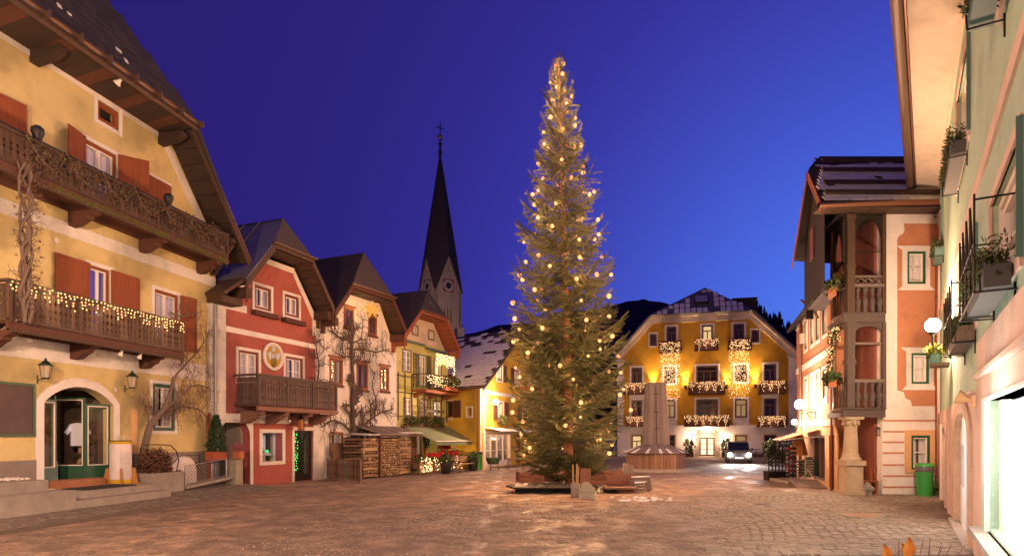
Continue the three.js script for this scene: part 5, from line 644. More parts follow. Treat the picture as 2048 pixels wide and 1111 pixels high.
  for (const [x0, x1, l, sd] of [[3.95, 5.7, 'left', 301], [10.0, 11.7, 'right', 302]]) { reseed(sd); const p = []; for (let i = 0; i < 720; i++) { const y = 10.45 - rnd() * (i % 3 ? 4.4 : 5.3), x = x0 + Math.round(rnd() * 20) / 20 * (x1 - x0); p.push([x + rr(-0.025, 0.025), y, 0.84 - (y < 9.6 ? 0.55 : 0) + rr(-0.02, 0.02)]); } const t = fairy('tall curtain of fairy lights hanging down the ' + l + ' side of the hotel front', null, HP, bulbs(p, 0.023), rod(V(x0, 10.5, 0.84), V(x1, 10.5, 0.84), 0.012), M.bulbFar); lampLight(t, (x0 + x1) / 2, 8.5, 0.9, 8, LAMP, 30); lampLight(t, (x0 + x1) / 2, 6.4, 0.8, 5, LAMP, 30); }
  // lamps that shine up the wall
  for (const [x, l] of [[3.3, 'up-light on the hotel left of the left light curtain, behind the boarded fountain'], [6.2, 'up-light on the hotel between left light curtain and central balcony'], [9.75, 'up-light on the hotel between central balcony and right light curtain'], [12.2, 'up-light on the hotel right of the right light curtain']]) {
    const t = thing('wall_light', l, 'wall light', inF(HP, x, 6.35, 0.02), HP.turn, null); part(t, 'housing', [new THREE.CylinderGeometry(0.15, 0.12, 0.34, 10, 1, true).translate(0, 0, 0.2), Cy(0.12, 0.1, 0.04, 0, -0.2, 0.2, 10), Bx(-0.06, 0.06, -0.08, 0.08, 0, 0.1)], M.brownSash); part(t, 'lamp', Cy(0.11, 0.11, 0.02, 0, 0.08, 0.2, 12), glow([1, 0.75, 0.45], 30));
    const s = new THREE.SpotLight(C(1, 0.66, 0.3), 120, 0, 0.55, 0.5); s.position.set(0, 0.12, 0.2); s.target.position.set(0, 3, 0.1); s.shadow.radius = 4; s.castShadow = true; t.add(s, s.target); lampLight(t, 0, 0.4, 0.22, 2, [1, 0.7, 0.35], 4);
  }
  // entrance
  const ar = new THREE.Shape(); ar.moveTo(7.0, 0); ar.lineTo(7.0, 1.75); ar.absellipse(8.1, 1.75, 1.1, 0.9, Math.PI, 0, true); ar.lineTo(9.2, 0); ar.lineTo(8.76, 0); ar.lineTo(8.76, 1.75); ar.absellipse(8.1, 1.75, 0.66, 0.43, 0, Math.PI, false); ar.lineTo(7.44, 0); ar.closePath(); part(h, 'portal', ext(ar, 0.031, 0.16), M.stone);
  const dr = sub(h, 'door'); part(dr, 'frame', [Bx(7.45, 7.55, 0.05, 1.75, -0.15, -0.05), Bx(8.65, 8.75, 0.05, 1.75, -0.15, -0.05), Bx(8.03, 8.17, 0.05, 1.65, -0.15, -0.05), Bx(7.55, 8.65, 1.65, 1.75, -0.15, -0.05), Bx(7.55, 8.65, 0.05, 0.2, -0.15, -0.05), Bx(7.55, 8.65, 0.65, 0.69, -0.13, -0.07), Bx(7.55, 8.65, 1.15, 1.19, -0.13, -0.07)], M.brownSash); part(dr, 'pane', Bx(7.55, 8.65, 0.2, 1.65, -0.1, -0.095), M.glass); part(dr, 'pane', Bx(7.5, 8.7, 1.75, 2.15, -0.1, -0.095), M.glass); part(dr, 'interior', Bx(7.3, 8.9, 0, 2.3, -0.6, -0.55), M.doorLit ??= glow([1, 0.8, 0.5], 1.6));
  for (const [x, l] of [[6.75, 'left'], [9.45, 'right']]) { const t = thing('wall_light', 'glowing shaded wall light ' + l + ' of the hotel entrance', 'wall light', inF(HP, x, 1.45, 0.03), HP.turn); part(t, 'bracket', [rod(V(0, -0.15, 0), V(0, -0.1, 0.2), 0.02), Bx(-0.06, 0.06, -0.2, 0.05, 0, 0.03)], M.iron); part(t, 'lamp', [-0.2, 0.2].map((s) => Lathe([[0.05, -0.1], [0.11, 0.12]], 10).translate(s, 0.05, 0.2)), glow([1, 0.85, 0.6], 9)); lampLight(t, 0, 0.1, 0.42, 14, LAMP, 6); }
  { const t = thing('wall_light', 'lamp above the arch of the hotel entrance', 'wall light', inF(HP, 8.1, 2.72, 0.05), HP.turn); part(t, 'lamp', Sp(0.06, 0, 0, 0.25), glow([1, 0.85, 0.6], 20)); part(t, 'arm', rod(V(0, 0.12, 0), V(0, 0.07, 0.25), 0.015), M.iron); lampLight(t, 0, -0.02, 0.35, 26, LAMP, 6); }
  for (const [x, l] of [[6.5, 'left'], [9.7, 'right']]) { const t = thing('potted_bush', 'clipped evergreen in a pot ' + l + ' of the hotel entrance', 'potted bush', inF(HP, x, 0, 0.9), HP.turn); part(t, 'pot', Bx(-0.4, 0.4, 0, 0.45, -0.35, 0.35), M.darkWood); part(t, 'foliage', leaves(700, inBall(0, 0.95, 0, 0.5, 0.75, 0.5), 0.16), M.leaf).userData.kind = 'stuff'; part(t, 'stem', Cy(0.05, 0.06, 0.7, 0, 0.3, 0), M.bark); }
  for (const [x, l] of [[10.6, 'between the entrance bush and the right ground-floor window'], [12.1, 'in front of the hotel, middle of three'], [13.8, 'in front of the right-hand hotel window']]) { const t = thing('cafe_table', 'small iron cafe table ' + l, 'cafe table', inF(HP, x, 0, 1.6), HP.turn); part(t, 'top', Cy(0.36, 0.36, 0.03, 0, 0.72, 0, 16), M.iron); part(t, 'leg', [Cy(0.03, 0.03, 0.72, 0, 0, 0, 6), ...[0, 1, 2].map((i) => rod(V(0, 0.15, 0), V(Math.cos(i * 2.1) * 0.3, 0, Math.sin(i * 2.1) * 0.3), 0.018))], M.iron); const c = thing('cafe_chair', 'folding iron chair beside the cafe table ' + l, 'chair', inF(HP, x + 0.65, 0, 1.7), HP.turn - 1.3); part(c, 'seat', Bx(-0.2, 0.2, 0.44, 0.47, -0.2, 0.2), M.iron); part(c, 'backrest', [Bx(-0.2, 0.2, 0.62, 0.7, -0.24, -0.22), Bx(-0.2, 0.2, 0.78, 0.86, -0.26, -0.24)], M.iron); part(c, 'leg', [-0.19, 0.19].flatMap((x2) => [rod(V(x2, 0, 0.22), V(x2, 0.88, -0.27), 0.014), rod(V(x2, 0, -0.22), V(x2, 0.45, 0.18), 0.014)]), M.iron); }
  const kerb = thing('terrace_barrier', 'low rail barrier before the hotel terrace', 'barrier', inF(HP, 9.2, 0, 2.4), HP.turn); part(kerb, 'rail', [Bx(1, 6.2, 0.42, 0.48, -0.03, 0.03), Bx(1, 6.2, 0.1, 0.36, -0.015, 0.015)], M.brownSash); part(kerb, 'post', [1, 2.7, 4.4, 6.15].map((x) => Bx(x, x + 0.05, 0, 0.5, -0.03, 0.03)), M.iron);
}

// ---------------------------------------------------------------- orange house with the loggia
const OP = { pos: [10.823, 0, -20.312], turn: 0 };
{
  reseed(121);
  const h = thing('orange_house', 'orange and white rendered house with a carved wooden corner loggia', 'house', OP.pos, 0);
  const holes = [], W = (r, o) => { holes.push(r); return win(h, r, o); };
  const gr = { frame: M.green, sash: M.sash, fw: 0.07, cols: 1, rows: 2, deep: 0.07, curtain: 'full', lit: M.room };
  W([2.02, 2.62, 6.86, 7.92], gr); W([2.15, 2.73, 3.62, 4.62], { ...gr, lit: M.litDim }); W([2.15, 2.76, 0.84, 1.95], { ...gr, curtain: true });
  wall(h, [[1.22, 0], [4.6, 0], [4.6, 9.2], [1.22, 9.2]], holes, M.white, 0.3);
  // orange fields with cut corners, cream window surrounds, painted bands below
  const fh = (s, r) => { s.holes.push(poly([[r[0], r[2]], [r[0], r[3]], [r[1], r[3]], [r[1], r[2]]])); return s; };
  const of = poly([[1.71, 8.3], [1.76, 8.42], [1.9, 8.5], [1.95, 8.62], [1.92, 8.82], [3.6, 8.82], [3.6, 2.9], [2.2, 2.9], [2.15, 3.08], [1.98, 3.15], [1.92, 3.35], [1.71, 3.42]]); fh(of, [2.02, 2.62, 6.86, 7.92]); fh(of, [2.15, 2.73, 3.62, 4.62]); part(h, 'orange_field', ext(of, 0.001, 0.014), M.orange);
  const surround = (a, b, y0, y1) => { const s = poly([[a - 0.16, y0 - 0.06], [a - 0.3, y0 - 0.2], [b + 0.3, y0 - 0.2], [b + 0.14, y0 - 0.06], [b + 0.14, y1 + 0.04], [b + 0.3, y1 + 0.18], [a - 0.34, y1 + 0.18], [a - 0.16, y1 + 0.04]]); return ext(fh(s, [a, b, y0, y1]), 0.0145, 0.035); };
  part(h, 'window_surround', surround(2.02, 2.62, 6.86, 7.92), M.white); part(h, 'window_surround', surround(2.15, 2.73, 3.62, 4.62), M.white); part(h, 'window_surround', ext(fh(poly([[1.95, 0.72], [2.92, 0.72], [2.92, 2.12], [1.95, 2.12]]), [2.15, 2.76, 0.84, 1.95]), 0.001, 0.03), M.tan);
  part(h, 'painted_band', [2.4, 2.04, 1.7, 1.35, 0.96, 0.6, 0.24].map((y) => Bx(1.24, y < 2.1 && y > 0.7 ? 1.93 : 3.6, y, y + 0.055, 0.001, 0.01)), M.orange);
  // roof of two steep slopes with courses of snowy shingles
  const a = [-1.1, 9.3, 0.6], hi = [0.28, 11.9, -2.3], pk = [-0.43, 11.2, -1.62];
  part(h, 'roof_slope', slab([a, [4.6, 9.3, 0.6], [4.6, 11.9, -2.3], hi, pk], 0.14), M.shingle); part(h, 'roof_slope', slab([pk, hi, [4.6, 11.9, -2.3], [4.6, 8.6, -4.6], [0.1, 8.7, -3.9]], 0.14), M.shingle);
  const v = V(0, 2.6, -2.9); shingles(h, a, [1, 0, 0], v.clone().normalize().toArray(), 5.7, v.length(), 0.27, 0.3, (x, y) => x > 0.08 + y * 0.33 && x < 4.4, [M.shingle, M.shingle2, timber([0.06, 0.05, 0.045])], (x, y) => (y > 3.2 ? 0.3 : 0.96), true);
  for (const t of [0.1, 0.32, 0.62, 0.86]) part(h, 'snow_board', Bx(-1.0 + t * 1.3, 4.4, -0.1, 0.1, -0.025, 0.025).rotateX(-0.6).translate(0.05, 9.3 + 2.6 * t + 0.16, 0.6 - 2.9 * t + 0.06), M.darkWood);
  part(h, 'gutter', [limb([V(-1.2, 9.16, 0.72), V(1.2, 9.24, 0.72), V(3.3, 9.26, 0.72)], 0.09, 0.09, 8)], M.copper); part(h, 'downpipe_swan_neck', limb([V(2.85, 9.2, 0.7), V(2.9, 9.0, 0.6), V(2.95, 8.6, 0.25), V(2.96, 8.0, 0.1)], 0.07, 0.07, 8), M.copper); part(h, 'downpipe', [rod(V(2.96, 8.05, 0.1), V(2.96, 0, 0.1), 0.075, 10)], M.copper); part(h, 'pipe_ring', [8.2, 6.4, 4.4, 2.4, 0.6].map((y) => Cy(0.09, 0.09, 0.05, 2.96, y, 0.1, 10)), M.gutter);
  for (let i = 0; i < 10; i++) part(h, 'soffit_board', Bx(-1.05 + i * 0.55, -0.52 + i * 0.55, 9.13, 9.16, 0.0, 0.6), M.darkWood);
  part(h, 'verge_board', [slab([[-1.12, 9.32, 0.62], [-0.45, 11.22, -1.62], [-0.45, 10.9, -1.62], [-1.12, 9.0, 0.62]], 0.05), slab([[-0.43, 11.2, -1.6], [-0.46, 10.95, -1.6], [0.06, 8.4, -3.9], [0.1, 8.7, -3.9]], 0.05)], M.barge);
  // side front, running away from the corner: own frame with x towards the corner
  const FR = new THREE.Matrix4().makeRotationY(Math.atan2(-0.9578, -0.2873)), put = (o) => { o.applyMatrix4(FR); return o; };
  const sh = [], SW = (r, o) => { sh.push(r); return put(win(h, r, o)); };
  const sw = { frame: M.green, sash: M.sash, fw: 0.08, trim: 0.12, deep: 0.07, rows: 2, lit: M.dark, curtain: true };
  for (const [x0, x1, k] of [[-3.75, -2.85, 0], [-5.2, -4.35, 1], [-6.45, -5.7, 2], [-8.0, -7.3, 3]]) { SW([x0, x1, 5.75, 7.05], { ...sw, lit: k === 0 ? M.violet : M.dark }); SW([x0, x1, 3.25, 4.45], { ...sw, lit: k === 0 ? M.lit : M.dark }); }
  sh.push([-2.45, -1.55, 0.05, 1.95], [-5.6, -3.2, 0.2, 1.95]);
  put(wall(h, [[-10.5, 0], [-1.5, 0], [-1.5, 7.6], [-10.5, 7.0]], sh, M.orange, 0.3, 'side_wall'));
  for (const g of [[Bx(-10.5, -1.5, 4.9, 5.15, 0, 0.03), Bx(-1.75, -1.5, 2.55, 7.6, 0, 0.035), Bx(-10.5, -1.5, 2.3, 2.55, 0, 0.05), Bx(-10.5, -1.5, 7.0, 7.2, 0, 0.035)]]) put(part(h, 'trim', g, M.white));
  const base = poly([[-10.5, 0], [-1.5, 0], [-1.5, 2.3], [-10.5, 2.3]]); base.holes.push(poly([[-2.45, 0.06], [-2.45, 1.95], [-1.55, 1.95], [-1.55, 0.06]]), poly([[-5.6, 0.2], [-5.6, 1.95], [-3.2, 1.95], [-3.2, 0.2]])); put(part(h, 'ground_floor', ext(base, 0.001, 0.025), M.tan));
  put(part(h, 'shop_window', [Bx(-5.6, -5.5, 0.2, 1.95, -0.15, 0), Bx(-3.3, -3.2, 0.2, 1.95, -0.15, 0), Bx(-5.5, -3.3, 1.85, 1.95, -0.15, 0), Bx(-4.45, -4.35, 0.2, 1.85, -0.15, 0), Bx(-5.5, -3.3, 0.2, 0.3, -0.15, 0)], M.brownWood)); put(part(h, 'pane', Bx(-5.5, -4.45, 0.3, 1.85, -0.1, -0.09), M.glass)); put(part(h, 'pane', Bx(-4.35, -3.3, 0.3, 1.85, -0.1, -0.09), M.glass)); put(part(h, 'interior', [Bx(-5.7, -3.1, 0.1, 2, -0.8, -0.75), Bx(-2.6, -1.5, 0, 2, -0.7, -0.6)], M.room)); put(part(h, 'shop_door', [Bx(-2.4, -1.6, 0.06, 1.9, -0.25, -0.2)], M.brownWood));
  // dark boarded gable above the side front, jutting out
  for (let i = 0; i < 18; i++) { const x0 = -3.75 + i * 0.22, x1 = x0 + 0.205, top = (x) => (x < -1.75 ? 8.8 + ((x + 3.75) / 2) * 2.25 : 11.05 - ((x + 1.75) / 1.95) * 1.95); put(part(h, 'gable_board', ext(poly([[x0, 6.75 + rr(-0.05, 0.05)], [x1, 6.75], [x1, top(x1)], [x0, top(x0)]]), 0.62 + rr(0, 0.015), 0.65), M.blackWood)); } put(part(h, 'jetty', [Bx(-3.75, -0.1, 6.72, 6.9, 0.0, 0.6), Bx(-3.75, -3.6, 6.4, 8.8, 0.35, 0.6)], M.blackWood)); put(part(h, 'window', [Bx(-2.2, -1.5, 8.2, 9.3, 0.66, 0.7)], M.brownSash));
  put(part(h, 'eave', [slab([[-11, 7.1, 0.4], [-3.7, 7.25, 0.4], [-3.7, 8.6, -2], [-11, 8.4, -2]], 0.12)], M.blackWood)); put(part(h, 'downpipe', rod(V(-8.6, 7.1, 0.1), V(-8.6, 0, 0.1), 0.06, 8), M.gutter)); put(part(h, 'downpipe', [limb([V(-3.9, 7.2, 0.75), V(-4.0, 6.8, 0.3), V(-4.1, 6.5, 0.1)], 0.05, 0.05)], M.gutter)); put(part(h, 'meter_box', Bx(-8.3, -7.9, 6.1, 6.5, 0.01, 0.2), M.grey));
  // loggia: two floors on a stone column, open to the front and to the side
  const lg = sub(h, 'loggia'), sx = 0.43, sz = -1.44;   // where the side front starts, from the corner
  part(lg, 'back_wall', [Bx(0.42, 1.22, 0, 9.1, -1.75, -1.65), Bx(1.14, 1.22, 0, 9.1, -1.65, -0.301)], M.loggia);
  for (const y of [2.55, 5.62]) { part(lg, 'floor', ext(poly([[-0.2, -0.12], [1.22, -0.12], [1.22, 1.65], [0.28, 1.65]]), 0, 0.16).rotateX(-Math.PI / 2).translate(0, y, 0), M.loggiaWood); part(lg, 'floor_beam', [Bx(-0.14, 1.22, y - 0.02, y + 0.24, 0.12, 0.18), Bx(-0.18, 1.22, y + 0.24, y + 0.29, 0.1, 0.24)], M.loggiaWood); }
  const arch = (y0, yt, x0, x1) => { const s = poly([[x0, y0], [x1, y0], [x1, yt], [x0, yt]]), q = new THREE.Path(); q.moveTo(x0 + 0.06, y0 + 0.01); q.lineTo(x1 - 0.06, y0 + 0.01); q.lineTo(x1 - 0.06, y0 + 0.3); q.absellipse((x0 + x1) / 2, y0 + 0.3, (x1 - x0) / 2 - 0.06, yt - y0 - 0.42, 0, Math.PI, false); q.closePath(); s.holes.push(q); return s; };
  part(lg, 'arch', ext(arch(4.95, 5.6, 0.24, 1.22), 0.02, 0.1), M.loggiaWood); part(lg, 'arch', ext(arch(7.9, 9.1, 0.24, 1.22), 0.02, 0.1), M.blackWood); part(lg, 'arch_bar', Bx(0.24, 1.22, 4.88, 4.95, 0.0, 0.12), M.greyWood);
  for (const y of [2.85, 5.92]) { const top = y < 3 ? 5.6 : 9.08, pm = y < 3 ? M.loggiaWood : M.darkWood; part(lg, 'post', [Bx(0, 0.24, y, top, -0.05, 0.18), Bx(-0.03, 0.27, y + 1.4, y + 1.55, -0.08, 0.2), Bx(-0.03, 0.27, top - 0.16, top, -0.08, 0.2)], pm); part(lg, 'post', Bx(1.15, 1.26, y, top, 0.02, 0.16), pm); }
  const bal = fin(Lathe([[0.045, 0], [0.075, 0.02], [0.08, 0.12], [0.06, 0.17], [0.1, 0.3], [0.105, 0.42], [0.05, 0.5], [0.075, 0.55], [0.045, 0.6], [0.085, 0.78], [0.085, 0.82], [0.05, 0.84]], 8));
  for (const y of [2.86, 5.93]) { for (let i = 0; i < 4; i++) { const k = part(lg, 'baluster', bal, M.loggiaWood); k.position.set(0.38 + i * 0.235, y, 0.08); k.scale.y = 0.95; } part(lg, 'handrail', Bx(0.24, 1.2, y + 0.8, y + 0.9, 0.0, 0.17), M.greyWood); }
  { const cr = []; for (let i = 0; i < 4; i++) for (const s of [-1, 1]) cr.push(rod(V(0.26 + i * 0.235, s > 0 ? 6.84 : 7.04, 0.08), V(0.49 + i * 0.235, s > 0 ? 7.04 : 6.84, 0.08), 0.022, 4)); part(lg, 'lattice', [cr, Bx(0.24, 1.2, 7.05, 7.11, 0.02, 0.14)], M.greyWood); }
  // railings towards the side, bowing out a little
  for (const y of [2.8, 5.85]) { const g = []; for (let i = 0; i <= 10; i++) { const t = i / 10, x = -0.02 + sx * t - 0.2 * Math.sin(t * 3.1), z = 0.1 + (sz - 0.1) * t; g.push(rod(V(x, y, z), V(x, y + 0.85, z), 0.022, 5)); } part(lg, 'side_baluster', g, M.iron); part(lg, 'side_rail', [limb([0, 0.25, 0.5, 0.75, 1].map((t) => V(-0.02 + sx * t - 0.2 * Math.sin(t * 3.1), y + 0.87, 0.1 + (sz - 0.1) * t)), 0.04, 0.04), limb([0, 0.25, 0.5, 0.75, 1].map((t) => V(-0.02 + sx * t - 0.2 * Math.sin(t * 3.1), y - 0.02, 0.1 + (sz - 0.1) * t)), 0.07, 0.07)], M.greyWood); }
  put(part(lg, 'side_arch', ext((() => { const s = poly([[-1.5, 7.6], [0, 7.6], [0, 9.1], [-1.5, 9.1]]), q = new THREE.Path(); q.moveTo(-1.42, 7.61); q.lineTo(-0.15, 7.61); q.absellipse(-0.78, 7.62, 0.63, 1.1, 0, Math.PI, false); q.closePath(); s.holes.push(q); return s; })(), 0, 0.06), M.blackWood));
  { const q = [0.42, 1.1, 3.75, 4.72]; part(lg, 'window', [Bx(q[0] - 0.12, q[0], q[2] - 0.1, q[3] + 0.12, -1.649, -1.6), Bx(q[1] - 0.02, q[1] + 0.03, q[2], q[3] + 0.12, -1.649, -1.6), Bx(q[0], q[1] - 0.02, q[3], q[3] + 0.12, -1.649, -1.6), Bx(q[0], q[1], q[2] + 0.58, q[2] + 0.64, -1.649, -1.58), Bx(0.73, 0.79, q[2], q[2] + 0.58, -1.649, -1.58)], M.paleWood); part(lg, 'pane', Bx(q[0], q[1], q[2], q[3], -1.648, -1.635), mat([0.05, 0.05, 0.06], { roughness: 0.08 })); }
  part(lg, 'ceiling', ext(poly([[-0.3, -0.1], [1.22, -0.1], [1.22, 1.65], [0.1, 1.65]]), 0, 0.05).rotateX(-Math.PI / 2).translate(0, 9.08, 0), M.blackWood);
  part(h, 'side_portal', ext(poly([[0, 0], [0.5, 0], [0.5, 1.75], [0.4, 2.0], [0.2, 2.2], [0, 2.3]]), -0.02, 0.03).applyMatrix4(FR).translate(0.43, 0, -1.42), M.tan);
  const col = thing('stone_column', 'pale stone column with carved capital carrying the corner loggia', 'column', [10.99, 0, -20.25]);
  part(col, 'plinth', [Bx(-0.3, 0.3, 0, 0.16, -0.3, 0.3), Bx(-0.26, 0.26, 0.16, 0.98, -0.26, 0.26)], M.stoneWarm ??= rock([0.5, 0.4, 0.28])); part(col, 'base', [Bx(-0.32, 0.32, 0.98, 1.14, -0.32, 0.32), Lathe([[0.3, 1.14], [0.31, 1.2], [0.24, 1.27], [0.26, 1.32], [0.21, 1.36]], 18)], M.stoneWarm); part(col, 'shaft', Lathe([[0.215, 1.36], [0.21, 1.7], [0.185, 2.16], [0.2, 2.18], [0.2, 2.22]], 18), M.stoneWarm); part(col, 'capital', [Lathe([[0.2, 2.2], [0.2, 2.3], [0.27, 2.44], [0.27, 2.46]], 16), Bx(-0.28, 0.28, 2.46, 2.54, -0.28, 0.28), ...[0, 1, 2, 3, 4, 5, 6, 7].map((i) => new THREE.SphereGeometry(0.07, 6, 5).scale(1, 1.3, 0.6).translate(0, 2.34, 0.23).rotateY((i * Math.PI) / 4))], M.stoneWarm);
  const rk = thing('boulder', 'rough boulder at the foot of the stone column', 'stone', [11.45, 0, -20.25]); { const g = new THREE.IcosahedronGeometry(0.27, 2), p = g.attributes.position; for (let i = 0; i < p.count; i++) { const n = 1 + 0.28 * (Math.sin(p.getX(i) * 17) * Math.cos(p.getZ(i) * 13) + Math.sin(p.getY(i) * 19) * 0.5); p.setXYZ(i, p.getX(i) * n, p.getY(i) * n * 0.9 + 0.18, p.getZ(i) * n * 0.8); } g.computeVertexNormals(); part(rk, 'stone', g, M.stone); }
  const bn = thing('wooden_bench', 'small rustic wooden bench against the red wall under the loggia', 'bench', [11.62, 0, -20.55], 0); part(bn, 'seat', [Bx(-0.28, 0.36, 0.42, 0.46, -0.2, 0.16)], M.barge); part(bn, 'leg', [Bx(-0.26, -0.2, 0, 0.42, 0.08, 0.14), Bx(0.28, 0.34, 0, 0.42, 0.08, 0.14), Bx(0.28, 0.34, 0, 0.95, -0.22, -0.16), Bx(-0.26, -0.2, 0, 0.42, -0.22, -0.16)], M.barge); part(bn, 'stretcher', [Bx(-0.2, 0.28, 0.14, 0.19, 0.09, 0.13), Bx(0.29, 0.33, 0.14, 0.19, -0.16, 0.08)], M.barge); part(bn, 'armrest', [limb([V(0.31, 0.46, 0.12), V(0.31, 0.7, 0.05), V(0.32, 0.95, -0.15)], 0.025, 0.02)], M.barge);
  const wb = thing('wall_bench', 'long red bench rail along the back wall under the loggia', 'bench', [11.28, 0, -21.9], 0); part(wb, 'backrest', Bx(0, 0.68, 0.8, 0.98, 0.0, 0.05), M.redWood); part(wb, 'seat', Bx(0, 0.68, 0.46, 0.5, 0.05, 0.4), M.redWood); part(wb, 'leg', [Bx(0.05, 0.12, 0, 0.46, 0.1, 0.35), Bx(0.56, 0.63, 0, 0.46, 0.1, 0.35)], M.redWood);
  const lb = thing('wall_lantern', 'small iron lantern on the corner beside the loggia', 'lantern', [12.0, 2.05, -20.45]); part(lb, 'cage', [Cy(0.02, 0.08, 0.07, 0, 0.1, 0, 6), Cy(0.05, 0.05, 0.02, 0, -0.12, 0, 6), [0, 1, 2, 3].map((i) => rod(V(0.06 * Math.cos(i * 1.57), 0.1, 0.06 * Math.sin(i * 1.57)), V(0.045 * Math.cos(i * 1.57), -0.11, 0.045 * Math.sin(i * 1.57)), 0.006, 4))], M.iron); part(lb, 'glass', new THREE.CylinderGeometry(0.055, 0.04, 0.2, 6).translate(0, 0, 0), M.glass); part(lb, 'arm', rod(V(0, 0.12, 0), V(0.05, 0.2, -0.2), 0.012), M.iron);
  // plants and lights of the loggia
  const palm = thing('yucca', 'spiky yucca plant in a clay pot on the upper loggia', 'plant', [11.05, 5.92, -20.6]); part(palm, 'leaf_blade', Array.from({ length: 34 }, (_, i) => { const a = i * 2.4, e = rr(0.2, 1.2), l = rr(0.45, 0.75); return new THREE.ConeGeometry(0.035, l, 4).scale(1, 1, 0.3).translate(0, l / 2, 0).rotateZ(e).rotateY(a).translate(rr(-0.03, 0.03), 0.95, 0); }), M.leaf2); part(palm, 'stem', Cy(0.03, 0.04, 0.75, 0, 0.25, 0, 7), M.bark); part(palm, 'pot', Lathe([[0.001, 0.02], [0.13, 0.02], [0.17, 0.32], [0.15, 0.32], [0.001, 0.28]], 12), M.clay);
  for (const [x, y, z, l, m] of [[10.72, 6.74, -20.9, 'trailing plants in a box on the upper loggia railing', M.leaf2], [10.7, 3.7, -20.85, 'leafy evergreen boxes on the lower loggia railing', M.leaf]]) { const t = thing('railing_box', l, 'flower box', [x, y, z], 1.1); part(t, 'box', [Bx(-0.5, 0.5, -0.16, 0.06, -0.12, 0.12)], M.clay); part(t, 'foliage', leaves(520, inBall(0, 0.12, 0, 0.62, 0.24, 0.26), 0.14), m).userData.kind = 'stuff'; }
  reseed(19); const gp2 = []; for (let i = 0; i < 120; i++) { const t = i / 119, k = Math.max(0, (t - 0.55) / 0.45), x = 0.3 - 0.3 * k, z = -1.25 + 1.15 * k, y = t < 0.55 ? 3.95 + (t / 0.55) * 1.3 : 5.25 + 0.28 * Math.sin(k * 3.1) - 0.25 * Math.max(0, k - 0.8) / 0.2; gp2.push([x + rr(-0.06, 0.06) - 0.12, y + rr(-0.05, 0.05), z + rr(-0.06, 0.06)]); }
  const fl = fairy('fairy light garland round the side arch of the lower loggia', null, OP, bulbs(gp2, 0.02), null, M.bulb); part(fl, 'garland', leaves(300, () => { const q = pick(gp2); return V(q[0] + rr(-0.05, 0.05), q[1] + rr(-0.05, 0.05), q[2] + rr(-0.05, 0.05)); }, 0.1), M.conifer).userData.kind = 'stuff';
  const cd = thing('candle_tree', 'small glowing light tree behind the lower loggia balusters', 'candle lamp', [11.25, 2.9, -20.75]); part(cd, 'light', [new THREE.ConeGeometry(0.1, 0.5, 8).translate(0, 0.3, 0)], glow([1, 0.75, 0.4], 5)); part(cd, 'foot', Cy(0.06, 0.07, 0.05, 0, 0, 0, 8), M.black);
}
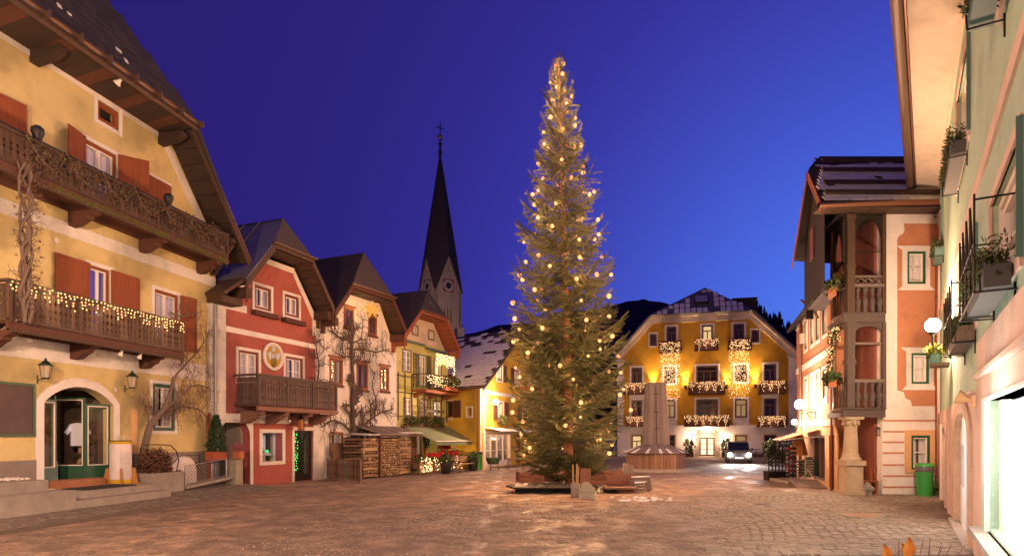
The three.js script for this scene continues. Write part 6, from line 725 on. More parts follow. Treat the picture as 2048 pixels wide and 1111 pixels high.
{
  // lamps, awning and things of the alley beside the orange house
  const OS = { pos: OP.pos, turn: Math.atan2(-0.9578, -0.2873) };
  for (const [x, y, z, r, I, l] of [[-5.1, 3.2, 0.62, 0.2, 115, 'bright globe street lamp on the side wall of the orange house'], [-8.2, 2.55, 0.4, 0.13, 34, 'smaller globe lamp farther along the side wall of the orange house']]) { const t = thing('street_lamp', l, 'street lamp', inF(OS, x, y, z), OS.turn); part(t, 'globe', Sp(r, 0, 0, 0, 14, 10), glow([1, 0.84, 0.66], 28)); part(t, 'bracket', [limb([V(0, -r, 0), V(0, -r - 0.15, -0.1), V(0, -r - 0.1, -z + 0.03)], 0.022, 0.022), rod(V(0, -r - 0.35, -z + 0.03), V(0, -r + 0.05, -z + 0.03), 0.025), limb([V(0, -r - 0.32, -z + 0.03), V(0, -r - 0.3, -z + 0.25), V(0, -r - 0.12, -z + 0.4)], 0.014, 0.012), Cy(0.08, 0.04, 0.06, 0, -r - 0.03, 0)], M.iron); lampLight(t, 0, 0, 0, I, LAMP, r * 50); }
  const aw = thing('awning', 'red cloth awning with white edge on the side of the orange house', 'awning', OS.pos, OS.turn); part(aw, 'cloth', slab([[-7.4, 2.2, 0.05], [-7.4, 1.78, 1.4], [-4.0, 1.78, 1.4], [-4.0, 2.2, 0.05]], 0.02), mat([0.45, 0.1, 0.04], { roughness: 1 })); part(aw, 'rail', [rod(V(-7.4, 1.76, 1.42), V(-4.0, 1.76, 1.42), 0.035, 8)], M.sash); part(aw, 'arm', [rod(V(-4.1, 1.9, 0.05), V(-4.1, 1.76, 1.4), 0.02), rod(V(-7.3, 1.9, 0.05), V(-7.3, 1.76, 1.4), 0.02)], M.sash);
  const um = thing('parasol', 'closed tan parasol behind the railing of the orange house', 'parasol', [12.05, 0, -26.2]); { const g = Lathe([[0.04, 2.25], [0.1, 2.1], [0.2, 1.7], [0.3, 1.2], [0.32, 1.12]], 14), p = g.attributes.position; for (let i = 0; i < p.count; i++) { const a = Math.atan2(p.getX(i), p.getZ(i)), k = 1 + 0.16 * Math.cos(a * 8); p.setX(i, p.getX(i) * k); p.setZ(i, p.getZ(i) * k); } g.computeVertexNormals(); part(um, 'canopy', g, mat([0.42, 0.2, 0.07], { roughness: 1 })); } part(um, 'pole', [Cy(0.025, 0.025, 2.35, 0, 0, 0, 8)], M.brownWood); part(um, 'foot', Cy(0.25, 0.28, 0.08, 0, 0, 0, 14), M.stone);
  const rk = thing('postcard_stand', 'dark postcard stand with red racks at the foot of the alley', 'postcard stand', [11.35, 0, -25.4]); part(rk, 'frame', [Cy(0.03, 0.03, 1.5, 0, 0.05, 0, 8), rod(V(-0.25, 0.02, 0), V(0.25, 0.02, 0), 0.02), rod(V(0, 0.02, -0.25), V(0, 0.02, 0.25), 0.02)], M.steel); const red = mat([0.2, 0.012, 0.012]), cards = [M.black, mat([0.2, 0.19, 0.18]), M.black, red, mat([0.06, 0.05, 0.07])]; for (let r = 0; r < 7; r++) for (let k = 0; k < 4; k++) for (let c = 0; c < 2; c++) part(rk, 'card_rack', fin(Bx(-0.15 + c * 0.16, -0.01 + c * 0.16, 0.28 + r * 0.18, 0.4 + r * 0.18, 0.12, 0.15)).clone().rotateY(k * 1.57), pick(cards));
  const gr = thing('folding_table', 'round dark green slatted table folded upright by the railing', 'table', [12.02, 0, -25.3]); for (let i = 0; i < 11; i++) { const y = 0.32 + i * 0.063, hw = Math.sqrt(Math.max(0.01, 0.36 ** 2 - (y - 0.63) ** 2)); part(gr, 'slat', Bx(-hw, hw, y, y + 0.045, -0.015, 0.015), M.green); } part(gr, 'rim', new THREE.TorusGeometry(0.37, 0.025, 6, 28).translate(0, 0.65, 0), M.green); part(gr, 'leg', [rod(V(-0.3, 0, 0.2), V(0.05, 0.85, -0.08), 0.018), rod(V(0.2, 0, 0.2), V(-0.1, 0.8, -0.08), 0.018), rod(V(-0.1, 0, -0.25), V(0.02, 0.6, -0.05), 0.018)], M.sash);
  const ch = thing('folding_chairs', 'stack of folding chairs with pale slats beside the round table', 'chairs', [11.75, 0, -25.6], 0.3); part(ch, 'frame', [0, 1, 2].flatMap((i) => [rod(V(-0.18, 0, i * 0.08), V(-0.18, 0.95, i * 0.08 - 0.1), 0.014), rod(V(0.18, 0, i * 0.08), V(0.18, 0.95, i * 0.08 - 0.1), 0.014)]), M.steel); part(ch, 'slat', [0, 1, 2, 3, 4, 5].map((i) => Bx(-0.18, 0.18, 0.3 + i * 0.11, 0.35 + i * 0.11, 0.16 - i * 0.01, 0.18 - i * 0.01)), M.black);
  const ra = thing('railing', 'thin iron railing in front of the alley shop', 'railing', [11.72, 0, -24.95], -0.42); part(ra, 'post', [rod(V(0, 0, 0), V(0, 1.15, 0), 0.028, 8), rod(V(1.25, 0, 0), V(1.25, 1.2, 0), 0.028, 8)], M.steel); part(ra, 'rail', [rod(V(0, 1.08, 0), V(1.25, 1.08, 0), 0.016), rod(V(0, 0.12, 0), V(1.25, 0.12, 0), 0.012)], M.iron);
  const pb = thing('planter_hedge', 'dark trellis planter with a scrubby hedge under the red awning', 'planter', [11.55, 0, -27.0], 0.15); part(pb, 'trellis', [Bx(-0.5, 0.8, 0, 0.06, -0.03, 0.03), Array.from({ length: 9 }, (_, i) => Bx(-0.5 + i * 0.16, -0.47 + i * 0.16, 0, 1.5, -0.02, 0.02)), Array.from({ length: 9 }, (_, i) => Bx(-0.5, 0.82, 0.1 + i * 0.17, 0.13 + i * 0.17, 0.021, 0.04))], M.blackWood); part(pb, 'foliage', leaves(520, inBox(-0.65, 0.8, 0.7, 1.75, -0.25, 0.1), 0.13), M.conifer).userData.kind = 'stuff'; part(pb, 'trough', Bx(-0.5, 0.8, 0.02, 0.4, -0.4, -0.05), M.blackWood);
  structure('kerb_ramp', [slab([[10.6, 0.02, -23.2], [12.1, 0.02, -22.6], [12.6, 0.16, -24.9], [11.2, 0.16, -25.2]].map(([x, y, z]) => [x, y + 0.02, z]), 0.06), Bx(11.1, 12.5, 0, 0.12, -27.5, -25.1)], M.concrete, 'sloping concrete ramp to the alley shop');
  const bin = thing('litter_bin', 'tall green litter bin with a grey bag before the orange house', 'litter bin', [13.05, 0, -19.75]); part(bin, 'body', Lathe([[0.2, 0], [0.215, 0.02], [0.245, 0.82], [0.235, 0.84]], 24), M.greenBin); part(bin, 'bag', Lathe([[0.25, 0.8], [0.262, 0.84], [0.258, 0.94], [0.25, 0.96]], 20), mat([0.1, 0.1, 0.115], { roughness: 0.35 })); part(bin, 'lid', [Lathe([[0.25, 0.955], [0.26, 0.97], [0.26, 1.04], [0.2, 1.07], [0.001, 1.08]], 24)], mat([0.05, 0.33, 0.06], { roughness: 0.4 }));
  const wd = thing('weeds', 'small weeds at the foot of the orange house downpipe', 'weeds', [13.6, 0, -20.1]); part(wd, 'foliage', leaves(220, inBall(0, 0.14, 0, 0.32, 0.22, 0.14), 0.11), M.leaf2).userData.kind = 'stuff';
}
// ---------------------------------------------------------------- green house on the right
const GP = { pos: [13.91, 0, -20.312], turn: Math.atan2(-0.8472, -0.5312) };
{
  reseed(131);
  const h = thing('green_house', 'pale green and pink rendered house close on the right', 'house', GP.pos, GP.turn);
  const holes = [], W = (r, o) => { holes.push(r); return win(h, r, o); };
  const gw = { frame: M.sash, sash: M.sash, fw: 0.09, trim: 0.14, trimMat: M.pink, deep: 0.16, rows: 2, sw: 0.07, lit: M.room, curtain: true };
  for (const r of [[14.2, 16.6, 3.75, 4.98], [9.6, 12.2, 3.8, 5.2], [7.9, 10.9, 7.35, 9.2], [0.5, 2.0, 7.4, 9.2], [15.1, 18.8, 7.1, 9.2]]) { const w = W(r, gw); part(w, 'shutter_edge', Bx(r[1] + 0.15, r[1] + 0.18, r[2] - 0.05, r[3] + 0.1, 0, 0.06), M.teal); }
  const ap = (a, b, y0, ys, yt, P) => { P.moveTo(a, y0); P.lineTo(b, y0); P.lineTo(b, ys); P.absellipse((a + b) / 2, ys, (b - a) / 2, yt - ys, 0, Math.PI, false); P.closePath(); return P; };
  holes.push(ap(7.7, 11.4, 0.02, 1.85, 2.42, new THREE.Path())); holes.push([13.95, 18.6, 0.68, 2.42], [2.2, 4.4, 0.05, 2.1]);
  wall(h, [[0, 0], [21, 0], [21, 10], [0, 10]], holes, M.mint, 0.4); part(h, 'end_wall', Bx(20.6, 21, 0, 10, -8, -0.401), M.mint);
  // pink lower field, higher towards the camera; belt course; pilasters
  const pf = poly([[0, 0], [20.99, 0], [20.99, 3.38], [12.5, 3.38], [12.5, 2.66], [0, 2.66]]); pf.holes.push(ap(7.3, 11.8, 0.01, 1.9, 2.58, new THREE.Path()), poly([[13.55, 0.64], [13.55, 2.46], [18.9, 2.46], [18.9, 0.64]]), poly([[2.1, 0.05], [2.1, 2.15], [4.5, 2.15], [4.5, 0.05]])); part(h, 'pink_field', ext(pf, 0.001, 0.03), M.pink);
  part(h, 'belt_course', Bx(0, 20.98, 5.72, 5.95, 0, 0.04), M.pink); part(h, 'ledge', [Bx(12.9, 20.9, 2.78, 2.84, 0.031, 0.11), Bx(9.6, 12.3, 2.62, 2.66, 0.031, 0.1)], M.pink);
  const ds = ap(7.25, 11.85, 0, 1.9, 2.64, new THREE.Shape()); ds.holes.push(ap(7.75, 11.35, 0.015, 1.84, 2.4, new THREE.Path())); part(h, 'door_surround', ext(ds, -0.2, 0.07), rock([0.62, 0.4, 0.26])); part(h, 'door_step', Bx(7.2, 11.9, 0, 0.08, -0.38, 0.14), M.concrete);
  const dr = sub(h, 'folding_door'); for (let i = 0; i < 4; i++) { const a = 7.76 + i * 0.9, s = poly([[a, 0.08], [a + 0.88, 0.08], [a + 0.88, 1.9 + 0.46 * Math.sqrt(Math.max(0, 1 - ((a + 0.88 - 9.55) / 1.82) ** 2))], [a + 0.44, 1.9 + 0.5 * Math.sqrt(Math.max(0, 1 - ((a + 0.44 - 9.55) / 1.82) ** 2))], [a, 1.9 + 0.46 * Math.sqrt(Math.max(0, 1 - ((a - 9.55) / 1.82) ** 2))]]); const k = part(dr, 'door_leaf', ext(s, -0.12 + (i % 2) * 0.03, -0.06 + (i % 2) * 0.03), mat([0.72, 0.74, 0.76], { roughness: 0.35 })); part(k, 'door_pane', Bx(a + 0.14, a + 0.74, 0.9, 1.75, -0.06 + (i % 2) * 0.03, -0.052 + (i % 2) * 0.03), mat([0.6, 0.64, 0.68], { roughness: 0.12 })); }
  part(h, 'far_door', [Bx(2.2, 4.4, 0.05, 2.1, -0.36, -0.3), Bx(2.2, 4.4, 0, 0.05, -0.3, 0.05)], M.brownWood); part(h, 'door_jamb', [Bx(1.95, 2.19, 0, 2.3, 0.031, 0.08), Bx(4.41, 4.65, 0, 2.3, 0.031, 0.08), Bx(5.6, 6.1, 0, 2.4, 0.031, 0.07)], M.pink);
  // shop window with a mint reveal, brightly lit inside
  part(h, 'shop_reveal', [Bx(13.56, 13.95, 0.64, 2.46, -0.3, 0.06), Bx(13.95, 18.6, 2.42, 2.46, -0.3, 0.06)], mat([0.36, 0.5, 0.44], { roughness: 0.6 })); part(h, 'shop_sill', Bx(13.4, 19, 0.56, 0.64, -0.2, 0.2), M.stone); const sw = sub(h, 'shop_window'); part(sw, 'frame', [Bx(13.95, 14.2, 0.68, 2.42, -0.2, -0.1), Bx(14.2, 18.6, 0.68, 0.8, -0.2, -0.1)], M.sash); part(sw, 'pane', Bx(14.2, 18.6, 0.8, 2.42, -0.16, -0.152), M.glass); part(sw, 'lit_back', Bx(13.96, 18.6, 0.68, 2.42, -0.26, -0.24), glow([1, 0.93, 0.86], 4.2));
  const rl = new THREE.PointLight(C(1, 0.9, 0.78), 20); rl.position.set(15.2, 1.9, 0.5); rl.shadow.radius = 20; rl.castShadow = true; sw.add(rl); lampLight(sw, 9.6, 1.4, 0.9, 5, [1, 0.92, 0.84], 20);  // second lamp is unseen, without a fixture, and lights the white folding door
  // coved plaster eaves with the gutter
  const prof = [[0, 9.86], [0.1, 9.93], [0.3, 9.99], [0.62, 10.03], [1, 10.05]], pos = [], ends = [[0, 0.62], [21, 1.25]];
  for (let i = 0; i < prof.length - 1; i++) { const q = (e, k) => [e[0], prof[k][1], prof[k][0] * e[1]], a = q(ends[0], i), b = q(ends[1], i), c = q(ends[1], i + 1), d = q(ends[0], i + 1); for (const t of [a, b, c, a, c, d]) pos.push(...t); } const cg = new THREE.BufferGeometry(); cg.setAttribute('position', new THREE.Float32BufferAttribute(pos, 3)); cg.computeVertexNormals(); part(h, 'coved_eaves', cg, M.cream);
  part(h, 'eaves_end', ext(poly([[-0.35, 9.5], [0.62, 10.05], [0.62, 10.3], [-0.35, 10.3]]), -0.1, 0).rotateY(-Math.PI / 2).translate(0, 0, 0), M.cream); part(h, 'roof', slab([[-0.4, 10.08, 0.75], [21.2, 10.08, 1.35], [21.2, 16, -4.5], [-0.4, 16, -4.5]], 0.05), M.shingle); part(h, 'gutter', limb([V(-0.3, 10.02, 0.78), V(10, 10.02, 1.08), V(21, 10.02, 1.38)], 0.11, 0.11, 10), M.gutter); part(h, 'fascia', slab([[-0.3, 10.1, 0.66], [21, 10.1, 1.28], [21, 9.98, 1.28], [-0.3, 9.98, 0.66]].reverse(), 0.03), M.copper); part(h, 'downpipe', limb([V(-0.05, 9.95, 0.7), V(-0.02, 9.4, 0.3), V(0.06, 9.0, 0.12)], 0.06, 0.06), M.gutter); part(h, 'corner_pilaster', Bx(0, 0.28, 2.66, 9.86, 0, 0.05), M.pink);
  // window boxes, three of them behind iron cages
  const box = (x0, x1, y, z, label, m, cage) => { const t = thing('window_box', label, 'window box', GP.pos, GP.turn), L = x1 - x0; part(t, 'box', [Bx(x0, x1, y, y + 0.24, z - 0.11, z + 0.12), Bx(x0, x0 + 0.02, y + 0.24, y + 0.27, z - 0.11, z + 0.12), Bx(x0, x1, y + 0.24, y + 0.27, z + 0.1, z + 0.13)], m); part(t, 'foliage', leaves(Math.round(1200 * L), () => { const x = rr(x0, x1), k = 0.65 + 0.35 * Math.sin(x * 6 + y); return V(x, y + 0.18 + rr(0, 0.36) * k, z + rr(-0.12, 0.17)); }, 0.085, 0.4), mat([0.1, 0.105, 0.028])).userData.kind = 'stuff'; part(t, 'evergreen', leaves(Math.round(700 * L), inBox(x0, x1, y + 0.16, y + 0.38, z - 0.1, z + 0.18), 0.08, 0.4), M.conifer).userData.kind = 'stuff'; part(t, 'bracket', [x0 + 0.1, x1 - 0.1].flatMap((x) => [rod(V(x, y - 0.02, 0), V(x, y - 0.02, z + 0.14), 0.012), rod(V(x, y - 0.02, z + 0.14), V(x, y + 0.16, z + 0.15), 0.012), rod(V(x, y - 0.22, 0.01), V(x, y + 0.05, 0.01), 0.012)]), M.iron);
    if (cage) { const b = [], zo = z + 0.2, y0 = y - 0.04, y1 = y + cage, n = Math.round(L / 0.5); for (let i = 0; i <= n; i++) { const x = x0 + (L * i) / n; b.push(rod(V(x, y0, zo), V(x, y1, zo), 0.012)); if (i < n) b.push(rod(V(x, y1, zo), V(x + L / n, y0 + 0.1, zo), 0.011)); } for (const yy of [y0, y0 + (y1 - y0) * 0.5]) b.push(rod(V(x0, yy, zo), V(x1, yy, zo), 0.012)); for (const x of [x0, x1]) for (const yy of [y0, y1 - 0.06]) b.push(rod(V(x, yy, 0), V(x, yy, zo), 0.012)); part(t, 'cage', b, M.iron); } };
  box(14.4, 16.4, 3.5, 0.16, 'grey window box behind an iron cage, nearest on the green house', mat([0.09, 0.09, 0.085]), 1.0);
  box(9.9, 12.1, 3.5, 0.13, 'window box behind an iron cage close to the bright globe lamp', M.brownWood, 1.0);
  box(8.2, 10.6, 7.1, 0.14, 'grey window box on an upper window of the green house, no cage', mat([0.11, 0.1, 0.095]));
  box(1.2, 2.6, 7.2, 0.1, 'small mint window box high on the green house near the copper gutter', M.teal);
  box(15.4, 18.6, 6.75, 0.22, 'dark teal window box at the top right edge', mat([0.04, 0.12, 0.11], { roughness: 0.5 }));
  const lamp = thing('street_lamp', 'bright globe lamp on an iron bracket beside the orange house', 'street lamp', inF(GP, 6.0, 4.66, 0.38), GP.turn); part(lamp, 'globe', Sp(0.175, 0, 0, 0, 16, 12), glow([1, 0.84, 0.66], 30)); part(lamp, 'bracket', [Cy(0.1, 0.06, 0.08, 0, -0.24, 0), rod(V(0, -0.24, 0), V(0, -0.5, 0), 0.03), rod(V(0, -0.5, 0.02), V(0, -0.5, -0.36), 0.024), rod(V(0, -0.85, -0.36), V(0, -0.4, -0.36), 0.024), limb([V(0, -0.52, -0.02), V(0, -0.72, -0.2), V(0, -0.76, -0.36), V(0, -0.68, -0.4), V(0, -0.64, -0.33)], 0.012, 0.01), limb([V(0.12, -0.36, 0), V(0.16, -0.28, 0), V(0.1, -0.24, 0), V(0, -0.4, 0)], 0.01, 0.01), limb([V(-0.12, -0.36, 0), V(-0.16, -0.28, 0), V(-0.1, -0.24, 0), V(0, -0.4, 0)], 0.01, 0.01)], M.iron); lampLight(lamp, 0, 0, 0, 125, LAMP, 8);
  const pot = thing('hanging_pot', 'pale green hanging flower pot below the bright globe lamp', 'flower pot', inF(GP, 5.9, 3.72, 0.34), GP.turn); part(pot, 'pot', [Bx(-0.3, 0.3, 0, 0.22, -0.1, 0.1)], M.teal); part(pot, 'bracket', Bx(-0.3, 0.3, -0.08, 0, -0.3, 0.1), M.brownWood); part(pot, 'foliage', leaves(260, inBall(0, 0.3, 0, 0.36, 0.16, 0.2), 0.12), mat([0.2, 0.2, 0.03])).userData.kind = 'stuff';
  const horn = thing('alarm_horn', 'small beige alarm horn on the pink wall above the white door', 'alarm', inF(GP, 12.3, 2.5, 0.08), GP.turn); part(horn, 'horn', Lathe([[0.03, 0], [0.05, 0.05], [0.12, 0.2], [0.11, 0.2]], 12).rotateX(1.2), M.tan); part(horn, 'mount', Bx(-0.06, 0.06, -0.1, 0.08, -0.05, 0.0), M.tan);
}
// ---------------------------------------------------------------- boarded fountain, stand-in car
{
  reseed(141);
  const t = thing('boarded_fountain', 'fountain boxed in grey boards for winter, right of the christmas tree', 'fountain', [8.05, 0, -35]);
  const tones = [timber([0.24, 0.2, 0.19]), timber([0.3, 0.25, 0.235]), timber([0.19, 0.16, 0.15])], bt = [timber([0.27, 0.145, 0.095]), timber([0.22, 0.12, 0.085]), timber([0.31, 0.18, 0.12])];
  const half = [0.6, 0.44], y0 = 1.45, y1 = 4.8; for (let s = 0; s < 4; s++) for (let i = 0; i < 9; i++) { const u0 = -1 + (i * 2) / 9, u1 = u0 + 2 / 9 - 0.02, d = rr(0, 0.02), top = y1 + rr(-0.02, 0.02), R = new THREE.Matrix4().makeRotationY(s * Math.PI / 2 + 0.12); const g = slab([[u0 * half[0], y0, half[0] + d], [u1 * half[0], y0, half[0] + d], [u1 * half[1], top, half[1] + d], [u0 * half[1], top, half[1] + d]], 0.03); g.applyMatrix4(R); part(t, 'board', g, pick(tones)); }
  part(t, 'cap', [Bx(-0.46, 0.46, 4.78, 4.88, -0.46, 0.46)].map((g) => g.rotateY(0.12)), tones[0]); for (const y of [2.3, 3.2, 4.2]) { const h = half[0] + (half[1] - half[0]) * ((y - y0) / (y1 - y0)) + 0.03; part(t, 'batten', Bx(-0.3, -0.02, y, y + 0.05, h, h + 0.03).rotateY(0.12), M.darkWood); } part(t, 'joint', slab([[-0.17, 1.5, 0.64], [-0.14, 1.5, 0.64], [-0.14, 4.7, 0.48], [-0.17, 4.7, 0.48]], 0.02).rotateY(0.12), M.blackWood);
  const r0 = 1.72, r1 = 0.66, N = 8; for (let k = 0; k < N; k++) { const a0 = ((k - 0.5) * 2 * Math.PI) / N + 0.12, a1 = ((k + 0.5) * 2 * Math.PI) / N + 0.12, p = (a, r, y) => V(Math.sin(a) * r, y, Math.cos(a) * r), lerp = (A, B, s) => A.clone().lerp(B, s).toArray(); for (let i = 0; i < 7; i++) { const s0 = i / 7, s1 = (i + 1) / 7 - 0.012, B0 = p(a0, r0 * 0.94, 0.12), B1 = p(a1, r0 * 0.94, 0.12), T0 = p(a0, r0 * 0.94, 1.0), T1 = p(a1, r0 * 0.94, 1.0); part(t, 'base_board', slab([lerp(B0, B1, s0), lerp(B0, B1, s1), lerp(T0, T1, s1), lerp(T0, T1, s0)], 0.03), pick(bt)); } for (let i = 0; i < 5; i++) { const s0 = i / 5, s1 = (i + 1) / 5 - 0.015, B0 = p(a0, r0 * 1.06, 0.98 + rr(0, 0.02)), B1 = p(a1, r0 * 1.06, 0.98), T0 = p(a0, r1, 1.48), T1 = p(a1, r1, 1.48); part(t, 'roof_board', slab([lerp(B0, B1, s0), lerp(B0, B1, s1), lerp(T0, T1, s1), lerp(T0, T1, s0)], 0.03), pick(tones)); if (rnd() < 0.22) part(t, 'snow', slab([lerp(B0, B1, s0 + 0.02), lerp(B0, B1, s1 - 0.02), lerp(T0, T1, s1 - 0.03).map((v, q) => v - (q === 1 ? 0.06 : 0)), lerp(T0, T1, s0 + 0.03).map((v, q) => v - (q === 1 ? 0.06 : 0))].map(([x, y, z]) => [x, y + 0.03, z]), 0.02), M.snow); } }
  part(t, 'core', Cy(0.36, 0.52, 3.2, 0, 1.4, 0, 8), M.blackWood); part(t, 'stone_step', [Cy(1.95, 2.0, 0.13, 0, 0, 0, 8), Cy(2.35, 2.4, 0.06, 0, 0, 0, 8)].map((g) => g.rotateY(0.5)), M.stone);

  const c = thing('standin_car', 'dark car at rest with bright headlights, in place of a passing one', 'car', [16.1, 0, -44.5], -0.3);  // body unseen: stands in for the light trails of a passing car
  const paint = new THREE.MeshPhysicalMaterial({ color: C(0.012, 0.011, 0.012), roughness: 0.55, metalness: 0, clearcoat: 0.4, clearcoatRoughness: 0.3 });
  part(c, 'body', ext(poly([[-1.85, 0.3], [1.8, 0.28], [1.92, 0.45], [1.85, 0.68], [1.2, 0.86], [0.85, 0.92], [-1.75, 0.95], [-1.92, 0.7]]), -0.78, 0.78, { bevelEnabled: true, bevelSize: 0.06, bevelThickness: 0.06, bevelSegments: 3 }).rotateY(-Math.PI / 2), paint);
  part(c, 'cabin', ext(poly([[1.0, 0.9], [0.35, 1.4], [-0.9, 1.45], [-1.75, 0.95]]), -0.64, 0.64, { bevelEnabled: true, bevelSize: 0.05, bevelThickness: 0.05, bevelSegments: 2 }).rotateY(-Math.PI / 2), mat([0.012, 0.012, 0.013], { roughness: 0.3 })); part(c, 'roof', ext(poly([[0.3, 1.42], [-0.9, 1.47], [-0.95, 1.5], [0.25, 1.47]]), -0.62, 0.62).rotateY(-Math.PI / 2), paint);
  for (const x of [-0.74, 0.74]) for (const z of [1.2, -1.2]) { const w = sub(c, 'wheel'); part(w, 'tyre', new THREE.TorusGeometry(0.25, 0.08, 8, 20).rotateY(Math.PI / 2).scale(1.3, 1, 1).translate(x, 0.33, z), M.rubber); part(w, 'rim', new THREE.CylinderGeometry(0.19, 0.19, 0.12, 14).rotateZ(Math.PI / 2).translate(x, 0.33, z), M.steel); }
  for (const x of [-0.6, 0.6]) { part(c, 'headlight', new THREE.SphereGeometry(0.1, 10, 8).scale(1.4, 1, 0.5).translate(x, 0.66, 1.9), glow([1, 0.93, 0.88], 60)); const s = new THREE.SpotLight(C(1, 0.9, 0.82), 130, 0, 0.5, 0.6); s.position.set(x, 0.66, 2.0); s.target.position.set(x, -0.6, 12); s.castShadow = true; c.add(s, s.target); lampLight(c, x, 0.66, 2.08, 10, [1, 0.92, 0.85], 4); }
  part(c, 'bumper', [Bx(-0.7, 0.7, 0.34, 0.5, 1.88, 2.0)], M.black); part(c, 'mirror', [Sp(0.09, -0.9, 0.98, 0.75, 8, 6), Sp(0.09, 0.9, 0.98, 0.75, 8, 6)], paint); part(c, 'number_plate', Bx(-0.26, 0.26, 0.36, 0.46, 2.0, 2.015), M.sash);
}
// ---------------------------------------------------------------- the christmas tree
const TB = [2.2, 0, -23.9];
{
  reseed(151);
  const t = thing('christmas_tree', 'tall lit christmas spruce in the middle of the square', 'tree', TB);
  const prof = [[0.5, 1.2], [0.9, 1.95], [1.8, 2.35], [2.7, 2.48], [4.05, 2.45], [5.4, 2.4], [6.7, 2.36], [7.9, 2.1], [9, 1.85], [10, 1.62], [10.9, 1.45], [12.3, 1.12], [13.6, 0.74], [14.8, 0.42], [15.6, 0.25], [16.3, 0.1]];
  const rad = (y) => { if (y <= prof[0][0]) return prof[0][1]; for (let i = 1; i < prof.length; i++) if (y < prof[i][0]) { const [a, r] = prof[i - 1], [b, q] = prof[i]; return (r + ((q - r) * (y - a)) / (b - a)) * 0.9; } return 0.06; };
  const lean = (y) => -0.45 * Math.pow(y / 16.4, 1.4), H = 16.3, tp = []; for (let i = 0; i <= 16; i++) tp.push(V(lean((i / 16) * H), 0.05 + (i / 16) * H, 0));
  part(t, 'trunk', limb(tp, 0.19, 0.02, 10), rock([0.22, 0.09, 0.05]));
  // sprig: a twig with needles all round, denser above
  const sp = []; for (let i = 0; i < 17; i++) { const y = 0.015 + i * 0.023, l = 0.06 * (1 - 0.3 * (i / 17)); for (const a of [0.2, 1.5, 2.9, 4.3]) { const q = a + i * 1.1, dx = Math.cos(q) * l, dz = Math.sin(q) * l, w = 0.0065; sp.push(-Math.sin(q) * w, y, Math.cos(q) * w, Math.sin(q) * w, y, -Math.cos(q) * w, dx, y + l * 0.8, dz); } } for (let k = 0; k < 3; k++) { const a = (k * 2 * Math.PI) / 3, b = a + 2.09; sp.push(Math.cos(a) * 0.006, 0, Math.sin(a) * 0.006, Math.cos(b) * 0.006, 0, Math.sin(b) * 0.006, 0, 0.41, 0); }
  const sg = new THREE.BufferGeometry(); sg.setAttribute('position', new THREE.Float32BufferAttribute(sp, 3)); sg.computeVertexNormals();
  const mats = [], cols = [], wood = [], up = V(0, 1, 0), o = new THREE.Object3D(), put = (p, d, s) => { o.position.copy(p); o.quaternion.setFromUnitVectors(up, d.clone().normalize()); o.rotateY(rr(0, 6)); o.scale.set(s * 1.15, s, s * 1.15); o.updateMatrix(); mats.push(o.matrix.clone()); const k = rr(0.7, 1.25), y = rnd(); cols.push(C(0.043 * k * (0.85 + 0.5 * y), 0.052 * k, 0.012 * k)); };
  let y = 0.75, turn = 0;
  while (y < 16.1) {
    const n = y > 14.5 ? 4 : y > 11 ? 5 : 7; turn += 0.7;
    for (let b = 0; b < n; b++) {
      const a = turn + (b / n) * 6.283 + rr(-0.25, 0.25), yy = y + rr(-0.16, 0.16), r = rad(yy) * rr(0.62, 1.1) * (rnd() < 0.08 ? 1.18 : 1), rise = yy > 14 ? 0.7 : yy > 11 ? 0.3 : yy > 7 ? 0.1 : -0.04, droop = yy < 9 ? 0.14 : 0.05;
      const at = (s) => V(lean(yy) + Math.cos(a) * r * s, yy - 0.25 * (1 - s) + r * (rise * s - droop * Math.sin(s * 3.1) + 0.14 * s * s * s), Math.sin(a) * r * s);
      const pts = [0, 0.25, 0.5, 0.75, 1].map(at); wood.push(limb(pts, 0.022 + r * 0.008, 0.005, 4));
      const step = 0.165; for (let s = 0.16; s <= 1; s += step / Math.max(0.35, r)) {
        const p = at(s), dir = at(Math.min(1, s + 0.05)).sub(at(s - 0.05)).normalize(), sideV = dir.clone().cross(up).normalize(), L = Math.min(0.75, (1.06 - s) * r * 0.55 + 0.12) * rr(0.7, 1.15);
        for (const sd of [-1, 1]) { const dd = dir.clone().multiplyScalar(0.62).addScaledVector(sideV, sd * 0.8).addScaledVector(up, rr(-0.4, 0.02)).normalize(); for (let q = 0; q < L; q += 0.2) put(p.clone().addScaledVector(dd, q).addScaledVector(up, -0.16 * q * q), dd.clone().addScaledVector(up, rr(-0.2, 0.12)), rr(0.65, 1.05)); }
        put(p, dir.clone().addScaledVector(up, rr(-0.1, 0.2)), rr(0.7, 1)); if (s > 0.4 && rnd() < 0.5) put(p, dir.clone().addScaledVector(up, -0.9).addScaledVector(sideV, rr(-0.4, 0.4)), rr(0.5, 0.8));
      }
      put(at(0.97), at(1).sub(at(0.9)).addScaledVector(up, 0.06), 1.1);
    }
    y += y > 12 ? 0.32 : 0.42;
  }
  for (let i = 0; i < 46; i++) { const yy = 13.5 + rnd() * 2.9; put(V(lean(yy), yy, 0), V(rr(-1, 1), rr(0.3, 1.6), rr(-1, 1)), rr(0.5, 0.9)); }
  part(t, 'branches', wood, rock([0.16, 0.085, 0.05])).userData.kind = 'stuff';
  const im = new THREE.InstancedMesh(sg, new THREE.MeshStandardMaterial({ color: C(1, 1, 1), roughness: 0.75 }), mats.length); mats.forEach((m, i) => { im.setMatrixAt(i, m); im.setColorAt(i, cols[i]); }); im.name = 'crown'; im.userData.kind = 'stuff'; im.castShadow = im.receiveShadow = true; t.add(im);
  console.log('sprigs', mats.length);
